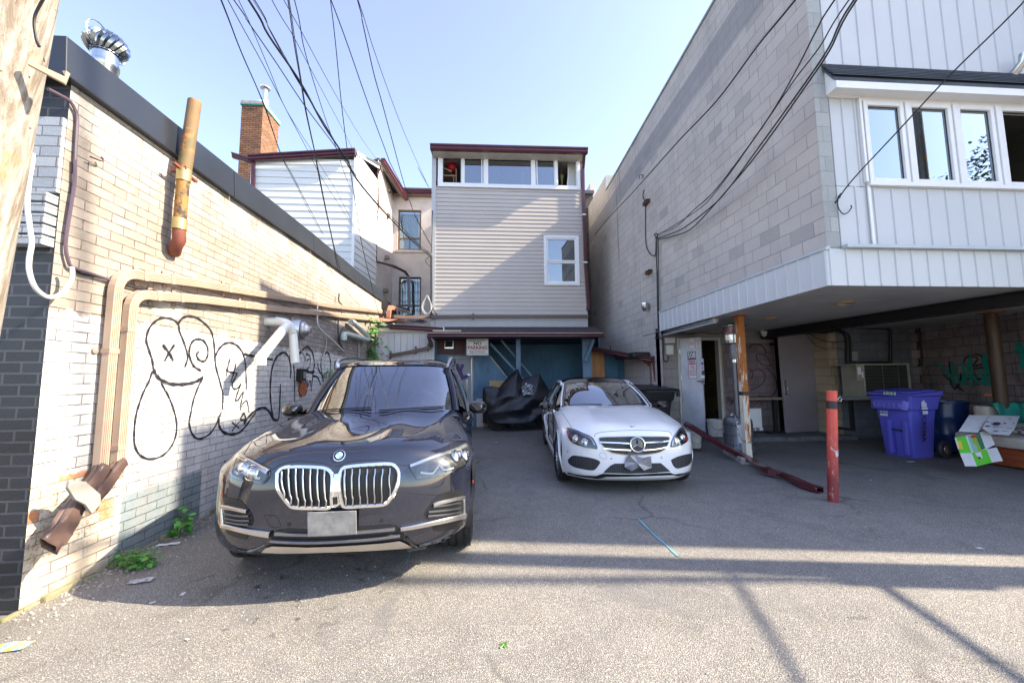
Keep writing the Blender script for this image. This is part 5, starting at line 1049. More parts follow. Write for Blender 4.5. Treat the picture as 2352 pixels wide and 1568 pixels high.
ns, c_, w_, h_ = plate('no_smoking_sign', 'E5', 565, 265, 652, 440, m_swh)
mb = MB(); rr = w_*.42
def ringp(mb, r0, r1, cc_, q):
    n = 28; mb.grid([[onD(cc_[0]+r*math.cos(2*math.pi*k/n), cc_[1]+r*math.sin(2*math.pi*k/n), q) for k in range(n+1)] for r in (r0, r1)])
ringp(mb, rr*.8, rr, c_, .0275); mb.ribbon([onD(c_[0]-rr*.6, c_[1]+rr*.6, .029), onD(c_[0]+rr*.6, c_[1]-rr*.6, .029)], rr*.26, dn); mb.build('prohibition_ring', M('sign_red', (.5, .01, .02), .5), ns)
mb = MB(); mb.ribbon([onD(c_[0]-rr*.6, c_[1]-rr*.1, .0268), onD(c_[0]+rr*.55, c_[1]-rr*.1, .0268)], rr*.22, dn); mb.ribbon(crom([onD(c_[0]+rr*.45, c_[1]+rr*.05, .0268), onD(c_[0]+rr*.3, c_[1]+rr*.3, .0268), onD(c_[0]+rr*.5, c_[1]+rr*.5, .0268)], 4), rr*.1, dn); mb.build('cigarette', m_blk, ns)
nn, c_, w_, h_ = plate('notice', 'E5', 683, 305, 792, 440, m_swh)
lettering([('NO SMOKING', 0, .3*h_, .12*h_, 0, .0006, 'CENTER', .7*w_), ('NO VAPING', 0, -.12*h_, .12*h_, 0, .0006, 'CENTER', .5*w_)], onD(c_[0], c_[1], .0285), dd, (0, 0, 1), [m_blk], 'lettering', nn)
mb = MB(); ringp(mb, .012, .016, (c_[0], c_[1]+.1*h_), .0285); ringp(mb, .012, .016, (c_[0], c_[1]-.32*h_), .0285); mb.build('symbol', M('sign_red2', (.5, .01, .02), .5), nn)
mb = MB(); a = (c_[0]-w_/2, c_[1]-h_/2); b = (c_[0]+w_/2, c_[1]+h_/2)
for p_, q_ in (((a[0], a[1]), (b[0], a[1])), ((a[0], b[1]), (b[0], b[1])), ((a[0], a[1]), (a[0], b[1])), ((b[0], a[1]), (b[0], b[1]))): mb.ribbon([onD(p_[0], p_[1], .0285), onD(q_[0], q_[1], .0285)], .007, dn)
mb.build('border', m_blk, nn)
st1, c_, w_, h_ = plate('shield_sticker', 'E5', 782, 655, 850, 880, M('silver_sticker', (.5, .52, .56), .4))
mb = MB(); k_ = w_*.38
mb.poly([onD(c_[0]+x*k_, c_[1]+.02+y*k_, .0268) for x, y in ((-1, .9), (0, 1.1), (1, .9), (.95, 0), (.5, -.8), (0, -1.3), (-.5, -.8), (-.95, 0))]); mb.build('shield', M('sticker_blue', (.03, .02, .2), .5), st1)
mb = MB(); mb.poly([onD(c_[0]+x*k_*.7, c_[1]-.072+y*k_*.7, .0268) for x, y in ((-1, .5), (0, .9), (1, .5), (.8, 0), (-.8, 0))]); mb.build('crest', M('sticker_red', (.4, .02, .03), .5), st1)
mb = MB(); mb.poly([onD(c_[0]+x*k_*.7, c_[1]-.072+y*k_*.7, .0268) for x, y in ((-.8, 0), (.8, 0), (.5, -.7), (0, -1), (-.5, -.7))]); mb.build('crest', M('sticker_blue2', (.03, .02, .2), .5), st1)
plate('label_card', 'E5', 785, 975, 862, 1035, m_swh, .024); plate('label_card', 'E5', 800, 895, 860, 965, m_sgr, .023)
lv, c_, w_, h_ = plate('lock_plate', 'E5', 790, 1045, 866, 1150, m_galv, .022, .006)
mb = MB(); mb.bar(onD(c_[0]+.02, c_[1], .05), onD(c_[0]-.12, c_[1]+.01, .05), .018, .018); mb.cyl(onD(c_[0]+.02, c_[1], .02), onD(c_[0]+.02, c_[1], .055), .016, 12); mb.build('lever', M('dark_lever', (.08, .08, .08), .35, .8), d508)
# closed mauve door ajar
m_mdoor = M('mauve_grey_door', (.27, .235, .255), .45, col2=(.22, .2, .22), scale=1.5, bm=.08)
a0, b0, c0_ = PY(*K('D3', 1350, 410), 8.45), PY(*K('D3', 1835, 408), DY-.03), PY(*K('D3', 1402, 1362), 8.45)
mb = MB(); zb3, zt3 = .26, 2.44; A_ = Vector((a0.x+.0, 8.45, 0)); B_ = Vector((b0.x, DY-.05, 0)); nn_ = Vector(((B_-A_).y, -(B_-A_).x, 0)).normalized()*.02
mb.hexa([A_-nn_+Vector((.03, 0, zb3)), B_-nn_+Vector((0, 0, zb3)), B_+nn_+Vector((0, 0, zb3)), A_+nn_+Vector((.03, 0, zb3)), A_-nn_+Vector((0, 0, zt3)), B_-nn_+Vector((0, 0, zt3)), B_+nn_+Vector((0, 0, zt3)), A_+nn_+Vector((0, 0, zt3))])
md = mb.build('door', m_mdoor, bb, bevel=.003); md['label'] = 'plain mauve grey metal door standing ajar'
dv = (B_-A_).normalized(); hp = A_+dv*.09; fn = Vector((dv.y, -dv.x, 0))
mb = MB(); zc_ = PY(*K('D3', 1393, 920), 8.4).z; c_ = hp+fn*.026
mb.hexa([c_+dv*s_+Vector((0, 0, zc_+z))+fn*q for z in (-.17, .17) for (s_, q) in ((-.028, -.006), (.028, -.006), (.028, .006), (-.028, .006))])
mb.tube([c_+Vector((0, 0, zc_+.0)), c_+fn*.045+Vector((0, 0, zc_-.01)), c_+fn*.045+Vector((0, 0, zc_-.15)), c_+Vector((0, 0, zc_-.15))], .009, 8); mb.build('handle', m_galv, md, smooth=True)
mb = MB()
for fx_ in (.12, .9):
    for z in (1.05, 1.1, 1.6, 1.66): q = A_+(B_-A_)*fx_+fn*.021+Vector((0, 0, z)); mb.lathe([(.007, 0), (.007, .003)], q, fn, 8)
mb.build('bolt', m_dark, md)
mb = MB(); mb.box((dx0-.02, DY+.25, 0), (dx1+.1, DY+.3, 2.6)); mb.box((dx1-.08, DY-.05, .2), (dx1, DY+.1, dxt)); mb.build('door_recess', m_dark, bb)
mb = MB(); mb.box((dx1+.0, PYf+.02, .2), (dx1+.09, DY, 2.5)); mb.build('door_jamb', M('tan_jamb', (.36, .30, .22), .7, dirt=((.1, .09, .07), .6)), bb)

m_beam = M('black_steel_beam', (.014, .013, .013), .5, var=.5, scale=3, dirt=((.12, .07, .03), .72))
bp0 = PZ(1837, 757, 2.44); bp1 = PZ(2352, 684, 2.44)
def mk(name, label, cat, mat, fn, group=None, **k): mb = MB(); fn(mb); return tag(mb.build(name, mat, **k), label, cat, group)
def _b(mb):
    a = PZ(*K('D4', 0, 362), 2.42); b = PZ(*K('D4', 2190, 55), 2.42); d = (b-a).normalized(); a = a-d*.9; b = b+d*.8; mb.bar(a+Vector((0, 0, .09)), b+Vector((0, 0, .09)), .16, .015); mb.bar(a-Vector((0, 0, .06)), b-Vector((0, 0, .06)), .16, .015); mb.bar(a, b, .012, .16)
mk('steel_beam', 'black steel beam running under the grey soffit', 'beam', m_beam, _b)
zc = PY(1990, 1, 8)
CYv = PYf-.06
def pp(key, pts, Y): return [PY(*K(key, x, y), Y) for x, y in pts]
mk('drain_pipe', 'black pipe going along and down the slate wall behind the air conditioner', 'pipe', m_blk, lambda mb: mb.tube(pp('D4', [(500, 332), (700, 340), (860, 345), (885, 365), (887, 450), (887, 690)], CYv), .028, 10), smooth=True)
mk('drain_pipe', 'black pipe in the sooty corner right of the air conditioner', 'pipe', m_blk, lambda mb: mb.tube([GW('D4', x, y, .06) for x, y in [(1165, 310), (1175, 450), (1190, 600), (1190, 700), (1130, 712), (1090, 712)]], .02, 8), smooth=True)
cc_ = pp('D4', [(0, 385), (120, 378), (240, 375), (340, 362), (400, 370), (450, 410), (465, 500), (465, 620), (475, 750), (470, 870), (478, 930), (510, 965), (590, 975)], CYv)
cb_ = mk('cable_bundle', 'thick black taped cable bundle bending down beside the tan pier', 'cable', M('taped_cable', (.012, .012, .013), .5, dirt=((.4, .4, .38), .74), scale=4), lambda mb: (mb.tube(crom(cc_, 5), .038, 8), mb.tube(crom([p+Vector((.05, -.03, -.02)) for p in cc_[4:]], 5), .02, 8)), smooth=True)
mk('strobe_lamp', 'small magenta indicator lamp on the cable bundle', 'lamp', None or M('magenta_lens', (.5, .02, .35), .3), lambda mb: mb.ball(PY(*K('D4', 456, 836), CYv-.06), .03, 12))
mk('switch_box', 'grey disconnect switch box on the slate wall', 'switch box', M('grey_switch', (.30, .31, .32), .5), lambda mb: (mb.box(*(lambda a, b: ((a.x, PYf-.09, b.z), (b.x, PYf-.001, a.z)))(*pp('D4', [(485, 572), (555, 662)], PYf-.05))), mb.box(*(lambda a, b: ((a.x, PYf-.1, b.z), (b.x, PYf-.09, a.z)))(*pp('D4', [(505, 590), (548, 620)], PYf-.05)))), bevel=.005)
def loose(name, label, key, pts, Y, r, mat=m_blk, cat='cable', group=None, n=5): return mk(name, label, cat, mat, lambda mb: mb.tube(crom(pp(key, pts, Y), n), r, 6), group, smooth=True)
loose('loose_cable', 'thin cable sagging in front of the mauve door top', 'D4', [(75, 395), (110, 410), (180, 445), (260, 470), (350, 478), (445, 462)], PYf-.1, .007)
loose('loose_cable', 'thinner cable hanging lower across the mauve door edge', 'D4', [(70, 390), (90, 440), (160, 510), (250, 540), (340, 532), (440, 552)], PYf-.13, .006)
loose('loose_cable', 'cable looping from the switch box down to the air conditioner', 'D4', [(540, 665), (540, 700), (500, 730), (500, 800), (530, 880), (560, 950), (600, 960)], PYf-.08, .01)
loose('wall_cable', 'black cable strung along the top of the door wall', 'E5', [(20, 220), (90, 160), (190, 130), (330, 145), (560, 160), (800, 150), (1050, 165), (1200, 150)], DY-.03, .009)
loose('wall_cable', 'second black cable dipping below the soffit over the white door', 'E5', [(110, 165), (200, 175), (320, 185), (500, 175), (700, 160)], DY-.04, .007)
loose('wall_cable', 'black cable loop hanging below the cream junction box', 'E5', [(30, 240), (40, 400), (38, 600), (60, 690), (90, 710), (130, 690), (145, 600)], DY-.03, .009)
mk('junction_box', 'cream junction box with a keyhole on the block wall', 'junction box', M('cream_box', (.56, .55, .47), .5), lambda mb: mb.box(*(lambda a, b: ((a.x, DY-.1, b.z), (b.x, DY-.001, a.z)))(*pp('E5', [(80, 388), (225, 575)], DY-.05))), bevel=.006)
mk('emergency_light', 'flat white emergency light above the cream junction box', 'light', M('offwhite_box', (.55, .53, .52), .5), lambda mb: mb.box(*(lambda a, b: ((a.x, DY-.06, b.z), (b.x, DY-.001, a.z)))(*pp('E5', [(72, 240), (272, 345)], DY-.05))), bevel=.008)
mk('security_camera', 'white dome camera under the soffit between the doors', 'camera', m_white, lambda mb: (mb.lathe([(.075, 0), (.075, -.05), (.06, -.06)], (lambda p: (p.x, p.y, 2.52))(PY(1755, 762, DY-.2)), n=20), mb.ball((lambda p: (p.x, p.y, 2.44))(PY(1755, 762, DY-.2)), .058, 16)), smooth=True)
# camera eye
e_ = PY(1755, 765, DY-.26); 
mk('conduit', 'dark pipes crossing above the mauve door', 'pipe', m_beam, lambda mb: (mb.tube(pp('D3', [(1190, 430), (1290, 440), (1340, 430)], DY-.15), .035, 8), mb.tube(pp('D3', [(1250, 400), (1400, 395), (1600, 385), (1800, 380)], DY-.2), .03, 8), mb.tube(pp('D3', [(1270, 495), (1345, 495)], DY-.15), .03, 8)), smooth=True)
# hooks and brackets on the high block wall
m_rb = M('rust_bracket', (.12, .06, .04), .7)
def PRX(key, x, y, off=-.05): return PX(*K(key, x, y), RX+off)
for (x, y, lb) in ((500, 365, 'upper rusty bracket on the block wall with a cable through it'), (520, 950, 'lower rusty bracket on the block wall, left of the hanging cables')):
    q = PRX('D8', x, y); mk('wall_bracket', lb, 'bracket', m_rb, lambda mb: (mb.box((RX-.1, q.y-.13, q.z-.012), (RX-.001, q.y+.13, q.z+.012)), mb.box((RX-.1, q.y-.13, q.z+.04), (RX-.001, q.y+.13, q.z+.06)), mb.box((RX-.05, q.y-.02, q.z+.012), (RX-.03, q.y+.02, q.z+.04))))
q = PRX('D8', 500, 1235, -.08); mk('floodlight', 'small chrome lamp on the block wall above the lean-to', 'lamp', m_galv, lambda mb: (mb.lathe([(.09, .1), (.09, 0), (.05, -.09), (.03, -.1)], (RX-.11, q.y, q.z), n=20), mb.bar((RX-.001, q.y, q.z), (RX-.1, q.y, q.z), .04, .04)), smooth=True)
loose2 = lambda name, label, key, pts, off, r, mat=m_blk, cat='cable', group=None: mk(name, label, cat, mat, lambda mb: mb.tube(crom([PRX(key, x, y, off) for x, y in pts], 5), r, 6), group, smooth=True)
loose2('wall_cable', 'cable from the upper bracket looping to the anchor on the block wall', 'D8', [(482, 250), (473, 300), (490, 360), (493, 450), (493, 600), (500, 720), (530, 785), (560, 803), (578, 790), (582, 680)], -.03, .012)
loose2('wall_cable', 'left one of the cables dropping from the block wall anchor', 'D8', [(585, 650), (586, 800), (592, 1000), (596, 1250), (603, 1440), (612, 1490), (640, 1495)], -.035, .013)
loose2('wall_cable', 'right one of the cables dropping from the block wall anchor', 'D8', [(605, 660), (600, 700), (603, 800), (600, 1000), (605, 1250), (606, 1440), (585, 1480), (578, 1495), (620, 1495)], -.05, .012)
loose2('cable_anchor', 'coiled cable anchor where the wires meet the block wall', 'D8', [(590, 650), (575, 640), (573, 622), (590, 620), (592, 640), (580, 660), (600, 655)], -.06, .014, m_blk, 'anchor')
loose2('wire_hook', 'thin curled wire hook high on the block wall', 'D8', [(442, 158), (445, 130), (460, 122), (473, 135), (470, 155)], -.06, .01, m_blk, 'hook')
# ================================================================== CARS
from mathutils.geometry import delaunay_2d_cdt
def paint(name, col, metal, rough, ior=1.6, flake=0, dust=.0):
    m, nt, b = mnew(name); p = pos(nt)
    b.inputs['Base Color'].default_value = c4(col); b.inputs['Metallic'].default_value = metal; b.inputs['Roughness'].default_value = rough
    b.inputs['Specular IOR Level'].default_value = 0 if dust else .5; b.inputs['Coat Weight'].default_value = 1; b.inputs['Coat Roughness'].default_value = .012; b.inputs['Coat IOR'].default_value = ior
    o = mix(nt, ramp(nt, noi(nt, p, 2.2, 5, .7), .4, .8), col, tuple(min(1, c*1.12+.003) for c in col))
    if dust:
        s = sep(nt, p); dz = ramp(nt, s[2], .25, .95, (1, 1, 1), (0, 0, 0)); d = math_(nt, 'MULTIPLY', math_(nt, 'MULTIPLY', dz, ramp(nt, noi(nt, p, 60, 5, .8), .35, .7)), dust)
        o = mix(nt, d, o, (.22, .19, .165)); spk = ramp(nt, noi(nt, p, 170, 2, .5), .70, .73); o = mix(nt, math_(nt, 'MULTIPLY', spk, math_(nt, 'MULTIPLY', dz, .7)), o, (.45, .42, .38))
        r_ = math_(nt, 'ADD', math_(nt, 'MULTIPLY', d, .5), rough); nt.links.new(r_, b.inputs['Roughness'])
    nt.links.new(o, b.inputs['Base Color']); return m
m_chrome = M('chrome', (.86, .86, .86), .06, 1, var=.02)
m_slat = M('slat_metal', (.52, .52, .52), .18, 1, var=.1)
m_satin = M('satin_silver', (.62, .60, .57), .3, 1, var=.08)
m_plas = M('black_plastic', (.014, .014, .015), .42, var=.3)
m_gloss = M('gloss_black', (.006, .006, .007), .06, var=.1, coat=1)
m_tyre = M('tyre_rubber', (.018, .018, .019), .75, var=.3, scale=12)
m_rim = M('alloy_rim', (.42, .43, .45), .25, .9, var=.1)
m_lens = glassmat('lamp_lens', (.9, .92, .93), 1.1, .01, .02)
m_wsg = glassmat('windscreen_glass', (.50, .56, .60), 2.6, .004, .10, (.92, .96, 1))
m_sideg = glassmat('privacy_glass', (.10, .11, .12), 2.2, .006, .08)
m_seat = M('seat_cloth', (.16, .165, .18), .8, var=.2)
m_dash = M('dashboard', (.20, .21, .23), .6, var=.15)
def mesh(net, k=6):      # bicubic surface through a control net
    rows = [crom(r, k) for r in net]; cols = list(zip(*rows)); cols = [crom(c, k) for c in cols]; return [list(r) for r in zip(*cols)]
def mirror(net): return [[Vector((-p[0], p[1], p[2])) for p in r[:0:-1]]+[Vector(p) for p in r] for r in net]
class Car: pass
def make_car(nm, label, loc, yaw, s, P):
    C = Car(); r = thing(nm, loc, label, 'car'); r.rotation_euler = (math.atan(SL), 0, yaw); r.scale = (s, s, s); C.r = r
    M4 = Matrix.LocRotScale(r.location, r.rotation_euler, r.scale); inv = M4.inverted(); C.M = M4
    bp = P['paint']; kw = dict(local=True, smooth=True)
    def B(mb, name, mat, parent=None, **k): kk = dict(kw); kk.update(k); return mb.build(name, mat, parent or r, **kk)
    C.B = B
    net = mirror(P['nose']); g = mesh(net, 7); mb = MB(); mb.grid(g); C.body = B(mb, 'body', bp, ang=60)
    edge = crom([row[-1] for row in P['nose']], 7); sh = [p for p in edge if p[1] > P['archy']-.45 and p[2] > P['archz']]
    hw, ax1, ax2, wr = P['hw'], P['axle'], P['axle']+P['wb'], P['archr']; L = P['len']
    top = [(p[1], p[2], p[0]) for p in edge if p[2] >= P['sz']]+[tuple(q) for q in P['belt']]
    def lerp(tab, y, i):
        if y <= tab[0][0]: return tab[0][i]
        for a, b in zip(tab, tab[1:]):
            if y <= b[0]: t = (y-a[0])/max(1e-6, b[0]-a[0]); return a[i]*(1-t)+b[i]*t
        return tab[-1][i]
    ys = []; y = P['sy']; 
    while y < L-.25: ys.append(y); y += .03
    ny = len(ys); nz = 26
    def sx(y, t, zt, xt):
        z0 = P['sill']; z = z0+(zt-z0)*t
        xb = hw*P['bx']; x = xb+(hw-xb)*min(1, t/.45)**.7 if t < .45 else hw+(xt-hw)*((t-.45)/.55)**2
        fl = max(math.exp(-((y-ax1)/.42)**4), math.exp(-((y-ax2)/.42)**4))*P['flare']*math.sin(math.pi*min(1, max(0, t)))**.7
        x += fl-P['flare']
        rr = (y-(L-.7))/.5
        if rr > 0: x -= .13*rr*rr
        x -= P.get('crease', .012)*math.exp(-((t-.62)/.05)**2)*(1 if ax1+.45 < y < ax2 else 0)
        return x, z
    faces_body = {1: MB(), -1: MB()}
    for sg in (1, -1):
        vs = []
        for y in ys:
            zt, xt = lerp(top, y, 1), lerp(top, y, 2)
            for j in range(nz+1):
                x, z = sx(y, j/nz, zt, xt); vs.append(Vector((sg*x, y, z)))
        fs = []
        for i in range(ny-1):
            for j in range(nz):
                a = i*(nz+1)+j; q = [a, a+1, a+nz+2, a+nz+1]; c = sum((vs[k] for k in q), Vector())/4
                if any(math.hypot(c.y-ax, c.z-P['wz']) < wr for ax in (ax1, ax2)): continue
                fs.append(q)
        mb = MB(); mb.add(vs, fs); B(mb, 'side_panel', bp, ang=50)
        # wheel arches: lip and dark well
        for ax in (ax1, ax2):
            mb = MB(); ring = []; well = []
            for k in range(37):
                a = -.35+(math.pi+.7)*k/36; z = P['wz']+(wr+.008)*math.sin(a); y = ax+(wr+.008)*math.cos(a)
                if z < P['sill']-.02: continue
                zt, xt = lerp(top, y, 1), lerp(top, y, 2); t = max(0, min(1, (z-P['sill'])/(zt-P['sill']))); x, _ = sx(y, t, zt, xt); ring.append(Vector((sg*(x+.004), y, z)))
            lw = P['liph']; mb.path(ring, lw, .03, (sg, 0, 0)); B(mb, 'wheel_arch', P['liptmat'], ang=30)
            mb = MB(); mb.grid([[p+Vector((-sg*d, 0, 0)) for p in ring] for d in (0, .1, .25, .33)]); B(mb, 'arch_liner', m_dark, smooth=False)
    ws = mesh(mirror(P['screen']), 7); C.ws = ws; mb = MB(); mb.grid(ws); C.glass = B(mb, 'windscreen', m_wsg, ang=60)
    # black frit border
    mb = MB(); n = len(ws[0]); m_ = len(ws)
    off = lambda p: p+Vector((0, -.002, .003))
    f1 = P.get('frit', .07)
    def wsp(u, v):   # u across 0..1, v up 0..1
        x = u*(n-1); y = v*(m_-1); i = min(n-2, int(x)); j = min(m_-2, int(y)); a, b = x-i, y-j
        return (ws[j][i]*(1-a)+ws[j][i+1]*a)*(1-b)+(ws[j+1][i]*(1-a)+ws[j+1][i+1]*a)*b
    C.wsp = wsp
    for (u0, u1, v0, v1) in ((0, 1, 0, f1), (0, 1, 1-f1*.8, 1), (0, .035, 0, 1), (.965, 1, 0, 1)):
        mb.grid([[wsp(u0+(u1-u0)*i/24, v0+(v1-v0)*j/4)+Vector((0, .006, -.006)) for i in range(25)] for j in range(5)])
    B(mb, 'screen_border', m_plas, C.glass)
    rf = mesh(mirror(P['roof']), 7); mb = MB(); mb.grid(rf); C.roof = B(mb, 'roof', P['roofmat'], ang=60)
    bk = mesh(mirror(P['back']), 6); mb = MB(); mb.grid(bk); B(mb, 'rear_screen', m_sideg, ang=60)
    tl = mesh(mirror(P['tail']), 6); mb = MB(); mb.grid(tl); B(mb, 'tail', bp, ang=60)
    for sg in (1, -1):
        bot, cant = P['glassbot'], P['cant']   # (y,z,x) polylines
        A = crom([Vector((sg*x, y, z)) for y, z, x in bot], 6); T = crom([Vector((sg*x, y, z)) for y, z, x in cant], 6)
        rows = [[a.lerp(t, k/6)+Vector((sg*.03*math.sin(math.pi*k/6), 0, 0)) for a, t in zip(A, T)] for k in range(7)]
        mb = MB(); mb.grid(rows); sgo = B(mb, 'side_glass', m_sideg, ang=60)
        mb = MB(); mb.path([p+Vector((sg*.006, 0, 0)) for p in A], .02, .02, (sg, 0, 0)); B(mb, 'belt_trim', P['trim'], sgo, ang=30)
        for yy in P['pillars']:
            i = min(range(len(A)), key=lambda k: abs(A[k].y-yy)); mb = MB(); mb.path([rows[k][i]+Vector((sg*.004, 0, 0)) for k in range(7)], .075, .012, (sg, 0, 0)); B(mb, 'pillar', m_gloss, ang=30)
        # A pillar and cant rail
        e = [row[-1 if sg > 0 else 0] for row in ws]
        mb = MB(); q = [p+Vector((sg*.022, .012, .0)) for p in e]+[p+Vector((sg*.0, 0, .012)) for p in T[6:]]
        mb.tube(q, [P['pw']]*len(q), 10); B(mb, 'roof_pillar', P['pillmat'], ang=50)
        mb = MB(); mb.tube([p+Vector((sg*.012, -.02, .016)) for p in e], .012, 6); B(mb, 'screen_seal', m_plas, ang=50)
    # floor and dark innards
    mb = MB(); mb.box((-hw+.22, .25, P['sill']-.04), (hw-.22, L-.3, P['sill']+.06)); mb.box((-hw+.36, .35, P['sill']), (hw-.36, P['axle']+.55, P['bz']-.22)); mb.box((-hw+.12, P['axle']+.5, P['sill']+.03), (hw-.12, P['cowly']+.05, P['bz']-.1)); B(mb, 'chassis', m_dark, smooth=False)
    mb = MB(); by = P['cowly']; bz = P['bz']
    for sg in (1, -1): mb.box((sg*(hw-.09)-.02, by, P['sill']), (sg*(hw-.09)+.02, L-.5, bz-.05))
    mb.box((-hw+.1, by+.4, P['sill']+.1), (hw-.1, L-.5, P['sill']+.14)); B(mb, 'cabin_trim', m_dark, smooth=False)
    # interior
    mb = MB(); dn_ = [[(x, by+.05+.0*abs(x), bz-.045) for x in (-.72, -.3, 0, .3, .72)], [(x, by+.32, bz-.015+(.03 if abs(x-.37) < .2 else 0)) for x in (-.72, -.3, 0, .3, .72)], [(x, by+.55, bz-.02) for x in (-.72, -.3, 0, .3, .72)], [(x, by+.62, bz-.3) for x in (-.72, -.3, 0, .3, .72)]]
    mb.grid(mesh(dn_, 4)); B(mb, 'dashboard', m_dash)
    sx_ = P.get('drv', 1)*.37; c = Vector((sx_, by+.78, bz-.0)); axd = Vector((0, 1, .45)).normalized(); xx, yy = perp(axd)
    mb = MB(); ring = [c+(xx*math.cos(2*math.pi*k/28)+yy*math.sin(2*math.pi*k/28))*.185 for k in range(29)]; mb.tube(ring, .016, 8); mb.bar(c+Vector((-.16, 0, 0)), c+Vector((.16, 0, 0)), .05, .03, axd); mb.ball(c, .06, 12); B(mb, 'steering_wheel', m_dash)
    for sx2 in (-.37, .37):
        mb = MB(); z0 = P['sill']+.3; yb = by+1.35
        mb.add(*seat_(sx2, yb, z0, bz)); B(mb, 'seat', m_seat, sub=2)
        mb = MB(); mb.ball((sx2, yb+.12+.1, bz+.26), .13, 16, (1, .45, .75)); mb.bar((sx2-.05, yb+.2, bz+.05), (sx2-.05, yb+.21, bz+.2), .012, .012); mb.bar((sx2+.05, yb+.2, bz+.05), (sx2+.05, yb+.21, bz+.2), .012, .012); B(mb, 'headrest', m_seat)
    mb = MB(); mb.add(*seat_(0, by+2.2, P['sill']+.3, bz, .62)); B(mb, 'rear_bench', m_seat, sub=2)
    # wheels
    for sg in (1, -1):
        for k, ax in enumerate((ax1, ax2)):
            wheel(C, B, Vector((sg*P['track'], ax, P['wr'])), sg, P['wr'], P['tw'], P['rim'], P.get('steer', 0) if k == 0 else 0)
    # features traced on the skin
    me = [C.body.data, C.glass.data, C.roof.data]; vs, fs = [], []
    for m in me: o = len(vs); vs += [v.co.copy() for v in m.vertices]; fs += [[i+o for i in p.vertices] for p in m.polygons]
    for ch in r.children:
        if ch.name.startswith('side_panel'):
            o = len(vs); vs += [v.co.copy() for v in ch.data.vertices]; fs += [[i+o for i in p.vertices] for p in ch.data.polygons]
    C.bvh = BVHTree.FromPolygons(vs, fs); lo = inv@CAM
    def hit(u, v, off=0.0):
        d = (inv.to_3x3()@ray(u, v)).normalized(); h, n_, _, _ = C.bvh.ray_cast(lo, d)
        if h is None:
            best = None
            for k in range(60):
                q = lo+d*(2+k*.12)
                hh, nn2, _, dist = C.bvh.find_nearest(q)
                if best is None or dist < best[0]: best = (dist, hh, nn2)
            h, n_ = best[1], best[2]
        if n_.dot(d) > 0: n_ = -n_
        return h+n_*off, n_
    C.hit = hit
    def patch(name, key, pts, off, mat, parent=None, step=5, smooth_n=0, th=0):
        pl = [K(key, *p) for p in pts]
        if smooth_n: q = crom([Vector((a, b, 0)) for a, b in pl+[pl[0]]], smooth_n); pl = [(p.x, p.y) for p in q[:-1]]
        bd = []
        for i, p in enumerate(pl):
            q = pl[(i+1) % len(pl)]; n = max(1, int(math.hypot(q[0]-p[0], q[1]-p[1])/step))
            bd += [(p[0]+(q[0]-p[0])*k/n, p[1]+(q[1]-p[1])*k/n) for k in range(n)]
        def inside_(x, y):
            c = False; n = len(bd)
            for i in range(n):
                a, b = bd[i], bd[i-1]
                if (a[1] > y) != (b[1] > y) and x < (b[0]-a[0])*(y-a[1])/(b[1]-a[1])+a[0]: c = not c
            return c
        pt = list(bd); x0, x1 = min(p[0] for p in bd), max(p[0] for p in bd); y0, y1 = min(p[1] for p in bd), max(p[1] for p in bd)
        y = y0+step*.5
        while y < y1:
            x = x0+step*.5
            while x < x1:
                if inside_(x, y) and min((x-p[0])**2+(y-p[1])**2 for p in bd) > (step*.45)**2: pt.append((x, y))
                x += step
            y += step
        res = delaunay_2d_cdt([Vector(p) for p in pt], [(i, (i+1) % len(bd)) for i in range(len(bd))], [], 1, 1e-4)
        V = [hit(p.x, p.y, off)[0] for p in res[0]]; Fc = [f for f in res[2] if inside_(sum(res[0][i].x for i in f)/3, sum(res[0][i].y for i in f)/3)]
        mb = MB(); mb.add(V, Fc); o = B(mb, name, mat, parent, ang=60); C.last = [hit(p[0], p[1], off)[0] for p in bd]
        return o
    C.patch = patch
    def line(name, key, pts, off, w_, h_, mat, parent=None, n=4, closed=False, tube=False):
        pl = [Vector((*K(key, *p), 0)) for p in pts]
        if closed: pl = pl+[pl[0]]
        if n > 1: pl = crom(pl, n)
        HN = [hit(p.x, p.y, off) for p in pl]; mb = MB()
        if tube: mb.tube([h for h, _ in HN], w_/2, 8)
        else:
            Q = [h for h, _ in HN]; m2 = len(Q); rows = []
            for i, (h, n_) in enumerate(HN):
                d = (Q[min(i+1, m2-1)]-Q[max(i-1, 0)])
                if closed and i in (0, m2-1): d = Q[1]-Q[-2]
                d.normalize(); x = d.cross(n_).normalized()
                ww = w_ if not callable(w_) else w_(i/(m2-1))
                rows.append([h-x*ww/2-n_*h_, h-x*ww/2*.92, h-x*ww/2*.6+n_*.18*ww, h+x*ww/2*.6+n_*.18*ww, h+x*ww/2*.92, h+x*ww/2-n_*h_])
            mb.grid(rows)
        return B(mb, name, mat, parent, ang=35)
    C.line = line
    return C
def seat_(x, yb, z0, bz, hw=.25):
    rows = []
    prof = [(yb-.42, z0), (yb-.45, z0+.1), (yb-.1, z0+.1), (yb+.02, z0+.14), (yb+.16, bz+.06), (yb+.22, bz+.12), (yb+.28, bz+.06), (yb+.16, z0+.02), (yb+.05, z0-.05)]
    vs = []
    for s_ in (-hw, -hw*.8, hw*.8, hw):
        k = 0 if abs(s_) < hw else .02
        for (y, z) in prof: vs.append((x+s_, y-(.03 if k else 0), z-k))
    n = len(prof); fs = []
    for i in range(3):
        for j in range(n): fs.append((i*n+j, i*n+(j+1) % n, (i+1)*n+(j+1) % n, (i+1)*n+j))
    fs += [tuple(range(n)), tuple(3*n+j for j in range(n-1, -1, -1))]
    return vs, fs
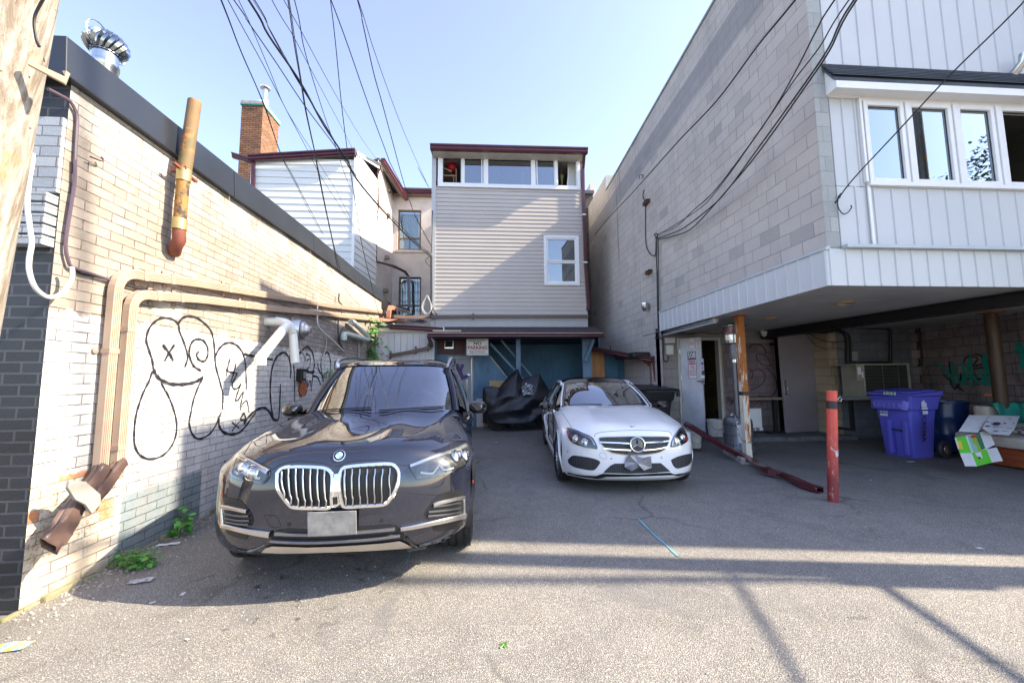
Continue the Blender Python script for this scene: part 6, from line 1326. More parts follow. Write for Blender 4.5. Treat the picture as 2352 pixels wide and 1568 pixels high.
def wheel(C, B, c, sg, r, tw, rim, steer=0):
    ax = Vector((sg*math.cos(steer), math.sin(steer)*sg, 0)); h = tw/2
    mb = MB(); prof = [(rim, -h*.9), (rim+.02, -h), (r-.05, -h*1.02), (r-.012, -h*.88), (r, -h*.7), (r, -h*.52), (r-.008, -h*.5), (r-.008, -h*.44), (r, -h*.42), (r, -h*.06), (r-.009, -h*.05), (r-.009, h*.05), (r, h*.06), (r, h*.42), (r-.008, h*.44), (r-.008, h*.5), (r, h*.52), (r, h*.7), (r-.012, h*.88), (r-.05, h*1.02), (rim+.02, h), (rim, h*.9)]
    mb.lathe(prof, c, ax, 72, cap=False); x, y = perp(ax)
    for k in range(72):
        a = 2*math.pi*k/72; d = x*math.cos(a)+y*math.sin(a)
        for s_ in (-1, 1): mb.bar(c+d*(r-.002)+ax*s_*h*.55, c+d*(r-.004)+ax*s_*h*.9, .004, .012, d)
    wo = B(mb, 'wheel', m_tyre, ang=30)
    mb = MB(); mb.lathe([(rim, h*.85), (rim-.012, h*.8), (rim-.02, h*.5), (rim-.03, -h*.6), (.02, -h*.5)], c, ax, 48, cap=False)
    for k in range(10):
        a = 2*math.pi*k/10+.15; d = x*math.cos(a)+y*math.sin(a); t_ = ax.cross(d)
        p0 = c+d*.05+ax*h*.62; p1 = c+d*(rim-.01)+ax*h*.78
        for q in (-1, 1): mb.bar(p0+t_*q*.006, p1+t_*q*.03, .02, .022, ax)
    mb.lathe([(.07, h*.55), (.065, h*.68), (.03, h*.7), (.001, h*.7)], c, ax, 20); B(mb, 'rim', m_rim, wo, ang=30)
    mb = MB(); mb.lathe([(rim*.75, -.01), (rim*.75, .01)], c, ax, 32); B(mb, 'brake_disc', M('brake_disc', (.2, .19, .18), .4, .8) if 'brake_disc' not in bpy.data.materials else bpy.data.materials['brake_disc'], wo, ang=30)
def nose(X, Y, Z): return [[(x, y, z) for x, y, z in zip(a, b, c if isinstance(c, list) else [c]*7)] for a, b, c in zip(X, Y, Z)]
xc = [0, .28, .53, .73, .855, .93, .958]
X_ = [[0, .28, .52, .69, .79, .85, .885], [0, .28, .53, .71, .83, .905, .935], xc, xc, xc, [0, .28, .53, .74, .87, .95, .98], [0, .28, .52, .72, .85, .935, .97], [0, .27, .50, .70, .83, .92, .965]]+[[0, .27, .5, .69, .82, .91, .965]]*4
Y_ = [[.12, .13, .16, .23, .33, .43, .47], [.04, .05, .08, .15, .25, .37, .46], [0, .01, .045, .12, .225, .35, .45], [-.0, .01, .04, .115, .22, .345, .45], [.0, .01, .045, .125, .235, .36, .46], [.03, .035, .075, .165, .29, .43, .55],
 [.085, .09, .135, .25, .40, .58, .74], [.18, .19, .24, .36, .53, .73, .90], [.42, .43, .47, .57, .73, .91, 1.05], [.80, .80, .84, .92, 1.02, 1.14, 1.24], [1.15, 1.15, 1.18, 1.24, 1.3, 1.37, 1.44], [1.45, 1.46, 1.5, 1.57, 1.63, 1.68, 1.72]]
Z_ = [.275, .325, .43, .58, .72, [.85, .85, .85, .85, .845, .84, .835], [.98, .985, .97, .95, .93, .915, .905], [1.03, 1.035, 1.025, 1.005, .985, .965, .945], [1.058, 1.076, 1.064, 1.06, 1.03, .995, .965], [1.086, 1.116, 1.10, 1.103, 1.068, 1.02, .98], [1.11, 1.142, 1.124, 1.13, 1.088, 1.03, .99], [1.127, 1.15, 1.14, 1.138, 1.10, 1.04, 1.0]]
m_bmw = paint('dark_grey_metallic', (.013, .016, .030), .25, .35, 1.8, dust=.05)
P = dict(paint=m_bmw, nose=nose(X_, Y_, Z_), hw=.985, axle=.875, wb=2.975, len=4.9, wr=.375, wz=.375, archr=.43, archy=.9, archz=.9, sz=.86, sy=.47, sill=.30, bx=.955, flare=.02, crease=.015,
  belt=[(1.9, 1.015, .96), (2.6, 1.03, .955), (3.4, 1.05, .95), (4.2, 1.08, .93), (4.9, 1.08, .88)], liph=.05, liptmat=m_plas, track=.835, tw=.275, rim=.265, cowly=1.45, bz=1.14,
  screen=[[(0, 1.44, 1.13), (.36, 1.47, 1.132), (.62, 1.56, 1.125), (.78, 1.68, 1.10)], [(0, 1.66, 1.31), (.36, 1.69, 1.31), (.60, 1.78, 1.30), (.745, 1.88, 1.28)], [(0, 1.90, 1.485), (.35, 1.93, 1.485), (.57, 2.00, 1.475), (.695, 2.08, 1.455)], [(0, 2.15, 1.64), (.34, 2.17, 1.64), (.54, 2.23, 1.63), (.64, 2.29, 1.605)]],
  roof=[[(0, 2.13, 1.64), (.34, 2.15, 1.64), (.54, 2.21, 1.63), (.655, 2.28, 1.60)], [(0, 2.4, 1.70), (.34, 2.4, 1.70), (.55, 2.42, 1.685), (.68, 2.46, 1.64)], [(0, 3.1, 1.735), (.34, 3.1, 1.733), (.56, 3.1, 1.715), (.69, 3.1, 1.66)], [(0, 3.9, 1.715), (.34, 3.9, 1.712), (.54, 3.9, 1.695), (.67, 3.9, 1.64)], [(0, 4.45, 1.65), (.33, 4.44, 1.648), (.51, 4.40, 1.635), (.63, 4.35, 1.59)]],
  back=[[(0, 4.45, 1.645), (.33, 4.44, 1.643), (.51, 4.40, 1.63), (.63, 4.35, 1.585)], [(0, 4.62, 1.4), (.35, 4.6, 1.4), (.6, 4.55, 1.38), (.75, 4.45, 1.34)], [(0, 4.78, 1.12), (.4, 4.76, 1.12), (.7, 4.7, 1.11), (.86, 4.6, 1.09)]],
  tail=[[(0, 4.78, 1.12), (.4, 4.76, 1.12), (.7, 4.7, 1.11), (.86, 4.58, 1.09)], [(0, 4.87, .95), (.4, 4.86, .95), (.75, 4.80, .94), (.93, 4.6, .93)], [(0, 4.9, .6), (.4, 4.89, .6), (.78, 4.83, .6), (.95, 4.6, .6)], [(0, 4.8, .3), (.4, 4.8, .3), (.75, 4.75, .3), (.92, 4.55, .3)]],
  glassbot=[(1.72, 1.03, .93), (2.2, 1.04, .93), (3.0, 1.06, .925), (3.9, 1.09, .905), (4.4, 1.2, .84)], cant=[(1.80, 1.16, .84), (2.3, 1.58, .70), (3.05, 1.64, .705), (3.85, 1.62, .69), (4.35, 1.55, .65)], pillars=(2.55, 3.5, 4.2), trim=m_satin, pw=.034, pillmat=m_bmw, roofmat=m_bmw)
bm_ = make_car('suv_car', 'dark grey sport utility car with big chrome twin grille parked by the brick wall', (-1.0, 2.80, gz(2.80)), R(2.0), .955, P)
c = bm_
# grille
gl_in = [(572, 592), (612, 556), (700, 545), (860, 548), (940, 558), (985, 595), (992, 660), (985, 760), (975, 843), (840, 848), (700, 842), (655, 812), (600, 745), (575, 690)]
gr_in = [(1072, 590), (1100, 552), (1180, 538), (1300, 528), (1455, 524), (1512, 565), (1520, 630), (1500, 705), (1450, 785), (1400, 822), (1250, 832), (1115, 838), (1085, 800), (1066, 690)]
m_gd = M('grille_dark', (.012, .012, .013), .5, var=.3)
for pts, tops, bots in ((gl_in, [607, 660, 716, 773, 832, 888, 943], [(628, 785), (682, 822), (737, 838), (791, 842), (843, 844), (900, 845), (957, 845)]), (gr_in, [1107, 1165, 1225, 1285, 1345, 1405, 1462], [(1113, 830), (1168, 830), (1226, 828), (1284, 822), (1340, 812), (1398, 806), (1462, 755)])):
    g_ = c.patch('grille', 'C7', pts, .004, m_gd, smooth_n=3)
    for tx, bt in zip(tops, bots):
        ty = 552 if tx > 640 else 572
        if tx > 1440: ty = 545
        mx = (tx+bt[0])/2
        c.line('grille_slat', 'C7', [(tx, ty), (tx-2+(bt[0]-tx)*.1, ty+40), (tx-7+(bt[0]-tx)*.3, ty+72), (tx-5+(bt[0]-tx)*.7, bt[1]-80), (bt[0]+1, bt[1]-45), bt], .028, .011, .02, m_slat, g_, n=4)
    cx_ = sum(p[0] for p in pts)/len(pts); cy_ = sum(p[1] for p in pts)/len(pts)
    outl = [(cx_+(x-cx_)*1.045+(-0 if x < cx_ else 0), cy_+(y-cy_)*1.07) for x, y in pts]
    c.line('grille_surround', 'C7', outl, .016, lambda t: .028, .02, m_chrome, g_, n=5, closed=True)
c.patch('camera_pod', 'C7', [(1003, 775), (1038, 772), (1042, 825), (1005, 828)], .02, m_gloss); c.patch('grille_bridge', 'C7', [(1000, 600), (1030, 590), (1058, 600), (1048, 700), (1062, 830), (985, 850), (1005, 720)], .012, m_chrome, smooth_n=2)
# headlamps
for nm_, out_, drl, proj in (('r', [(1612, 532), (1640, 512), (1750, 462), (1900, 412), (2000, 375), (2060, 348), (2092, 372), (2100, 430), (2082, 482), (2040, 528), (1960, 570), (1850, 600), (1690, 628), (1658, 610)], ([(1620, 528), (1750, 480), (1900, 430), (2010, 392), (2065, 365)], [(1700, 580), (1800, 585), (1850, 520), (1880, 560), (1960, 545)]), ((1985, 450), (2055, 440))),
        ('l', [(196, 575), (222, 485), (262, 438), (330, 470), (420, 520), (488, 568), (494, 600), (472, 640), (442, 665), (395, 655), (270, 632), (205, 605)], ([(240, 450), (330, 490), (420, 540), (485, 580)], [(230, 575), (320, 590), (330, 560), (380, 620), (430, 625)]), ((290, 540), (360, 580)))):
    hl = c.patch('headlight', 'C7', out_, .003, M('lamp_housing', (.10, .10, .10), .25, .5, var=.8, scale=14), smooth_n=2)
    c.line('lamp_brow', 'C7', drl[0], .012, lambda t: .022+.02*t, .01, M('lamp_brow', (.55, .56, .58), .15, .8) if 'lamp_brow' not in bpy.data.materials else bpy.data.materials['lamp_brow'], hl, n=4)
    c.line('daylight_bar', 'C7', drl[1], .014, .014, .008, m_white, hl, n=2)
    for q in proj:
        h_, n_ = c.hit(*K('C7', *q), .002); mb = MB(); mb.lathe([(.055, 0), (.055, .012), (.045, .02), (.038, .012), (.03, .022), (.001, .028)], h_, n_, 20); c.B(mb, 'projector', m_chrome, hl)
    c.patch('lens', 'C7', out_, .026, m_lens, hl, smooth_n=2); c.line('lamp_rim', 'C7', out_, .006, .012, .01, m_gloss, hl, n=3, closed=True)
# bumper side vents
for sgn, vp, bars, frm, sweep, low in ((1, [(1732, 910), (1760, 862), (1812, 795), (1845, 762), (1940, 728), (2034, 716), (2050, 780), (2050, 925), (1900, 948), (1760, 962)], [[(1800, 850), (1900, 838), (2010, 820)], [(1765, 892), (1890, 880), (2010, 862)], [(1760, 925), (1880, 915), (2015, 895)]], [(1805, 838), (1850, 822), (2030, 782), (2044, 800), (2046, 915)], [(1545, 1025), (1640, 1010), (1760, 985), (1900, 955), (2045, 922)], [(1790, 1005), (2045, 950), (2040, 1000), (1990, 1025), (1850, 1050), (1810, 1040)]),
        (-1, [(128, 775), (200, 785), (270, 805), (300, 840), (350, 905), (368, 960), (355, 1005), (250, 1005), (135, 985)], [[(150, 905), (240, 920), (340, 925)], [(150, 940), (250, 958), (345, 960)], [(155, 968), (250, 985), (340, 990)]], [(320, 888), (240, 872), (130, 852), (122, 870), (130, 985)], [(130, 995), (220, 1018), (330, 1042), (430, 1060), (508, 1070)], [(140, 1020), (330, 1075), (310, 1115), (250, 1105), (160, 1070)])):
    ve = c.patch('bumper_vent', 'C7', vp, .003, m_plas, smooth_n=1)
    for b_ in bars: c.line('vent_bar', 'C7', b_, .018, .014, .012, M('vent_grey', (.16, .16, .165), .3, .7) if 'vent_grey' not in bpy.data.materials else bpy.data.materials['vent_grey'], ve, n=3)
    c.line('vent_frame', 'C7', frm, .014, .028, .012, m_satin, ve, n=3)
    c.line('bumper_blade', 'C7', sweep, .022, lambda t: .03+.018*t, .02, m_satin, n=4); c.patch('lower_vent', 'C7', low, .004, m_plas)
la = c.patch('lower_grille', 'C7', [(498, 1150), (505, 1110), (548, 1040), (640, 1026), (1000, 1040), (1200, 1012), (1440, 995), (1505, 1003), (1548, 1040), (1572, 1075), (1575, 1110), (1400, 1128), (1200, 1142), (800, 1160)], .004, m_gd)
c.line('lower_bar', 'C7', [(552, 1062), (700, 1066), (850, 1068), (1000, 1064), (1200, 1050), (1380, 1035), (1500, 1022)], .03, .02, .02, M('bar_grey', (.25, .25, .26), .25, .8), la); c.line('lower_bar', 'C7', [(515, 1112), (700, 1122), (900, 1122), (1100, 1112), (1300, 1100), (1540, 1072)], .03, .02, .02, bpy.data.materials['bar_grey'], la)
c.patch('skid_plate', 'C7', [(436, 1208), (470, 1175), (520, 1160), (800, 1168), (1000, 1162), (1200, 1150), (1400, 1135), (1535, 1118), (1580, 1135), (1640, 1168), (1400, 1185), (1100, 1200), (800, 1210), (600, 1214)], .014, m_satin, step=4)
c.line('corner_lip', 'C7', [(1590, 1095), (1640, 1150), (1720, 1168), (1850, 1155), (1960, 1125)], .01, .02, .02, m_gloss); c.line('corner_lip', 'C7', [(500, 1130), (440, 1170), (330, 1205), (240, 1195)], .01, .02, .02, m_gloss)
# bonnet shut lines
c.line('shut_line', 'C6', [(2172, 1035), (2150, 1110), (2120, 1250), (2085, 1400), (2075, 1432)], .0015, .007, .003, m_black, n=4)
c.line('shut_line', 'C6', [(735, 1060), (600, 1110), (430, 1220), (280, 1330), (190, 1470)], .0015, .007, .003, m_black, n=4)
c.line('shut_line', 'C7', [(290, 440), (420, 500), (520, 550), (570, 520), (700, 488), (900, 500), (1030, 530), (1150, 490), (1400, 478), (1550, 520), (1620, 515), (1760, 460), (1960, 385)], .0015, .006, .003, m_black, n=4)
# plate
pl_ = [(818, 880), (1202, 866), (1204, 1052), (820, 1072)]
m_plate = M('blurred_plate', (.24, .24, .235), .35, var=.5, scale=11)
V = [c.hit(*K('C7', *p), .03)[0] for p in pl_]; ym = min(v.y for v in V)-.015; V = [Vector((v.x, ym, v.z)) for v in V]
mb = MB(); mb.prism(V, (0, .012, 0)); po = c.B(mb, 'number_plate', m_plate, smooth=False, bevel=.004)
# round badge on the bonnet
h_, n_ = c.hit(*K('C7', 1055, 445), .004); xx = Vector((1, 0, 0)); xx = (xx-n_*xx.dot(n_)).normalized(); yy = n_.cross(xx)
mb = MB(); mb.lathe([(.041, -.004), (.041, .004), (.037, .006)], h_, n_, 32, cap=True); bd_ = c.B(mb, 'badge', m_chrome)
def disc(mb, r0, r1, a0, a1, q, n=10): mb.grid([[h_+n_*q+(xx*math.cos(a0+(a1-a0)*k/n)+yy*math.sin(a0+(a1-a0)*k/n))*r for k in range(n+1)] for r in (r0, r1)])
mb = MB(); disc(mb, .024, .037, 0, 2*math.pi, .0075, 40); c.B(mb, 'badge_ring', m_gloss, bd_)
for col_, qs in ((M('badge_blue', (.12, .38, .75), .3), (0, 2)), (m_white, (1, 3))):
    for q in qs: mb = MB(); disc(mb, .0001, .023, q*math.pi/2+math.pi/2, (q+1)*math.pi/2+math.pi/2, .008, 8); c.B(mb, 'badge_quadrant', col_, bd_)
mb = MB()
me_ = textmesh('B M W', .011, 'CENTER', .0003)
# mirrors
def mirrors(c, hw, y, z, mat, s1=1.0):
    for sg in (1, -1):
        mb = MB(); rows = []
        for k, (a, sc_) in enumerate(((0, .35), (.03, .8), (.09, 1.0), (.13, .98), (.15, .9))):
            rows.append([Vector((sg*(hw+.115)+.105*s1*sc_*math.copysign(abs(math.cos(t))**.7, math.cos(t)), y+a, z+.075*s1*sc_*math.copysign(abs(math.sin(t))**.7, math.sin(t)))) for t in [2*math.pi*j/20 for j in range(21)]])
        mb.grid(rows); mb.add(rows[0][:-1], [tuple(range(20))]); mo = c.B(mb, 'mirror', mat, ang=60)
        mb = MB(); mb.add([p+Vector((0, -.004, 0)) for p in rows[-1][:-1]], [tuple(range(20))]); c.B(mb, 'mirror_glass', m_gloss, mo)
        mb = MB(); mb.bar((sg*(hw-.06), y+.08, z-.07), (sg*(hw+.05), y+.08, z-.05), .07, .03); c.B(mb, 'mirror_arm', m_gloss, mo, smooth=False)
mirrors(c, .93, 1.78, 1.13, m_gloss)
# roof rails, wipers, sensor, amber marker
for sg in (1, -1):
    mb = MB(); mb.path(crom([(sg*.67, 2.22, 1.60), (sg*.70, 2.36, 1.705), (sg*.715, 3.1, 1.75), (sg*.70, 3.9, 1.725), (sg*.67, 4.2, 1.65)], 6), .035, .03, (0, 0, 1)); c.B(mb, 'roof_rail', m_satin, ang=30)
mb = MB(); q = [c.wsp(.5+d, .80) for d in (-.05, .05)]; q2 = [c.wsp(.5+d, .99) for d in (-.06, .06)]; mb.hexa([q[0]+Vector((0, .02, -.02)), q[1]+Vector((0, .02, -.02)), q2[1]+Vector((0, .02, -.02)), q2[0]+Vector((0, .02, -.02)), q[0]+Vector((0, .09, -.02)), q[1]+Vector((0, .09, -.02)), q2[1]+Vector((0, .06, -.04)), q2[0]+Vector((0, .06, -.04))]); c.B(mb, 'sensor_housing', m_plas)
mb = MB(); h1 = c.wsp(.5, .72); mb.box((-.12, h1.y+.12, h1.z-.02), (.12, h1.y+.15, h1.z+.05)); c.B(mb, 'interior_mirror', m_plas, bevel=.01)
for a, b in ((.1, .46), (.5, .88)):
    mb = MB(); mb.tube([c.wsp(a+(b-a)*k/6, .02+.05*(k/6))+Vector((0, -.012, .012)) for k in range(7)], .008, 6); c.B(mb, 'wiper', m_plas)
c.line('side_marker', 'C7', [(2124, 640), (2118, 690), (2110, 745)], .004, .016, .01, M('amber_lens', (.6, .09, .02), .25), n=3)
for x_, y_ in ((1395, 963), (648, 993)):
    h2, n2 = c.hit(*K('C7', x_, y_), .001); mb = MB(); mb.lathe([(.012, 0), (.012, .002), (.001, .003)], h2, n2, 14); c.B(mb, 'parking_sensor', m_plas)
c.line('tow_cover', 'C7', [(455, 925), (545, 925), (582, 1010), (500, 1012)], .0012, .004, .002, m_black, n=2, closed=True)
# leaf lying on the glass
xc = [0, .25, .47, .645, .775, .86, .893]
X_ = [[0, .25, .46, .60, .70, .77, .80], [0, .25, .465, .625, .74, .81, .845], [0, .25, .465, .63, .75, .825, .865], [0, .25, .465, .63, .75, .825, .865], [0, .25, .465, .63, .755, .83, .867], [0, .25, .47, .635, .76, .84, .875], [0, .25, .465, .63, .755, .845, .882], [0, .25, .455, .61, .74, .835, .875]]+[[0, .25, .45, .60, .73, .825, .872]]*4
Y_ = [[.10, .11, .14, .20, .29, .36, .39], [.02, .03, .065, .135, .235, .33, .38], [0, .01, .045, .11, .20, .30, .37], [0, .01, .04, .105, .195, .295, .37], [.01, .02, .05, .12, .21, .31, .38], [.04, .05, .085, .16, .26, .37, .46],
 [.10, .11, .15, .24, .36, .50, .62], [.22, .23, .27, .37, .51, .66, .79], [.50, .5, .53, .61, .74, .88, 1.0], [.85, .86, .88, .94, 1.02, 1.12, 1.2], [1.15, 1.16, 1.18, 1.23, 1.29, 1.35, 1.41], [1.4, 1.41, 1.45, 1.5, 1.55, 1.59, 1.63]]
Z_ = [.17, .23, .36, .50, .60, [.70, .70, .70, .695, .69, .685, .68], [.795, .795, .79, .775, .76, .745, .735], [.855, .86, .855, .84, .82, .80, .78], [.90, .91, .908, .895, .875, .845, .82], [.945, .957, .957, .945, .922, .885, .848], [.975, .988, .99, .978, .952, .905, .865], [.99, 1.0, 1.0, .99, .962, .915, .875]]
m_merc = paint('polar_white', (.80, .81, .82), .0, .35, 1.6)
m_pano = M('black_glass_roof', (.008, .008, .01), .04, var=.1, coat=1)
P = dict(paint=m_merc, nose=nose(X_, Y_, Z_), hw=.893, axle=.80, wb=2.84, len=4.68, wr=.325, wz=.325, archr=.365, archy=.8, archz=.75, sz=.72, sy=.40, sill=.21, bx=.95, flare=.018, crease=.02,
  belt=[(1.8, .88, .875), (2.6, .91, .87), (3.4, .935, .86), (4.1, .95, .83), (4.7, .93, .76)], liph=.018, liptmat=m_merc, track=.785, tw=.225, rim=.235, cowly=1.38, bz=1.0,
  screen=[[(0, 1.36, .985), (.33, 1.38, .99), (.56, 1.46, .985), (.70, 1.56, .965)], [(0, 1.62, 1.13), (.33, 1.65, 1.13), (.54, 1.72, 1.12), (.665, 1.80, 1.10)], [(0, 1.90, 1.265), (.32, 1.93, 1.262), (.51, 1.99, 1.25), (.615, 2.06, 1.225)], [(0, 2.16, 1.355), (.31, 2.18, 1.35), (.485, 2.23, 1.335), (.575, 2.29, 1.305)]],
  roof=[[(0, 2.14, 1.352), (.31, 2.16, 1.348), (.485, 2.21, 1.333), (.585, 2.28, 1.30)], [(0, 2.5, 1.415), (.31, 2.5, 1.41), (.49, 2.52, 1.39), (.60, 2.54, 1.345)], [(0, 2.9, 1.432), (.31, 2.9, 1.427), (.49, 2.9, 1.405), (.605, 2.9, 1.355)], [(0, 3.4, 1.40), (.31, 3.4, 1.395), (.475, 3.38, 1.375), (.585, 3.35, 1.325)], [(0, 3.7, 1.34), (.3, 3.69, 1.335), (.46, 3.66, 1.315), (.56, 3.6, 1.27)]],
  back=[[(0, 3.7, 1.335), (.3, 3.69, 1.33), (.46, 3.66, 1.31), (.56, 3.6, 1.265)], [(0, 3.98, 1.19), (.33, 3.96, 1.19), (.52, 3.92, 1.17), (.63, 3.85, 1.13)], [(0, 4.25, 1.035), (.36, 4.22, 1.035), (.58, 4.17, 1.02), (.70, 4.08, .99)]],
  tail=[[(0, 4.24, 1.033), (.36, 4.21, 1.033), (.62, 4.15, 1.01), (.80, 4.05, .95)], [(0, 4.58, 1.01), (.36, 4.56, 1.01), (.64, 4.5, .99), (.82, 4.4, .93)], [(0, 4.68, .7), (.36, 4.67, .7), (.70, 4.6, .7), (.86, 4.42, .68)], [(0, 4.6, .26), (.36, 4.6, .26), (.68, 4.54, .26), (.83, 4.4, .26)]],
  glassbot=[(1.62, .90, .845), (2.2, .915, .85), (3.0, .94, .845), (3.7, .965, .82), (3.95, 1.0, .76)], cant=[(1.70, 1.01, .74), (2.32, 1.29, .635), (2.9, 1.335, .635), (3.45, 1.29, .61), (3.8, 1.15, .64)], pillars=(2.55, 3.4), trim=m_chrome, pw=.03, pillmat=m_merc, roofmat=m_pano, drv=1, steer=R(3))
ax_c = Vector((1.13, 5.56, 0))+.745*Vector((.992, -.125, 0))+Vector((.02, .05, 0)); fr_ = ax_c-Vector((.125, .992, 0))*.80*.955; yw = R(-4.8)
c = make_car('saloon_car', 'white saloon car with black roof and damaged number plate parked right of centre', (fr_.x, fr_.y, gz(fr_.y)), yw, .955, P); mc_ = c
def meshmat():
    m, nt, b = mnew('honeycomb_grille'); p = pos(nt); mp = N(nt, 'ShaderNodeMapping'); mp.inputs['Scale'].default_value = (1, .0, 1.6); nt.links.new(p, mp.inputs[0])
    v = N(nt, 'ShaderNodeTexVoronoi', feature='DISTANCE_TO_EDGE'); v.inputs['Scale'].default_value = 46; v.inputs['Randomness'].default_value = .15; nt.links.new(mp.outputs[0], v.inputs['Vector'])
    nt.links.new(mix(nt, ramp(nt, v.outputs['Distance'], .06, .12), (.085, .09, .10), (.006, .006, .007)), b.inputs['Base Color']); b.inputs['Roughness'].default_value = .4
    bump(nt, b, math_(nt, 'MULTIPLY', v.outputs['Distance'], -1.0), .8, .01); return m
m_hc = meshmat()
gp = [(935, 962), (960, 946), (1150, 938), (1350, 935), (1600, 935), (1780, 938), (1797, 968), (1785, 1020), (1745, 1085), (1660, 1128), (1520, 1152), (1390, 1160), (1220, 1152), (1080, 1125), (1000, 1070), (950, 1005)]
gg = c.patch('grille', 'D2', gp, .003, m_hc, step=4); c.line('grille_surround', 'D2', gp, .006, .012, .01, M('warm_rim', (.5, .46, .38), .2, .8), gg, n=3, closed=True)
for pts in ([(945, 1008), (1100, 1014), (1305, 1020)], [(1485, 1012), (1640, 1004), (1790, 992)], [(985, 1078), (1130, 1092), (1320, 1100)], [(1470, 1100), (1620, 1088), (1768, 1062)]): c.line('grille_slat', 'D2', pts, .03, .022, .02, m_chrome, gg, n=4)
h_, n_ = c.hit(*K('D2', 1395, 1036), .045); n_ = Vector((0, -1, .12)).normalized(); xx = Vector((1, 0, 0)); yy = n_.cross(xx); yy = -yy if yy.z < 0 else yy; rS = .088
mb = MB(); mb.tube([h_+(xx*math.cos(t)+yy*math.sin(t))*rS for t in [2*math.pi*k/40 for k in range(41)]], .0095, 8); bd_ = c.B(mb, 'badge_ring', m_chrome)
mb = MB()
for k in range(3):
    a = math.pi/2+k*2*math.pi/3; d = xx*math.cos(a)+yy*math.sin(a); t = xx*math.cos(a+math.pi/2)+yy*math.sin(a+math.pi/2)
    mb.add([h_+d*rS, h_+t*.013-d*.004, h_+n_*.014, h_-t*.013-d*.004], [(0, 1, 2), (0, 2, 3)])
c.B(mb, 'badge_star', m_chrome, bd_, smooth=False); mb = MB(); mb.lathe([(rS, -.012), (.001, -.008)], h_, n_, 32, cap=False); c.B(mb, 'badge_back', m_gloss, bd_)
for side, out_, strip, proj, amb in (('l', [(537, 842), (562, 832), (640, 850), (750, 900), (838, 938), (880, 990), (915, 1075), (880, 1082), (760, 1060), (640, 1020), (578, 970), (548, 900)], [(600, 850), (680, 885), (760, 925), (835, 960), (885, 1040)], ((650, 962), (762, 1005)), [(546, 862), (575, 868), (590, 970), (565, 948), (550, 900)]),
      ('r', [(1955, 815), (1975, 850), (2000, 905), (2020, 965), (1985, 1012), (1900, 1050), (1822, 1062), (1815, 1040), (1838, 960), (1885, 885)], [(1930, 840), (1880, 905), (1845, 960), (1825, 1040)], ((1950, 945), (1885, 990)), [(1985, 925), (2015, 960), (1998, 990), (1985, 960)])):
    hl = c.patch('headlight', 'D2', out_, .003, M('white_car_lamp_housing', (.03, .032, .036), .2, .5, var=.6, scale=18) if 'white_car_lamp_housing' not in bpy.data.materials else bpy.data.materials['white_car_lamp_housing'], smooth_n=2, step=4)
    c.line('daylight_strip', 'D2', strip, .012, .026, .008, m_rim, hl, n=4)
    for k, q in enumerate(proj):
        h2, n2 = c.hit(*K('D2', *q), .002); mb = MB(); mb.lathe([(.05, 0), (.05, .012), (.042, .02), (.034, .01), (.001, .02)], h2, n2, 20); c.B(mb, 'projector', m_chrome, hl)
    c.patch('turn_lens', 'D2', amb, .014, M('red_amber_lens', (.6, .03, .015), .2) if 'red_amber_lens' not in bpy.data.materials else bpy.data.materials['red_amber_lens'], hl, step=3)
    c.patch('lens', 'D2', out_, .024, m_lens, hl, smooth_n=2, step=4); c.line('lamp_rim', 'D2', out_, .005, .01, .008, m_gloss, hl, n=3, closed=True)
for pts in ([(557, 1222), (600, 1180), (650, 1172), (830, 1200), (940, 1240), (920, 1290), (870, 1340), (780, 1335), (640, 1305), (570, 1262)], [(1820, 1222), (1900, 1185), (1990, 1160), (2058, 1146), (2072, 1160), (2068, 1230), (2030, 1280), (1960, 1305), (1895, 1320), (1850, 1290)]):
    iv = c.patch('side_intake', 'D2', pts, .003, m_hc, step=4, smooth_n=2); c.line('intake_rim', 'D2', pts, .002, .012, .006, m_plas, iv, n=3, closed=True)
c.patch('lower_intake', 'D2', [(985, 1378), (1030, 1330), (1085, 1283), (1130, 1264), (1400, 1262), (1690, 1258), (1740, 1300), (1810, 1362), (1600, 1380), (1300, 1388)], .003, m_hc, step=4)
c.patch('splitter', 'D2', [(548, 1366), (620, 1385), (750, 1405), (900, 1412), (985, 1384), (1200, 1392), (1400, 1394), (1800, 1372), (1850, 1392), (1960, 1380), (2082, 1345), (2082, 1366), (1900, 1412), (1840, 1402), (1400, 1418), (1030, 1424), (930, 1445), (760, 1425), (560, 1385)], .010, m_gloss, step=4)
c.line('shut_line', 'D2', [(485, 650), (530, 715), (580, 790), (600, 832)], .001, .006, .003, m_black, n=4); c.line('shut_line', 'D2', [(878, 938), (890, 908), (960, 882), (1150, 865), (1350, 857), (1600, 860), (1780, 872), (1815, 900), (1832, 932)], .001, .006, .003, m_black, n=4)
c.line('shut_line', 'D2', [(1700, 640), (1860, 760), (1955, 812)], .001, .006, .003, m_black, n=4)
h2, n2 = c.hit(*K('D2', 1342, 815), .002); mb = MB(); mb.lathe([(.028, -.002), (.028, .004), (.024, .006), (.02, .003), (.001, .003)], h2, n2, 24); c.B(mb, 'bonnet_badge', m_chrome)
for q in ((552, 1118), (1086, 1204), (1700, 1190)):
    h2, n2 = c.hit(*K('D2', *q), .001); mb = MB(); mb.lathe([(.012, 0), (.012, .002), (.009, .002), (.001, .003)], h2, n2, 14); c.B(mb, 'parking_sensor', M('sensor_grey', (.4, .4, .42), .4) if 'sensor_grey' not in bpy.data.materials else bpy.data.materials['sensor_grey'])
c.line('tow_cover', 'D2', [(940, 1150), (975, 1128), (1015, 1150), (1032, 1200), (985, 1205), (945, 1180)], .001, .004, .002, M('grey_seam', (.3, .3, .32), .5), n=3, closed=True)
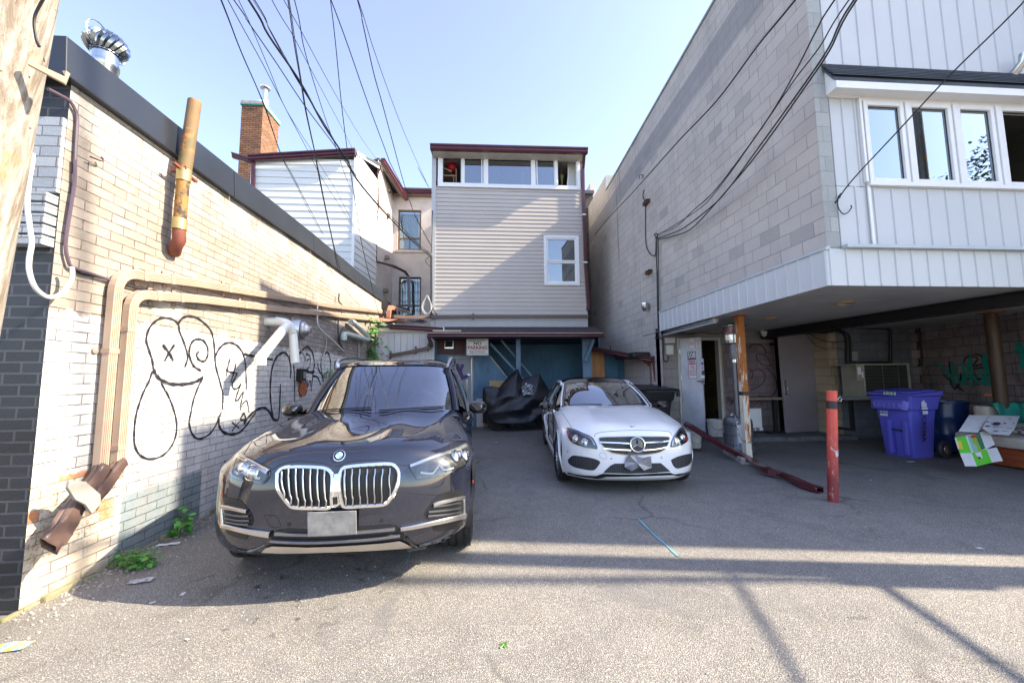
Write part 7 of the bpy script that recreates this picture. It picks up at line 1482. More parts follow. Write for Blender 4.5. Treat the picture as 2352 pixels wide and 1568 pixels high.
# bent plate with torn paint round it
pts = [(1262, 1185), (1300, 1160), (1375, 1170), (1470, 1190), (1562, 1172), (1572, 1308), (1470, 1335), (1420, 1305), (1325, 1345), (1240, 1296), (1250, 1240)]
V = [c.hit(*K('D2', *p), .03+.018*math.sin(i*2.4))[0] for i, p in enumerate(pts)]; ce = sum(V, Vector())/len(V)+Vector((0, -.02, 0)); mb = MB(); mb.add([ce]+V, [(0, i+1, (i+1) % len(V)+1) for i in range(len(V))])
c.B(mb, 'number_plate', M('crumpled_plate', (.33, .33, .36), .3, .3, var=.5, scale=14), smooth=False, solid=.006)
c.patch('torn_patch', 'D2', [(1290, 1110), (1470, 1105), (1478, 1150), (1400, 1170), (1290, 1165)], .008, M('grey_scuff', (.13, .12, .12), .5, var=.5))
mirrors(c, .875, 1.66, .965, m_gloss, .9)
for a, b in ((.1, .45), (.5, .88)):
    mb = MB(); mb.tube([c.wsp(a+(b-a)*k/6, .02+.04*(k/6))+Vector((0, -.01, .01)) for k in range(7)], .007, 6); c.B(mb, 'wiper', m_plas)
mb = MB(); h1 = c.wsp(.5, .78); mb.box((-.11, h1.y+.1, h1.z-.05), (.11, h1.y+.13, h1.z+.02)); c.B(mb, 'interior_mirror', m_plas, bevel=.01)
# door handles and shut lines on the visible flank
for y in (2.35, 3.25):
    mb = MB(); mb.tube([(-.882, y-.1, .79), (-.905, y-.07, .79), (-.905, y+.07, .79), (-.882, y+.1, .79)], .014, 8); c.B(mb, 'door_handle', m_merc)
for y in (1.45, 2.5, 3.45):
    mb = MB(); mb.box((-.892, y, .32), (-.868, y+.006, .88)); c.B(mb, 'shut_line', m_black, smooth=False)
for xs_k in ((-.89, -.85), (.85, .89)): mb = MB(); mb.box((xs_k[0], 1.25, .19), (xs_k[1], 3.3, .26)); c.B(mb, 'sill_skirt', m_merc, smooth=False, bevel=.01)
# door shut lines for the dark car
for y in (1.62, 2.62, 3.6):
    mb = MB(); mb.box((.955, y, .42), (.975, y+.006, 1.0)); bm_.B(mb, 'shut_line', m_black, smooth=False)
for y in (2.4, 3.4):
    mb = MB(); mb.tube([(.955, y-.11, .93), (.985, y-.08, .93), (.985, y+.08, .93), (.955, y+.11, .93)], .016, 8); bm_.B(mb, 'door_handle', m_bmw)
for sg in (1, -1):
    mb = MB(); mb.box((sg*.93-.02, 1.35, .24), (sg*.93+.03, 3.4, .36)); bm_.B(mb, 'sill_cladding', m_plas, smooth=False, bevel=.01)
# ================================================================== OBJECTS ROUND THE LOT
m_cover = M('black_cover_fabric', (.012, .013, .018), .38, var=.3, scale=5, bm=.15, bs=9)
MY = 10.33; gm = gz(MY)
mo = thing('covered_motorcycle', (1.05, MY, gm), 'motorcycle under a draped black cover in front of the blue porch', 'motorcycle')
def mP(x, y, dy=0): return PY(*K('D1', x, y), MY+dy)
outline_t = [(1088, 812), (1110, 792), (1200, 788), (1270, 805), (1330, 735), (1400, 660), (1478, 592), (1502, 660), (1530, 712), (1620, 680), (1715, 650), (1760, 730), (1800, 800), (1860, 880), (1868, 960)]
outline_b = [(1120, 1000), (1150, 1100), (1190, 1170), (1250, 1192), (1400, 1195), (1500, 1195), (1650, 1165), (1790, 1140), (1868, 1130)]
def interp(pl, t):
    L = [0]
    for a, b in zip(pl, pl[1:]): L.append(L[-1]+math.hypot(b[0]-a[0], b[1]-a[1]))
    s = t*L[-1]
    for i in range(len(pl)-1):
        if s <= L[i+1]: k = (s-L[i])/(L[i+1]-L[i]); return (pl[i][0]*(1-k)+pl[i+1][0]*k, pl[i][1]*(1-k)+pl[i+1][1]*k)
    return pl[-1]
rows = []; nc = 90; nr = 26
for j in range(nr+1):
    t = j/nr; r = []
    for i in range(nc+1):
        s = i/nc; a = interp(outline_t, s); b = interp(outline_b, s); x = a[0]*(1-t)+b[0]*t; y = a[1]*(1-t)+b[1]*t
        bul = .30*math.sin(math.pi*min(1, t*1.5+.0)*.5)**.8*(math.sin(math.pi*min(1, max(0, s)))**.4)
        sag = math.sin((s*9+t*5)*1.7)*.012+.010*math.sin((x*.7+(y-780)*1.9)*.018)+.014*abs(math.sin((x-1480)*.010+t*2.0))
        sw = abs((x-1450)/400)**2*90; sag += .05*(1-abs(math.sin((y-sw)*.021)))**2*t*(1-abs(x-1480)/420)
        r.append(mP(x, y, -bul-sag*(1.2+.4*t)))
    rows.append(r)
bk_ = [[Vector((p.x, MY+.25*(1-abs(i/nc-.5)), p.z)) for i, p in enumerate(rows[0])], [Vector((p.x, MY+.28, p.z-.25)) for p in rows[0]], [Vector((p.x, MY+.3, gm+.15)) for p in rows[0]]]
mb = MB(); mb.grid(rows); mb.grid(bk_); mb.build('cover', m_cover, mo, smooth=True, ang=70)
m_silv = M('crinkled_silver_sheet', (.45, .46, .48), .25, .7, var=.6, scale=12, bm=.8, bs=14)
mb = MB(); rr_ = []
for j in range(9):
    rr_.append([mP(1515+i*15+j*2, 760+j*15+8*math.sin(i*1.3), -.38-.03*math.sin(i*1.9+j*2.3)) for i in range(9)])
mb.grid(rr_); mb.build('silver_lining', m_silv, mo, smooth=True)
mb = MB(); wc = mP(1255, 1165, -.1); mb.lathe([(.2, -.05), (.28, -.05), (.3, 0), (.28, .05), (.2, .05)], (wc.x, MY, gm+.29), (0, 1, 0), 32); mb.build('wheel', m_tyre, mo, smooth=True)
mb = MB(); mb.lathe([(.2, -.05), (.28, -.05), (.3, 0), (.28, .05), (.2, .05)], (mP(1790, 1165).x, MY, gm+.29), (0, 1, 0), 32); mb.build('wheel', m_tyre, mo, smooth=True)
mb = MB(); mb.tube([mP(1390, 1195, -.12), mP(1415, 1248, -.2)], .012, 6); mb.build('kickstand', m_galv, mo)
lr = thing('side_lean_to', (3.3, 10.5, .2), 'small lean-to with maroon gutter, plywood sheet and leaning tarp beside block wall', 'shed')
qa, qb = PY(1362, 797, 10.75), PY(1508, 822, 9.1); qb.x = 3.93
up = Vector((0, 0, 1))
mb = MB(); gutter(mb, qa, qb, .055, .10, (-.72, -.69, 0)); mb.build('gutter', m_burg, lr)
mb = MB(); mb.hexa([qa-up*.02, qb-up*.02, Vector((3.98, 12.2, qb.z+.25)), Vector((3.2, 12.2, qa.z+.25)), qa+up*.02, qb+up*.02, Vector((3.98, 12.2, qb.z+.3)), Vector((3.2, 12.2, qa.z+.3))]); mb.build('roof', M('dark_board_roof', (.05, .04, .04), .8), lr)
mb = MB(); mb.box((3.55, 9.3, qb.z+.03), (3.97, 10.6, qb.z+.16)); mb.build('tarp', m_black, lr, bevel=.03)
pa, pb = PY(1358, 850, 11.05), PY(1388, 850, 11.05); dzz = gz(11)
mb = MB(); mb.box((pa.x, 11.0, dzz), (pb.x, 11.04, PY(1370, 808, 11).z)); mb.build('plywood_sheet', m_ply, lr)
pc = PY(1420, 850, 11.1); pd = PY(1448, 850, 11.1)
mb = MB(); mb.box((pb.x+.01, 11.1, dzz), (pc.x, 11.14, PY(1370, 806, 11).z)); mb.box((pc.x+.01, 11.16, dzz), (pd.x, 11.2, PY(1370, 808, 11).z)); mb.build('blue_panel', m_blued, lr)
q_ = PY(1424, 826, 11.1); mb = MB(); mb.box((q_.x-.02, 11.08, q_.z), (q_.x+.16, 11.098, q_.z+.12)); mb.build('plywood_patch', m_ply, lr)
mb = MB(); mb.box((pd.x, 12.3, 0), (3.99, 12.35, 2.5)); mb.build('back_panel', m_dark, lr)
mb = MB(); a = PY(1468, 850, 12); mb.box((a.x-.25, 12.1, .2), (a.x+.25, 12.15, 1.9)); mb.build('pink_block', M('pinkish_block', (.33, .26, .26), .9), lr)
p0, p1 = PY(*K('D2', 1575, 0), 9.35), PY(*K('D2', 1590, 340), 9.35); mb = MB(); mb.bar(p1-up*.9, p0+up*.12, .07, .07, (0, 1, 0)); mb.build('post', M('weathered_post', (.24, .15, .11), .8, var=.4), lr)
p0, p1 = PY(*K('D2', 1610, 0), 9.15), PY(*K('D2', 1655, 340), 9.15); mb = MB(); d_ = (p1-p0).normalized(); mb.path([p0-d_*.1, p1+d_*.75], .09, .07, (0, 1, 0)); mb.build('downspout', m_burg, lr, bevel=.005)
mb = MB(); mb.bar(PY(*K('D2', 1480, 0), 9.4), PY(*K('D2', 1570, 80), 9.4), .04, .05, (0, 1, 0)); mb.build('brace', M('red_brown_brace', (.22, .07, .04), .7), lr)
def bin_(nm, label, cx, cy, yaw, W, D, H, mat, lidmat, marks=None, wheels=True, gz_=None):
    z0 = gz(cy) if gz_ is None else gz_; r = thing(nm, (cx, cy, z0), label, 'bin', None, yaw)
    Lk = dict(local=True)
    def ring(w, d, z, r_=.06, n=5, oy=0):
        out = []
        for sx, sy, a0 in ((1, 1, 0), (-1, 1, 90), (-1, -1, 180), (1, -1, 270)):
            for k in range(n): a = R(a0+90*k/(n-1)); out.append(Vector((sx*(w/2-r_)+r_*math.cos(a), oy+sy*(d/2-r_)+r_*math.sin(a), z)))
        return out
    mb = MB(); lev = [(.0, .68, .66), (.02, .70, .69), (.55, .80, .80), (.72, .86, .86), (.74, .93, .92), (.78, .95, .95), (.90, 1, 1), (.905, 1.04, 1.03), (.935, 1.05, 1.04)]
    rings = [ring(W*a, D*b, H*z) for z, a, b in lev]; n = len(rings[0])
    mb.add([p for r_ in rings for p in r_], [(i*n+k, i*n+(k+1) % n, (i+1)*n+(k+1) % n, (i+1)*n+k) for i in range(len(lev)-1) for k in range(n)]+[tuple(range(n))]); body = mb.build('body', mat, r, smooth=True, ang=28, **Lk)
    return r, body, ring, z0
# purple recycling bin
pu = M('purple_plastic', (.10, .10, .52), .38, var=.12, scale=3, dirt=((.05, .045, .2), .62))
Y0 = 6.45; L0 = PY(1994+14, 900, Y0).x; R0 = PY(2158, 900, Y0+.15).x
a0, b0_ = G(2040, 1049), G(2120, 1055)
cxp = (PY(2078, 960, 6.6).x); W_ = .78; Hh = 1.06
r, body, ring, z0 = bin_('recycling_bin', 'large purple wheeled recycling bin with lid askew', 7.26, 6.5, R(-84), .80, .78, 1.08, pu, pu)
r.scale = (.8, .82, 1)
def lb(name, mb, mat, parent=None, **k): return mb.build(name, mat, parent or r, local=True, **k)
mb = MB(); mb.hexa([(-.41, -.44, 1.03), (.41, -.44, 1.01), (.41, .44, 1.02), (-.41, .44, 1.0), (-.43, -.45, 1.075), (.43, -.45, 1.045), (.42, .44, 1.10), (-.42, .44, 1.12)]); mb.hexa([(-.36, -.36, 1.08), (.36, -.36, 1.055), (.36, .36, 1.10), (-.36, .36, 1.12), (-.33, -.33, 1.11), (.33, -.33, 1.09), (.33, .33, 1.125), (-.33, .33, 1.145)])
lb('lid', mb, pu, bevel=.02)
mb = MB(); mb.hexa([(-.36, -.415, .78), (.36, -.415, .78), (.38, -.38, .93), (-.38, -.38, .93), (-.26, -.46, .80), (.26, -.46, .80), (.3, -.44, .95), (-.3, -.44, .95)]); 
lb('handle_recess', mb, pu, bevel=.01)
for i in range(6): mb = MB(); mb.box((-.27+i*.095, -.47, .83), (-.215+i*.095, -.44, .90)); lb('grip_rib', mb, M('purple_rib', (.16, .15, .55), .35) if 'purple_rib' not in bpy.data.materials else bpy.data.materials['purple_rib'], bevel=.008)
mb = MB(); mb.box((-.10, -.385, .05), (-.02, -.30, .60)); mb.box((.20, -.385, .05), (.28, -.30, .60)); lb('front_rib', mb, pu, bevel=.02)
mb = MB(); mb.tube([(-.03, -.36, .46), (.21, -.36, .44)], .012, 8); lb('lift_bar', mb, m_dark)
m_dkw = M('dark_wheel', (.02, .024, .03), .5)
for s_ in (-1, 1): mb = MB(); mb.lathe([(.02, -.04), (.13, -.04), (.145, -.02), (.145, .02), (.13, .04), (.02, .04)], (s_*.38, .36, .145), (1, 0, 0), 28); wl = lb('wheel', mb, m_dkw, smooth=True)
mb = MB(); mb.lathe([(.07, -.045), (.06, -.05), (.001, -.05)], (.38, .36, .145), (-1, 0, 0), 20); lb('hub', mb, m_rim, wl)
m_wink = M('white_ink', (.62, .64, .72), .5)
me = textmesh('955 006255', .055, 'CENTER', .001); mb = MB(); mb.add([Vector((-.12+v.co.x*.62, -.392, .735+v.co.y)) for v in me.vertices], [list(p.vertices) for p in me.polygons]); mb.box((-.2, -.392, .675), (-.05, -.388, .705)); lb('serial_lettering', mb, m_wink)
# side lettering down the right flank
sxx = .392
def side_text(t, z, size, mat, nm_):
    me = textmesh(t, size, 'LEFT', .004); mb = MB(); mb.add([Vector((sxx-.0+.012-(.74-(z-v.co.x))*.11, -.08+v.co.y*.9, z-v.co.x)) for v in me.vertices], [list(p.vertices) for p in me.polygons]); return lb(nm_, mb, mat)
side_text('CREMA', .70, .13, m_blk, 'painted_word')
mb = MB()
for x0_, x1_, z0_, z1_ in ((-.13, -.10, .84, .93), (-.09, -.05, .84, .95), (-.04, -.01, .84, .91), (-.14, .01, .805, .83), (-.12, -.0, .73, .78)): mb.box((sxx+.012, x0_, z0_), (sxx+.02, x1_, z1_))
lb('city_mark', mb, m_wink)
mb = MB(); g_ = [[Vector((-.05+.022*i, -.46+.02*j+.01*math.sin(i*1.7), 1.085+.012*math.sin(i*2.1+j*1.3)-(.05 if j == 0 else 0)-.0)) for i in range(12)] for j in range(5)]; mb.grid(g_); tag(lb('plastic_wrap', mb, M('clear_green_wrap', (.35, .5, .47), .25, var=.5, scale=20), smooth=True), None)
# black bin behind the white car
m_bb = M('charcoal_bin_plastic', (.022, .024, .03), .42, var=.3)
r2_, _, _, _ = bin_('black_bin', 'charcoal wheeled bin between the white car and the block pier', PY(1492, 900, 8.5).x, 8.55, R(8), .78, .85, 1.14, m_bb, m_bb, gz_=gz(8.5))
mb = MB(); mb.hexa([(-.41, -.47, 1.06), (.41, -.47, 1.06), (.41, .46, 1.06), (-.41, .46, 1.06), (-.43, -.49, 1.09), (.43, -.49, 1.09), (.40, .46, 1.17), (-.40, .46, 1.17)]); mb.build('lid', m_bb, r2_, local=True, bevel=.02)
mb = MB(); mb.box((-.36, -.52, 1.02), (.36, -.46, 1.06)); mb.box((.38, -.48, .93), (.44, -.42, 1.07)); mb.build('handle', m_bb, r2_, local=True, bevel=.012)
# blue barrel
bq = G(2210, 985); bq = Vector((8.35, 6.78, gz(6.78)))
m_bar = M('blue_barrel_plastic', (.012, .035, .13), .3, var=.3, scale=3)
rb = thing('blue_barrel', bq, 'dark blue open plastic barrel behind the purple bin', 'barrel')
mb = MB(); mb.lathe([(.26, 0), (.29, .03), (.30, .3), (.305, .32), (.30, .34), (.30, .6), (.305, .62), (.30, .64), (.295, .86)], bq, n=40, cap=False); mb.build('body', m_bar, rb, smooth=True)
mb = MB(); mb.lathe([(.295, .86), (.32, .862), (.325, .88), (.32, .895), (.285, .895), (.28, .86), (.27, .05), (.001, .05)], bq, n=40, cap=False); mb.build('rim', m_bar, rb, smooth=True)
HYt = 7.05; hp = PY(1690, 900, HYt); hz = gz(HYt); hx = PY(1684, 800, HYt).x
m_ham = M('hammered_grey_steel', (.15, .16, .185), .38, .6, var=.2, scale=9)
ph_ = thing('patio_heater', (hx, HYt, hz), 'tall grey mushroom patio heater chained beside the rusty post', 'patio heater')
ht = lambda y_: PY(1680, y_, HYt).z-hz
zb0, zb1 = ht(1041), ht(957)
mb = MB(); rbz = .235; mb.lathe([(.24, .02), (.25, .05), (.245, .10), (.235, .12), (rbz, zb1-.1), (rbz, zb1-.09), (rbz*.98, zb1-.05), (.2, zb1-.0), (.05, zb1+.02)], (hx, HYt, hz), n=40); mb.build('base', m_ham, ph_, smooth=True, ang=30)
mb = MB()
for k in range(30):
    a = 2*math.pi*k/30
    for z in (zb1-.15, .14, .30): mb.bar((hx+(rbz+.001)*math.cos(a), HYt+(rbz+.001)*math.sin(a), hz+z), (hx+(rbz+.001)*math.cos(a), HYt+(rbz+.001)*math.sin(a), hz+z+.035), .01, .004, (math.cos(a), math.sin(a), 0))
o_ = mb.build('vent_slots', m_dark, ph_); o_['kind'] = 'stuff'
mb = MB(); rows = []
for z in (.20, .52): rows.append([Vector((hx+(rbz+.004)*math.cos(t), HYt+(rbz+.004)*math.sin(t), hz+z)) for t in [R(-125+i*7) for i in range(9)]])
mb.grid(rows); lbl = mb.build('label', M('paper_label', (.55, .56, .58), .6, var=.3, scale=40), ph_)
mb = MB(); mb.cyl((hx, HYt, hz+zb1), (hx, HYt, hz+ht(828)), .037, 20); mb.build('pole', m_ham, ph_, smooth=True)
mb = MB(); mb.lathe([(.05, ht(832)), (.05, ht(826)), (.06, ht(826)), (.06, ht(825)), (.045, ht(824))], (hx, HYt, hz), n=20); mb.build('collar', m_galv, ph_, smooth=True)
mb = MB(); mb.lathe([(.065, ht(823)), (.065, ht(790)), (.085, ht(789)), (.12, ht(786)), (.135, ht(783))], (hx, HYt, hz), n=28); mb.build('valve_housing', m_ham, ph_, smooth=True)
mb = MB(); mb.lathe([(.15, ht(788)), (.155, ht(782)), (.165, ht(782)), (.165, ht(770))], (hx, HYt, hz), n=32); mb.build('burner_bowl', m_galv, ph_, smooth=True, ang=30)
m_scr = M('heat_tinted_screen', (.30, .26, .25), .35, .8, col2=(.10, .045, .05), scale=5); mb = MB(); mb.lathe([(.165, ht(770)), (.16, ht(750))], (hx, HYt, hz), n=32, cap=False); mb.build('emitter_screen', m_scr, ph_, smooth=True)
mb = MB(); mb.lathe([(.0, ht(742)), (.08, ht(742.5)), (.25, ht(749.5)), (.25, ht(750.2)), (.08, ht(744))], (hx, HYt, hz), n=36, cap=False); mb.build('reflector', m_galv, ph_, smooth=True)
def rustpost(name, label, x, y, z0, z1, s, mat, lean=0):
    r = thing(name, (x, y, z0), label, 'post'); mb = MB(); mb.hexa([(x-s, y-s, z0-.02), (x+s, y-s, z0-.02), (x+s, y+s, z0-.02), (x-s, y+s, z0-.02), (x-s+lean, y-s, z1), (x+s+lean, y-s, z1), (x+s+lean, y+s, z1), (x-s+lean, y+s, z1)]); mb.build('shaft', mat, r, bevel=.006); return r
def rustmat():
    m, nt, b = mnew('rusted_white_paint'); p = pos(nt); s = sep(nt, p)
    mp = N(nt, 'ShaderNodeMapping'); mp.inputs['Scale'].default_value = (5, 5, .9); nt.links.new(p, mp.inputs[0]); n_ = noi(nt, mp.outputs[0], 3.2, 6, .75)
    f = math_(nt, 'ADD', n_, math_(nt, 'MULTIPLY', math_(nt, 'SUBTRACT', s[2], 1.3), .13)); fx = math_(nt, 'MULTIPLY', math_(nt, 'SUBTRACT', s[0], 4.34), 1.5); f = math_(nt, 'ADD', f, fx)
    ru = mix(nt, noi(nt, p, 22, 5, .8), (.50, .17, .02), (.20, .055, .02)); o = mix(nt, ramp(nt, f, .49, .53), (.58, .53, .44), ru); nt.links.new(o, b.inputs['Base Color']); b.inputs['Roughness'].default_value = .7; bump(nt, b, f, .3, .01); return m
px_, py_ = 4.37, 6.5
rp = rustpost('rusty_post', 'square post with bright orange rust over white paint holding the overhang', px_, py_, gz(py_), 2.525, .052, rustmat(), -.0)
zt_ = PY(1713, 903, py_).z; mb = MB(); mb.box((px_-.054, py_-.054, zt_-.03), (px_+.054, py_+.054, zt_+.03)); mb.build('tape_band', m_blk, rp)
mb = MB(); mb.box((px_-.09, py_-.09, 2.515), (px_+.09, py_+.09, 2.524)); mb.build('top_plate', m_rust, rp)
gp_ = GW('D4', 2000, 900, .3); 
rq = thing('round_post', (8.4, 6.0, gz(6)), 'rusty brown round post in front of the teal graffiti', 'post'); mb = MB(); mb.cyl((8.4, 6.0, gz(6)-.02), (8.4, 6.0, 2.525), .085, 24); mb.build('shaft', M('brown_rusty_post', (.04, .02, .013), .55, col2=(.09, .05, .025), scale=5, stretch=(4, 4, .5)), rq, smooth=True)
mb = MB(); mb.box((8.28, 5.88, 2.5), (8.52, 6.12, 2.523)); mb.build('top_plate', m_rust, rq)
# chain
def chain(pts, r=.011):
    P = crom(pts, 14); out = [P[0]]; mb = MB(); acc = 0; k = 0; L = .034; last = P[0]
    for p in P[1:]:
        if (p-last).length >= L:
            d = (p-last).normalized(); x, y = perp(d); s_ = x if k % 2 else y; c_ = (p+last)/2; ring = [c_+d*.023*math.cos(t)+s_*.012*math.sin(t) for t in [2*math.pi*j/10 for j in range(11)]]; mb.tube(ring, .0042, 5); last = p; k += 1
    return mb
cp_ = [PY(*K('D3', x, y), yy) for x, y, yy in ((890, 1190, 6.8), (910, 1180, 6.78), (945, 1250, 6.74), (960, 1350, 6.68), (990, 1420, 6.6), (1030, 1450, 6.44), (1070, 1455, 6.42), (1110, 1448, 6.43))]
chm = chain(cp_); o_ = chm.build('steel_chain', m_galv, smooth=True); tag(o_, 'steel chain looped from the patio heater to the rusty post', 'chain')
cp2 = [PY(*K('D3', x, y), yy) for x, y, yy in ((955, 1185, 6.95), (975, 1195, 6.85), (1000, 1210, 6.6))]
tag(chain(cp2).build('steel_chain', m_galv, smooth=True), 'short steel chain end just behind the rusty post', 'chain')
bx_ = G(1913, 1151); zt0 = PY(1908, 896, bx_.y).z
rbk = thing('red_bollard', (bx_.x, bx_.y, gz(bx_.y)), 'scraped red steel bollard with black tape band near its top', 'bollard')
def redmat():
    m, nt, b = mnew('scraped_red_paint'); p = pos(nt); s = sep(nt, p); f = ramp(nt, math_(nt, 'ADD', math_(nt, 'MULTIPLY', s[2], .8), math_(nt, 'MULTIPLY', noi(nt, p, 5, 4), .35)), .42, .85)
    o = mix(nt, f, (.20, .022, .025), (.60, .075, .05)); mp = N(nt, 'ShaderNodeMapping'); mp.inputs['Scale'].default_value = (3, 3, .8); nt.links.new(p, mp.inputs[0]); sc_ = ramp(nt, noi(nt, mp.outputs[0], 9, 6, .8), .60, .63); o = mix(nt, sc_, o, (.50, .36, .33))
    gr = ramp(nt, noi(nt, p, 14, 6, .8), .58, .66); o = mix(nt, math_(nt, 'MULTIPLY', gr, .6), o, (.12, .03, .03)); nt.links.new(o, b.inputs['Base Color']); b.inputs['Roughness'].default_value = .45; bump(nt, b, noi(nt, p, 40, 4), .15, .005); return m
lean = PY(1908, 896, bx_.y).x-bx_.x
mb = MB(); zb_l = gz(bx_.y)-.03; mb.lathe([(.052, 0), (.052, zt0-zb_l-.006), (.047, zt0-zb_l), (.044, zt0-zb_l), (.044, zt0-zb_l-.05)], (bx_.x, bx_.y, zb_l), (lean, 0, 1.1), 28); sh_b = mb.build('shaft', redmat(), rbk, smooth=True, ang=30)
ax_ = Vector((lean, 0, 1.1)).normalized(); z3 = PY(1910, 938, bx_.y).z-zb_l; z4 = PY(1910, 920, bx_.y).z-zb_l
mb = MB(); mb.lathe([(.0535, z3), (.0535, z4)], (bx_.x, bx_.y, zb_l), ax_, 28, cap=False); mb.build('tape_band', m_blk, rbk, smooth=True)
mb = MB(); hk = Vector((bx_.x, bx_.y, zb_l))+ax_*(z4+.02); mb.tube([hk+Vector((.07+.022*math.cos(t), -.03, .0+.022*math.sin(t))) for t in [2*math.pi*j/16 for j in range(17)]], .004, 6); mb.build('ring', m_galv, rbk, smooth=True)
mb = MB(); c_ = Vector((bx_.x, bx_.y, zb_l))+ax_*.62; mb.grid([[c_+Vector((.0528*math.cos(t), .0528*math.sin(t), dz+.06*math.sin((t-3.6)*1.5))) for t in [R(-150+i*9) for i in range(11)]] for dz in (-.03, .035)]); mb.build('scrape_mark', M('grey_scrape', (.5, .5, .52), .4, .3, var=.3), rbk, smooth=True)
gq = [G(1575, 972, .32), G(1640, 1015, .12), G(1715, 1055, .13), G(1760, 1078, .09), G(1800, 1090, .05), G(1840, 1110, .05), G(1884, 1125, .04)]
gq[0].y = 7.4; gq[0] = PY(1575, 972, 7.2); gq[1] = PY(1640, 1012, 6.75); gq[2] = PY(1715, 1052, 6.25)
mb = MB(); rows = []; P_ = crom(gq, 5); n_ = len(P_)
for i, p in enumerate(P_):
    d = (P_[min(i+1, n_-1)]-P_[max(i-1, 0)]).normalized(); x = d.cross(Vector((0, 0, 1))).normalized(); z = x.cross(d); t = i/(n_-1); cr = (math.exp(-((t-.42)/.05)**2)+math.exp(-((t-.68)/.06)**2)+.5*math.exp(-((t-.95)/.08)**2))*.5
    rows.append([p+x*a*.05*(1+.2*cr)+z*b*.036*(1-cr) for a, b in ((-1, -1), (-1, 1), (-.3, 1.0-.25*cr), (.3, 1-.3*cr), (1, 1), (1, -1), (-1, -1))])
mb.grid(rows); mo_ = mb.build('fallen_downspout', m_burg, smooth=True, ang=35, solid=.002); tag(mo_, 'bent maroon downspout lying on the asphalt by the rusty post', 'downspout')
ka, kb_ = G(1678, 1053), G(1735, 1062); mb = MB(); mb.bar(G(1672, 1040)+Vector((.02, .05, .03)), G(1748, 1074)+Vector((-.05, .25, .03)), .16, .13); tag(mb.build('kerb_stone', M('pale_concrete_kerb', (.42, .40, .37), .85, var=.3, scale=9, bm=.5), bevel=.015), 'pale concrete kerb stone under the fallen maroon downspout', 'kerb stone')
m_buck = M('dirty_white_bucket', (.50, .49, .46), .5, var=.3, scale=6, dirt=((.14, .12, .10), .60))
def bucket(label, u, vb, vt, Y, rr=.15, zbase=None):
    q = PY(u, vb, Y); zb_ = q.z; h = PY(u, vt, Y).z-zb_; r = thing('bucket', (q.x, Y, zb_), label, 'bucket', 'white plastic buckets')
    mb = MB(); mb.lathe([(rr*.86, 0), (rr*.97, h*.86), (rr*1.06, h*.87), (rr*1.06, h*.90), (rr, h*.90), (rr, h*.95), (rr*1.05, h*.96), (rr*1.05, h), (rr*.93, h), (rr*.85, .02), (.001, .02)], (q.x, Y, zb_), n=36, cap=False); mb.lathe([(.001, 0), (rr*.86, 0)], (q.x, Y, zb_), n=36, cap=False); mb.build('body', m_buck, r, smooth=True, ang=30)
    mb = MB(); mb.tube([(q.x+rr*math.cos(t), Y-rr*1.08*abs(math.sin(t))*.9, zb_+h*.85-.14*math.sin(t)) for t in [math.pi*k/14 for k in range(15)]], .003, 5); mb.build('handle', m_galv, r)
bucket('dirty white bucket in the doorway beside the patio heater', 1644, 1001, 963, 8.0, .155)
bucket('white bucket half hidden behind the white car headlight', 1594, 1027, 994, 7.35, .14)
A1, B1 = PY(*K('D3', 1092, 1125), 8.55), PY(*K('D3', 1187, 1338), 8.55)
rh = thing('wall_heater', ((A1.x+B1.x)/2, 8.6, B1.z), 'small white panel heater standing below the shelf', 'heater'); mb = MB(); mb.box((A1.x-.12, 8.5, B1.z+.06), (B1.x, 8.62, A1.z)); mb.build('case', m_white, rh, bevel=.01); mb = MB(); mb.box((A1.x, 8.48, B1.z), (A1.x+.03, 8.64, B1.z+.06)); mb.box((B1.x-.08, 8.48, B1.z), (B1.x, 8.64, B1.z+.06)); mb.build('foot', m_white, rh)
A1, B1 = PY(*K('D3', 1085, 1030), 8.4), PY(*K('D3', 1380, 1045), 8.4)
rt = thing('side_table', ((A1.x+B1.x)/2, 8.5, .3), 'narrow table with a dark pedestal against the mauve wall', 'table'); mb = MB(); mb.box((A1.x-.3, 8.35, A1.z-.03), (B1.x, DY-.02, A1.z+.02)); mb.build('table_top', M('stained_wood_top', (.26, .20, .15), .6, var=.4), rt, bevel=.004)
xl = PY(*K('D3', 1318, 1200), 8.55).x; mb = MB(); mb.box((xl-.035, 8.5, .26), (xl+.035, 8.57, A1.z-.03)); mb.box((xl-.2, 8.45, .25), (xl+.2, 8.62, .28)); mb.build('pedestal', m_dark, rt, bevel=.006)
ACY = 7.95; A1, B1 = PY(*K('D4', 545, 688), ACY-.35), PY(*K('D4', 1098, 1015), ACY-.35); zA, zB = A1.z, B1.z
rac = thing('air_conditioner', ((A1.x+B1.x)/2, ACY, zB), 'beige and black outdoor air conditioner on a wall shelf behind the purple bin', 'air conditioner')
m_beige = M('beige_case', (.32, .30, .24), .45, var=.15); yf = ACY-.36; xs1 = PY(*K('D4', 625, 800), ACY-.35).x; zc1 = PY(*K('D4', 580, 855), ACY-.35).z
mb = MB(); mb.box((A1.x, yf, zA-.03), (B1.x, yf+.5, zA)); mb.box((A1.x, yf, zc1), (xs1, yf+.02, zA-.03)); mb.box((xs1-.02, yf-.003, zB), (xs1+.015, yf+.5, zA-.03)); mb.box((B1.x-.03, yf, zB), (B1.x, yf+.5, zA-.03)); mb.box((xs1-.1, yf, zB-.02), (B1.x, yf+.5, zB+.03)); mb.build('case', m_beige, rac, bevel=.004)
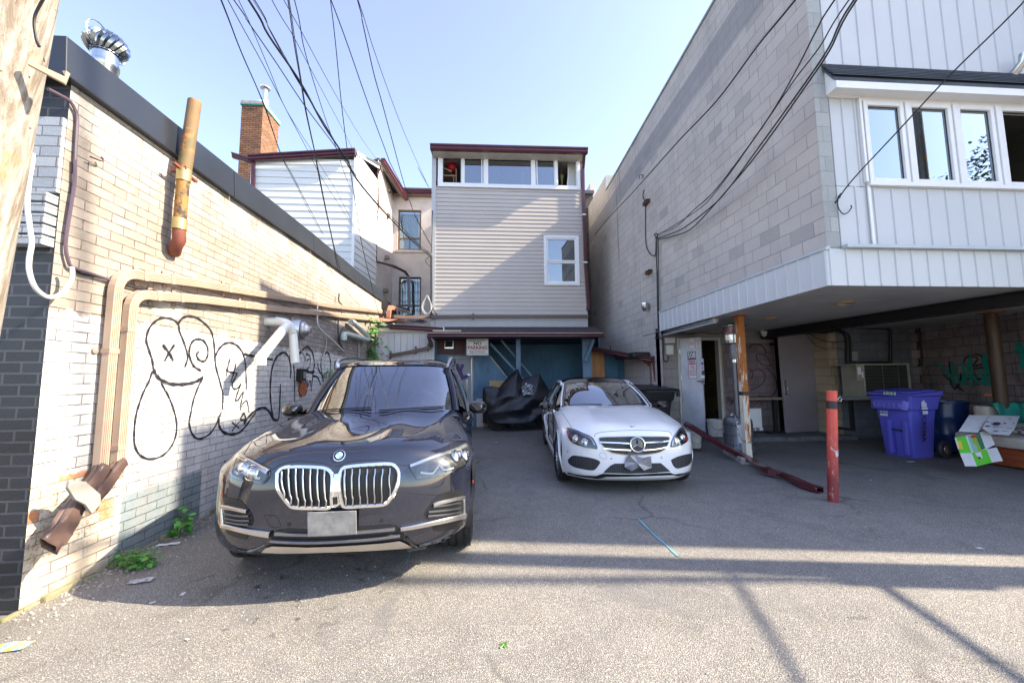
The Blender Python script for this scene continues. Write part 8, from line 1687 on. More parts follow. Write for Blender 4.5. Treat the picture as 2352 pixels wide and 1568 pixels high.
def finmat():
    m, nt, b = mnew('condenser_fins'); p = pos(nt); wv = N(nt, 'ShaderNodeTexWave', wave_type='BANDS', bands_direction='X'); wv.inputs['Scale'].default_value = 28; nt.links.new(p, wv.inputs[0]); nt.links.new(mix(nt, math_(nt, 'MULTIPLY', wv.outputs[1], noi(nt, p, 5, 5)), (.008, .008, .008), (.10, .09, .08)), b.inputs['Base Color']); b.inputs['Roughness'].default_value = .5; return m
mb = MB(); mb.box((xs1+.015, yf+.03, zB+.03), (B1.x-.03, yf+.45, zA-.03)); mb.build('coil', finmat(), rac)
mb = MB()
for f_ in (.4, .74): x = xs1+(B1.x-xs1)*f_; mb.box((x, yf, zB+.03), (x+.008, yf+.012, zA-.03))
for k in range(9): z = zB+.05+(zA-zB-.08)*k/9; mb.box((xs1+.016, yf+.004, z), (B1.x-.031, yf+.01, z+.004))
mb.build('guard', M('guard_wire', (.12, .12, .11), .5), rac)
mb = MB(); mb.lathe([(.32, 0), (.30, .03), (.2, .055), (.05, .06)], ((xs1+B1.x)/2, ACY-.1, zA), n=32); mb.build('fan_guard', m_plas, rac, smooth=True)
mb = MB(); mb.box((A1.x+.02, yf-.004, zA-.22), (A1.x+.09, yf-.001, zA-.07)); mb.box((A1.x+.1, yf-.004, zc1+.06), (xs1-.02, yf-.001, zc1+.18)); mb.build('label', m_swh, rac)
A2 = PY(*K('D4', 485, 1018), ACY-.42); C2 = PY(*K('D4', 485, 1045), ACY-.42)
rsf = thing('wall_shelf', (A2.x, ACY, C2.z), 'grey steel shelf bracket carrying the air conditioner', 'shelf'); mb = MB(); mb.box((A2.x, ACY-.42, C2.z), (B1.x+.1, PYf, A2.z-.015)); mb.build('shelf_plate', M('grey_steel_shelf', (.28, .28, .28), .5, var=.3), rsf, bevel=.003)
for x in (A2.x+.13, B1.x-.1): mb = MB(); mb.box((x, ACY-.3, C2.z-.62), (x+.06, ACY-.24, C2.z-.002)); mb.bar((x+.03, ACY-.28, C2.z-.6), (x+.03, PYf-.01, C2.z-.6), .05, .05); mb.build('bracket_leg', m_dark, rsf)
rs = thing('old_sofa', (8.4, 5.55, gz(5.5)), 'discarded sofa base under teal plastic sheeting at the right edge', 'sofa')
m_tealp = M('teal_plastic_sheet', (.02, .28, .22), .3, col2=(.01, .13, .11), scale=5, bm=.9, bs=9); m_or = M('orange_brown_wood', (.36, .09, .025), .5, col2=(.15, .03, .012), scale=4, stretch=(1, 1, 3))
zf = gz(5.6)
mb = MB(); mb.box((7.78, 5.15, zf+.02), (9.3, 6.1, zf+.30)); mb.build('base', m_or, rs, bevel=.02)
mb = MB(); mb.box((7.62, 5.1, zf+.31), (9.3, 6.1, zf+.47)); mb.build('seat', M('cream_mattress', (.52, .47, .40), .8, var=.25, scale=5), rs, bevel=.05)
mb = MB(); mb.box((8.05, 5.95, zf+.47), (9.4, 6.14, zf+.88)); mb.build('backrest', M('cream_back', (.50, .44, .36), .8, var=.25, scale=5), rs, bevel=.05)
mb = MB(); rows = [[Vector((8.12+.06*i, 5.92-.04*math.sin(i*1.1+j*.8)-.02*j, zf+.92-.075*j+.012*math.sin(i*2.3))) for i in range(20)] for j in range(5)]; rows.insert(0, [Vector((p.x, 6.16, p.z)) for p in rows[0]]); mb.grid(rows); tl_ = mb.build('plastic_sheet', m_tealp, rs, smooth=True, solid=.004)
mb = MB(); rows = [[Vector((7.95+.07*i, 5.09-.03*math.sin(i*1.4), zf+.50-.02*i*.5-.05*j+.03*math.sin(i*.9+j))) for i in range(18)] for j in range(4)]; rows.insert(0, [Vector((p.x, 5.5, zf+.5)) for p in rows[0]]); mb.grid(rows); mb.build('plastic_sheet', m_tealp, rs, smooth=True, solid=.004)
def plaid():
    m, nt, b = mnew('plaid_cloth'); p = pos(nt); ch_ = N(nt, 'ShaderNodeTexChecker'); ch_.inputs['Scale'].default_value = 22; ch_.inputs[1].default_value = c4((.45, .40, .40)); ch_.inputs[2].default_value = c4((.10, .09, .10)); nt.links.new(p, ch_.inputs[0]); nt.links.new(ch_.outputs[0], b.inputs['Base Color']); b.inputs['Roughness'].default_value = .9; return m
mb = MB(); mb.box((8.1, 5.3, zf+.475), (9.3, 5.9, zf+.55)); mb.build('cushion', plaid(), rs, bevel=.03)
tg = PY(*K('E8', 775, 312), 5.95); mb = MB(); mb.box((tg.x-.05, 5.92, tg.z-.012), (tg.x+.06, 5.95, tg.z+.012)); mb.build('orange_edge', M('orange_edge', (.5, .1, .02), .6), rs)
# open flattened cartons
m_card = M('white_card', (.60, .60, .62), .6, var=.12, scale=5); m_grn = M('green_print', (.09, .50, .02), .5, var=.08); m_dgr = M('dark_green_print', (.02, .15, .08), .5); m_yel = M('yellow_print', (.62, .48, .02), .5); m_redp = M('red_print', (.5, .02, .02), .5)
CYb = 5.35
def cb(x, y, dy=0, base=5.3): return PY(*K('E8', x, y), base+dy)
top_card = thing('flat_carton', cb(700, 740), 'flattened white carton lying over the blue barrel side of the sofa', 'carton')
mb = MB(); mb.add([cb(370, 850, -.05), cb(655, 866, -.05), cb(825, 612, .35), cb(525, 612, .35)], [(0, 1, 2, 3)]); mb.build('flap', m_card, top_card, solid=.004)
mb = MB(); mb.add([cb(720, 800, -.02), cb(845, 890, -.1), cb(1115, 905, -.1), cb(1185, 830, 0), cb(1270, 625, .33), cb(830, 614, .34)], [(0, 1, 2, 3, 4, 5)]); fl_ = mb.build('panel', m_card, top_card, solid=.004)
def onpoly(mb, pts, dy=-.0, base=5.3, off=.006):
    V = [cb(x, y, dz_, base)+Vector((0, -off*.6, off)) for x, y, dz_ in pts]; mb.add(V, [tuple(range(len(V)))])
def dyat(y): return -.02+(800-y)/186*.36
mb = MB()
for x, y, w_, h_ in ((930, 742, 60, 24), (797, 775, 42, 9), (912, 850, 45, 8), (798, 716, 18, 8), (1050, 735, 22, 10), (1180, 740, 18, 8)): onpoly(mb, [(x+w_*math.cos(t), y+h_*math.sin(t), dyat(y+h_*math.sin(t))) for t in [2*math.pi*k/10 for k in range(10)]])
for x, y, x2 in ((870, 792, 1035), (1065, 805, 1165), (1010, 850, 1105), (1100, 665, 1150)): onpoly(mb, [(x, y-3, dyat(y-3)), (x2, y+5, dyat(y+5)), (x2, y+10, dyat(y+10)), (x, y+4, dyat(y+4))])
mb.build('print', M('navy_print', (.06, .06, .12), .6, var=.4), fl_)
grn = thing('printed_carton', cb(650, 1100, 0, 5.25), 'green and white printed carton standing open against the sofa', 'carton')
bs5 = 5.2
def gp(name, pts, mat, dy=0, parent=grn, off=0): mb = MB(); V = [cb(x, y, (1360-y)/500*.12-off, bs5) for x, y in pts]; mb.add(V, [tuple(range(len(V)))]); return mb.build(name, mat, parent, solid=0 if off else .004)
pgn = gp('panel', [(312, 938), (470, 915), (560, 1165), (390, 1172)], m_grn); pg2 = gp('panel', [(470, 915), (540, 900), (680, 865), (780, 1110), (560, 1165)], m_card); gp('panel', [(390, 1172), (560, 1165), (640, 1362), (468, 1362)], m_card)
pg3 = gp('panel', [(560, 1165), (780, 1112), (860, 1308), (640, 1362)], m_grn); gp('panel', [(780, 1112), (930, 1085), (1022, 1282), (860, 1308)], m_card); gp('panel', [(680, 865), (810, 825), (905, 1045), (780, 1110)], m_card)
gp('print', [(355, 990), (405, 985), (440, 1108), (378, 1112)], m_yel, 0, pgn, .006); gp('print', [(312, 940), (345, 965), (385, 1110), (362, 1110)], m_card, 0, pgn, .005)
gp('print', [(600, 880), (680, 866), (765, 1100), (712, 1125)], m_dgr, 0, pg2, .006); gp('print', [(560, 905), (600, 885), (712, 1125), (655, 1140), (640, 1060), (580, 1020)], M('olive_print', (.25, .38, .03), .5), 0, pg2, .008); gp('print', [(500, 915), (560, 905), (580, 1020), (640, 1060), (650, 1140), (590, 1150)], M('aqua_print', (.2, .45, .38), .5), 0, pg2, .006)
gp('print', [(545, 915), (600, 898), (650, 915), (640, 940), (560, 948)], m_redp, 0, pg2, .012); gp('print', [(610, 1165), (700, 1150), (728, 1250), (640, 1215)], m_card, 0, pg3, .006); gp('handle_hole', [(665, 1222), (690, 1222), (700, 1250), (672, 1255)], m_dark, 0, pg3, .012)
# low concrete things on the slab, scraps
rnd = random.Random(7)
# ================================================================== LEFT WALL FITTINGS
WX = LX
def WP(key, x, y, off): return PX(*K(key, x, y), WX+off)
pv = thing('pvc_flue', WP('C6', 540, 270, .1), 'forked white plastic flue pipe with two elbows on the graffiti wall', 'pipe')
a = WP('C6', 505, 265, .12)
q = [(LX+.01, a.y+.05, a.z), (LX+.12, a.y+.04, a.z), (LX+.24, a.y, a.z-.03), WP('C6', 520, 310, .3), PX(*K('C6', 330, 570), LX+.42)]
q0 = WP('C6', 480, 262, .13); e1 = WP('C6', 330, 560, .13+.30)
s0 = Vector((LX, q0.y, q0.z))
mb = MB(); mb.tube(crom([s0, (LX+.2, q0.y, q0.z), (LX+.27, q0.y-.02, q0.z-.05)], 5)+[PX(*K('C6', 335, 590), LX+.38)], .055, 20); ee_ = PX(*K('C6', 335, 585), LX+.38); mb.tube([ee_, ee_-Vector((0, 0, .09))], .062, 20); mb.build('pipe_length', m_pvc, pv, smooth=True, ang=50)
q1 = WP('C6', 600, 330, .2)
mb = MB(); mb.tube(crom([(LX+.1, q0.y+.03, q0.z+.02), (LX+.22, q1.y-.1, q0.z-.01), (LX+.25, q1.y, q0.z-.14)], 6)+[PX(*K('C6', 655, 640), LX+.3)], .056, 20); mb.build('pipe_length', m_pvc, pv, smooth=True, ang=50)
# round fan hood
fq = WP('C6', 700, 335, .1); fh = thing('exhaust_fan', (LX+.1, fq.y, fq.z), 'round spun aluminium exhaust fan on the graffiti wall', 'exhaust fan'); m_alu = M('spun_aluminium', (.55, .57, .58), .32, .85, var=.12)
mb = MB(); mb.lathe([(.20, 0), (.20, .02), (.185, .04), (.165, .10), (.145, .14)], (LX+.005, fq.y, fq.z), (1, 0, 0), 40, cap=False); mb.build('hood', m_alu, fh, smooth=True); mb = MB(); mb.lathe([(.10, .09), (.13, .13), (.135, .155), (.11, .17), (.10, .18), (.095, .20), (.07, .22), (.06, .23), (.055, .265), (.03, .27), (.001, .27)], (LX, fq.y, fq.z), (1, 0, 0), 36, cap=False); mb.build('motor_cap', m_alu, fh, smooth=True, ang=30)
mb = MB(); mb.lathe([(.145, .135), (.10, .11), (.001, .11)], (LX, fq.y, fq.z), (1, 0, 0), 32, cap=False); mb.build('inner_ring', m_dark, fh)
def lw(name, label, pts, off, r, mat=m_wire, cat='cable', key='C6', n=5, group=None): return mk(name, label, cat, mat, lambda mb: mb.tube(crom([WP(key, x, y, off) for x, y in pts], n), r, 6), group, smooth=True)
m_gcab = M('grey_cable', (.36, .35, .35), .5, var=.1)
lw('wall_cable', 'grey cable dropping from the exhaust fan to the dark plug box', [(695, 430), (700, 500), (730, 560), (755, 620), (740, 690), (730, 720)], .06, .012, m_gcab)
pbx = WP('C6', 722, 750, .06); rpb = thing('plug_box', pbx, 'small dark outdoor plug box hanging above the broken brick hole', 'electrical box'); mb = MB(); mb.box((LX, pbx.y-.09, pbx.z-.09), (LX+.09, pbx.y+.07, pbx.z+.1)); mb.build('body', m_plas, rpb, bevel=.01); mb = MB(); mb.box((LX+.091, pbx.y-.05, pbx.z-.05), (LX+.10, pbx.y+.04, pbx.z+.05)); mb.build('cover', M('grey_plug_cover', (.2, .2, .21), .5), rpb, bevel=.004)
lw('wall_cable', 'thin grey cable rising diagonally from the plug box', [(735, 710), (790, 660), (860, 620), (910, 570), (940, 480), (940, 380)], .04, .008, m_gcab)
lw('wall_cable', 'white cable hanging from the flashing to the exhaust fan level', [(855, 0), (858, 120), (858, 260), (880, 320), (930, 370), (1000, 430), (1060, 490), (1100, 525)], .07, .012, m_wirew)
lw('wall_cable', 'black cable hanging from the flashing anchor to the short pipes', [(1058, 0), (1055, 70), (1085, 110), (1080, 180), (1050, 250), (1050, 380), (1055, 440), (1100, 520)], .07, .012)
lw('wall_cable', 'thin grey conduit standing on the wall left of the leafy plant', [(1238, 450), (1238, 600)], .03, .014, m_gcab, n=1)
lw('wall_cable', 'curved black cable linking the two short white pipes', [(1060, 440), (1065, 380), (1100, 310), (1145, 275)], .05, .008)
for lb_, pts in (('short upper white pipe pointing up from the wall by the leafy plant', [(1165, 262), (1200, 275), (1320, 395)]), ('short lower white elbow pipe on the wall by the leafy plant', [(1100, 425), (1098, 375), (1130, 372), (1320, 425)])):
    mk('plastic_pipe', lb_, 'pipe', M('pale_green_pvc', (.52, .60, .55), .35) if 'pale_green_pvc' not in bpy.data.materials else bpy.data.materials['pale_green_pvc'], lambda mb: (mb.tube([WP('C6', *p, .12) for p in pts], .052, 16), mb.tube([WP('C6', *pts[0], .12), WP('C6', *pts[0], .12).lerp(WP('C6', *pts[1], .12), .8)], .062, 16)), 'short white pipes', smooth=True, ang=50)
# salmon / grey pipes crossing to the house
PYc = lambda key, x, y, Y: PY(*K(key, x, y), Y)
pc1 = [PYc('E4', 340, 398, 10.9), PYc('E4', 560, 408, 11.4), PYc('E4', 1000, 405, HY-.1), PYc('E4', 1730, 395, HY-.1), (hx1-.0, HY-.1, PYc('E4', 2300, 392, HY-.1).z)]
o_ = mk('drain_pipe', 'long grey brown drain pipe clamped across the foot of the grey siding', 'pipe', m_brown, lambda mb: mb.path(pc1, .07, .085, (0, 0, 1)), smooth=False)
for x in (1033, 1730): q = PYc('E4', x, 405, HY-.05); mb = MB(); mb.bar(q+Vector((0, -.08, -.10)), q+Vector((0, -.08, .10)), .05, .03, (0, 1, 0)); mb.build('clamp', m_brown, o_, bevel=.005)
for u in (2010, ): pass
m_sal = M('salmon_pipe', (.52, .22, .14), .45, var=.15)
mk('drain_pipe', 'salmon red pipe elbow at the end of the dark flashing', 'pipe', m_sal, lambda mb: mb.path([PYc('E4', 262, 420, 11.2), PYc('E4', 275, 300, 11.2), PYc('E4', 290, 245, 11.25), PYc('E4', 350, 245, 11.6)], .1, .1, (0, 1, 0)))
mk('drain_pipe', 'dark red pipe joining the salmon elbow to the stucco wall downspout', 'pipe', m_burg, lambda mb: mb.path([PYc('E4', 352, 248, 11.65), PYc('E4', 480, 285, 13), PYc('E4', 610, 330, 15)], .1, .1, (0, 0, 1)))
mk('drain_pipe', 'salmon to purple pipe lying on the shed roof', 'pipe', m_sal, lambda mb: mb.path([PYc('E4', 20, 440, 10.95), PYc('E4', 300, 475, 11.2), PYc('E4', 560, 480, 11.6)], .07, .09, (0, 0, 1)))
mk('drain_pipe', 'purple grey pipe end behind the shed roof cables', 'pipe', M('purple_pipe', (.10, .06, .10), .4), lambda mb: mb.path([PYc('E4', 562, 480, 11.62), PYc('E4', 880, 480, 11.8)], .06, .085, (0, 0, 1)))
rg = random.Random(3)
for k, (mt, lb_) in enumerate(((m_wirew, 'tangle of white cable on the shed roof above the leafy plant'), (m_wire, 'tangle of black cable on the shed roof beside the house'))):
    def tang(mb):
        for j in range(5):
            P = []
            for i in range(8): P.append(PYc('E4', (150+i*(30 if k == 0 else 110)+rg.uniform(-20, 20)), 505+rg.uniform(-30, 25)+(0 if k == 0 else -.04*(i*110-300)*(1 if i > 3 else 0)), 11.0+.08*i))
            mb.tube(crom(P, 4), .009, 5)
    mk('cable_tangle', lb_, 'cables', mt, tang, smooth=True)
def tang2(mb):
    for j in range(3): c = PYc('E4', 930, 190+j*5, HY-.1); mb.tube([c+Vector((.10*math.cos(t)*(1+.2*j)-.03*math.sin(2*t), -.02*j, .26*math.sin(t)+.03*math.cos(3*t+j))) for t in [2*math.pi*i/20 for i in range(21)]], .008, 5)
mk('cable_coil', 'coil of white cable hanging at the house corner', 'cables', m_wirew, tang2, smooth=True)
mk('conduit', 'black service conduit running up the left house corner', 'pipe', m_blk, lambda mb: (mb.tube([PYc('E4', 1000, 380, HY-.05), PYc('E4', 1005, 0, HY-.05), PYc('C5', 1905, 1130, HY-.05)], .03, 8), mb.tube([PYc('C5', 1905, 1100, HY-.07), PYc('C5', 1912, 900, HY-.07), PYc('C5', 1915, 710, HY-.07)], .014, 6), mb.tube(crom([PYc('C5', 1905, 1120, HY-.1), PYc('C5', 1850, 1170, HY-.12), PYc('C5', 1900, 1230, HY-.1)], 5), .01, 5), mb.tube(crom([PYc('E4', 1010, 230, HY-.06), PYc('E4', 1060, 310, HY-.08), PYc('E4', 1105, 380, HY-.08)], 4), .014, 5)), smooth=True)
# cables near the camera on the left wall
lw('wall_cable', 'dark cable arching down from the flashing near the black corner', [(270, -60), (300, -45), (0, 0)][:0] or [(440, 820), (540, 870), (640, 930), (690, 1010), (708, 1090), (700, 1250), (692, 1400), (688, 1560)], .02, .011, M('mauve_cable', (.10, .07, .10), .5), key='C1')
lw('wall_cable', 'same dark cable bending toward the upper tan downspout', [(690, 0), (685, 200), (660, 370), (630, 560), (610, 700), (605, 820), (630, 930), (655, 975), (760, 1020), (900, 1065), (1010, 1100)], .03, .011, bpy.data.materials['mauve_cable'], key='C2')
lw('wall_cable', 'thin black cable slack beneath the upper tan downspout', [(655, 975), (740, 1040), (900, 1075), (1010, 1105), (1140, 1150), (1300, 1190), (1420, 1200)], .02, .008, m_wire, key='C2')
mk('loop_cable', 'loose white cable hanging in a deep loop at the black corner', 'cable', m_wirew, lambda mb: mb.tube(crom([PX(*K('C2', x, y), LX+.10) for x, y in ((296, -60), (290, 40), (262, 200), (250, 420), (270, 600), (290, 760), (268, 900), (268, 1020), (310, 1150), (370, 1220), (440, 1258), (520, 1250), (600, 1190), (655, 1100), (665, 1020), (655, 980))], 5), .013, 8), smooth=True)
hk2 = WP('C1', 890, 1460, .03); lw('wall_hook', 'rusty wire hook on the brick below the flashing', [(830, 1440), (880, 1460), (940, 1480), (945, 1455), (930, 1445)], .05, .006, m_rb, 'hook', 'C1')
# ================================================================== UTILITY POLE AT THE LEFT EDGE
def polemat():
    m, nt, b = mnew('weathered_pole_wood'); p = pos(nt); mp = N(nt, 'ShaderNodeMapping'); mp.inputs['Scale'].default_value = (9, 9, .45); nt.links.new(p, mp.inputs[0]); n_ = noi(nt, mp.outputs[0], 3, 8, .75, .3)
    o = mix(nt, ramp(nt, n_, .40, .60), (.20, .16, .12), (.42, .40, .355)); pt_ = ramp(nt, noi(nt, mp.outputs[0], 11, 4, .7), .66, .69); o = mix(nt, pt_, o, (.10, .05, .03)); og = ramp(nt, noi(nt, p, 3.4, 5, .7), .58, .68); o = mix(nt, math_(nt, 'MULTIPLY', og, .6), o, (.50, .24, .08))
    ho = ramp(nt, noi(nt, p, 26, 3, .5), .69, .71); o = mix(nt, ho, o, (.08, .04, .03)); nt.links.new(o, b.inputs['Base Color']); b.inputs['Roughness'].default_value = .85; bump(nt, b, n_, .7, .02); return m
dp_ = 2.35
pe1, pe2 = CAM+ray(109, 0)*1.9, CAM+ray(0, 592)*1.9   # points on the right edge of the shaft
axd = (pe1-pe2).normalized(); side = axd.cross(cF).normalized(); side = -side if side.x > 0 else side
base0 = pe2+side*.185-axd*((pe2.z)/axd.z+.1); topp = base0+axd*9.2
po_ = thing('utility_pole', (base0.x, base0.y, 0), 'weathered leaning wooden utility pole at the left edge', 'utility pole')
mb = MB(); P = [base0+axd*(9.2*i/30) for i in range(31)]; mb.tube(P, [.165-.035*i/30 for i in range(31)], 28); mb.build('shaft', polemat(), po_, smooth=True)
hq = CAM+ray(*K('C1', 335, 615))*1.88; hq2 = CAM+ray(*K('C1', 600, 745))*1.93; mb = MB(); mb.path([hq-(hq2-hq)*.25, hq2, hq2+Vector((0, 0, .045))], .02, .02); mb.build('step_hook', M('yellowed_hook', (.50, .40, .26), .5, .2), po_, bevel=.004)
mb = MB(); cw = [CAM+ray(*K('C1', x, y))*1.80 for x, y in ((400, -10), (350, 80), (318, 160), (315, 250), (335, 370), (360, 430))]; mb.tube(crom(cw, 6), .006, 6); mb.build('pole_cable', m_wire, po_, smooth=True)
# ================================================================== OVERHEAD WIRES
def wire(label, pts, A, top=None, r=.011, far=.45, name='overhead_wire', group='overhead wires to the left houses', mat=None):
    """pts: image measurements along the wire, last is the attachment whose point is A. The wire hangs in the vertical plane through A and the place where it leaves the top of the view."""
    S = CAM+ray(*pts[0])*top; A = Vector(A); h = Vector((A.x-S.x, A.y-S.y, 0)); n_ = Vector((-h.y, h.x, 0)); out = [S]
    for u, v in pts[1:-1]:
        d = ray(u, v); t = (S-CAM).dot(n_)/d.dot(n_) if abs(d.dot(n_)) > 1e-6 else top
        q = CAM+d*t; ok = 0 < (q-S).dot(h)/h.dot(h) < 1 and t > 0
        if not ok: continue
        k = (q-S).dot(h)/h.dot(h); lin = S.lerp(A, k); q.z = max(lin.z-.9, min(lin.z+.05, q.z)); out.append(q)
    out.append(A); o = out[1]-out[0] if len(out) > 2 else A-S; d = (S-A).normalized(); pre = [S+(S-A)*far*1.0+Vector((0, 0, .3)), S+(S-A)*far*.5+Vector((0, 0, .1))]
    mb = MB(); mb.tube(crom(pre+out, 6), r, 6); o = mb.build(name, mat or m_wire, smooth=True); return tag(o, label, 'overhead wire', group)
E_ = lambda x, y: K('E1', x, y)
C_ = lambda x, y: K('C5', x, y)
aC = PY(743, 539, CY-.06); aH = PY(991, 589, HY-.08); aW = PX(777, 624, LX+.12); aG = PY(818, 359, CY-.1); aG2 = PY(872, 376, 15.4); aK = PY(827, 471, 14.2); aR = PX(876, 746, LX+.1); aH2 = PY(991, 564, HY-.08); aH3 = PY(993, 444, HY-.1); aC2 = PY(812, 521, CY-.05)
hgt = 4.6
W_ = [('leftmost wire, ending on the pale clapboards', [(287, 0), (455, 430), (640, 860), (790, 1290)], [(630, 390), (780, 680)], aC, .012),
 ('wire twinned with the leftmost one down to the clapboards', [(292, 0), (470, 470), (660, 900), (795, 1310)], [(660, 470), (790, 730)], aC+Vector((-.05, 0, .03)), .009),
 ('second wire from the left, ending at the clapboard house corner', [(345, 0), (640, 540), (850, 950), (1030, 1290)], [(880, 380), (1000, 570)], aC2, .009),
 ('wire crossing the chimney side of the bundle to the house corner', [(395, 0), (520, 190), (760, 540), (985, 880), (1240, 1220)], [(1100, 240), (1370, 580), (1540, 770)], aH, .012),
 ('thin wire crossing from the far left to the clapboard corner', [(435, 0), (540, 220), (700, 600), (840, 930), (1060, 1280)], [(850, 240), (1060, 500)], PY(*C_(1190, 850), CY-.05), .008),
 ('thickest wire of the bundle ending at the grey house corner', [(520, 0), (690, 300), (960, 700), (1150, 1050), (1350, 1350)], [(1200, 390), (1400, 640), (1700, 960)], aH+Vector((0, -.02, -.04)), .022),
 ('wire just right of the thick bundle to the grey house corner', [(570, 0), (700, 260), (880, 590), (1000, 790), (1200, 1110)], [(1220, 430), (1450, 700), (1700, 950)], aH+Vector((.02, -.02, .03)), .011),
 ('fine wire inside the bundle to the grey house corner', [(555, 0), (700, 250), (900, 610), (1100, 960), (1290, 1260)], [(1250, 470), (1500, 760), (1760, 1000)], aH+Vector((-.02, -.02, .06)), .007),
 ('wire ending at the peak of the clapboard house gutter', [(715, 0), (890, 290), (1000, 460), (1180, 800), (1330, 1110)], [], aG, .009),
 ('wire ending at the stucco wing gutter', [(815, 0), (960, 260), (1170, 650), (1300, 880), (1480, 1180)], [], aG2, .009),
 ('thick steep wire ending on the brick wall flashing', [(850, 0), (900, 350), (960, 700), (1000, 940), (1080, 1300)], [(850, 280), (920, 640), (1000, 1010)], aW, .010),
 ('wire twinned with the thick steep one to the flashing', [(860, 0), (915, 380), (970, 720), (1010, 960), (1085, 1310)], [(860, 300), (930, 660), (1005, 1010)], aW+Vector((0, .12, .02)), .008),
 ('steep wire ending on the side of the clapboard house', [(905, 0), (1000, 460), (1180, 1040), (1280, 1300)], [(1060, 220), (1110, 380), (1190, 560)], aK, .009),
 ('steep wire ending on the shed roof by the leafy plant', [(1208, 0), (1300, 870), (1345, 1230)], [(1150, 270), (1210, 660), (1280, 1080)], aR, .009),
 ('wire leaving the top beside the steep one to the house corner', [(1212, 0), (1360, 400), (1520, 860), (1680, 1290)], [(1540, 300), (1700, 610), (1760, 760)], aH2, .011),
 ('second wire from the right, kinked on its way to the house corner', [(1435, 0), (1480, 200), (1570, 610), (1640, 860), (1740, 1230)], [(1650, 450), (1730, 690), (1800, 850)], aH2+Vector((.01, 0, -.06)), .010),
 ('rightmost fine wire over the sky to the grey house gutter', [(1440, 0), (1600, 500), (1830, 1120), (2030, 1568)], [(1780, 310)], aH3, .007)]
for i, (lb_, ea, cc5, A, r) in enumerate(W_):
    pts = [E_(*p) for p in ea]+[C_(*p) for p in cc5]+[(0, 0)]; wire('black overhead '+lb_, pts, A, hgt+.12*(i % 5), r*.66)
aB = PX(*K('D8', 590, 628), RX-.06); aB2 = PX(*K('D8', 612, 655), RX-.06)
D6_ = lambda x, y: K('D7', x, y); D8_ = lambda x, y: K('D8', x, y)
GRP = 'wires to the block building'
wire('black wire bending sharply before the block wall anchor', [D6_(650, 0), D6_(500, 250), D6_(300, 640), D6_(60, 1040), D8_(1100, 230), D8_(900, 420), D8_(750, 560), (0, 0)], aB, 3.6, .008, group=GRP)
wire('black straight wire second to the block wall anchor', [D6_(770, 0), D6_(520, 400), D6_(300, 690), D6_(0, 1130), D8_(1110, 235), D8_(920, 430), (0, 0)], aB+Vector((0, 0, -.02)), 3.7, .007, group=GRP)
wire('thicker black wire, upper of the right pair to the block wall anchor', [D6_(812, 0), D6_(600, 400), D6_(400, 700), D6_(0, 1255), D8_(1160, 280), D8_(990, 440), D8_(800, 580), (0, 0)], aB2, 3.8, .010, group=GRP)
wire('thicker black wire sagging lowest to the block wall anchor', [D6_(835, 0), D6_(610, 420), D6_(410, 720), D6_(10, 1280), D8_(1200, 230), D8_(900, 560), D8_(760, 630), (0, 0)], aB2+Vector((0, .02, -.02)), 3.9, .010, group=GRP)
aF = PX(1366, 540, RX-.05)
wire('long black wire running beside the block wall to its far end', [D6_(320, 0), D6_(0, 390), K('D6', 1090, 850), K('D6', 750, 1210), D8_(380, 280), D8_(200, 470), (0, 0)], aF, 4.2, .011, group=GRP)
aP = PY(*D8_(2090, 358), FW-.03)
wire('black wire crossing the bay windows to a hook on the white cladding', [(2352, 4), (2180, 170), (2060, 300), (1960, 410), (0, 0)], aP, 3.6, .007, group=GRP, far=.3)
mk('wire_clamp', 'grey clamp and curled wire tail on the white cladding', 'clamp', m_blk, lambda mb: (mb.tube(crom([PY(*D8_(x, y), FW-.05) for x, y in ((2135, 280), (2110, 340), (2115, 400), (2150, 450), (2190, 445), (2225, 400), (2218, 380))], 5), .006, 6), mb.bar(PY(*D8_(2128, 295), FW-.06), PY(*D8_(2118, 320), FW-.06), .02, .02), mb.ball(aP, .012, 8)), smooth=True)
# ================================================================== PLANTS
def leafmat(name, a, b_): 
    m, nt, b = mnew(name); p = pos(nt); nt.links.new(mix(nt, ramp(nt, noi(nt, p, 9, 3), .35, .65), a, b_), b.inputs['Base Color']); b.inputs['Roughness'].default_value = .5
    try: b.inputs['Transmission Weight'].default_value = 0; b.inputs['Subsurface Weight'].default_value = .0
    except Exception: pass
    return m
m_leaf = leafmat('green_leaf', (.03, .14, .02), (.11, .33, .05)); m_stem = M('green_stem', (.12, .2, .06), .6)
def leaf(mb, p, d, L, w_, nrm, lob=True):
    d = Vector(d).normalized(); n = Vector(nrm).normalized(); x = d.cross(n).normalized(); n = x.cross(d)
    if lob: sh = [(0, .0), (.12, .30), (.32, .42), (.38, .22), (.55, .50), (.66, .20), (1, 0)]
    else: sh = [(0, 0), (.2, .28), (.5, .4), (.8, .22), (1, 0)]
    mid = [p+d*L*t-n*.12*L*t*t for t, _ in sh]; R_ = [m_+x*w_*k*2*.6+n*.06*L for m_, (_, k) in zip(mid, sh)]; L_ = [m_-x*w_*k*2*.6+n*.06*L for m_, (_, k) in zip(mid, sh)]; k = len(sh)
    mb.add(mid+R_+L_, [(i, i+1, k+i+1, k+i) for i in range(k-1)]+[(i, 2*k+i, 2*k+i+1, i+1) for i in range(k-1)])
rp_ = random.Random(11)
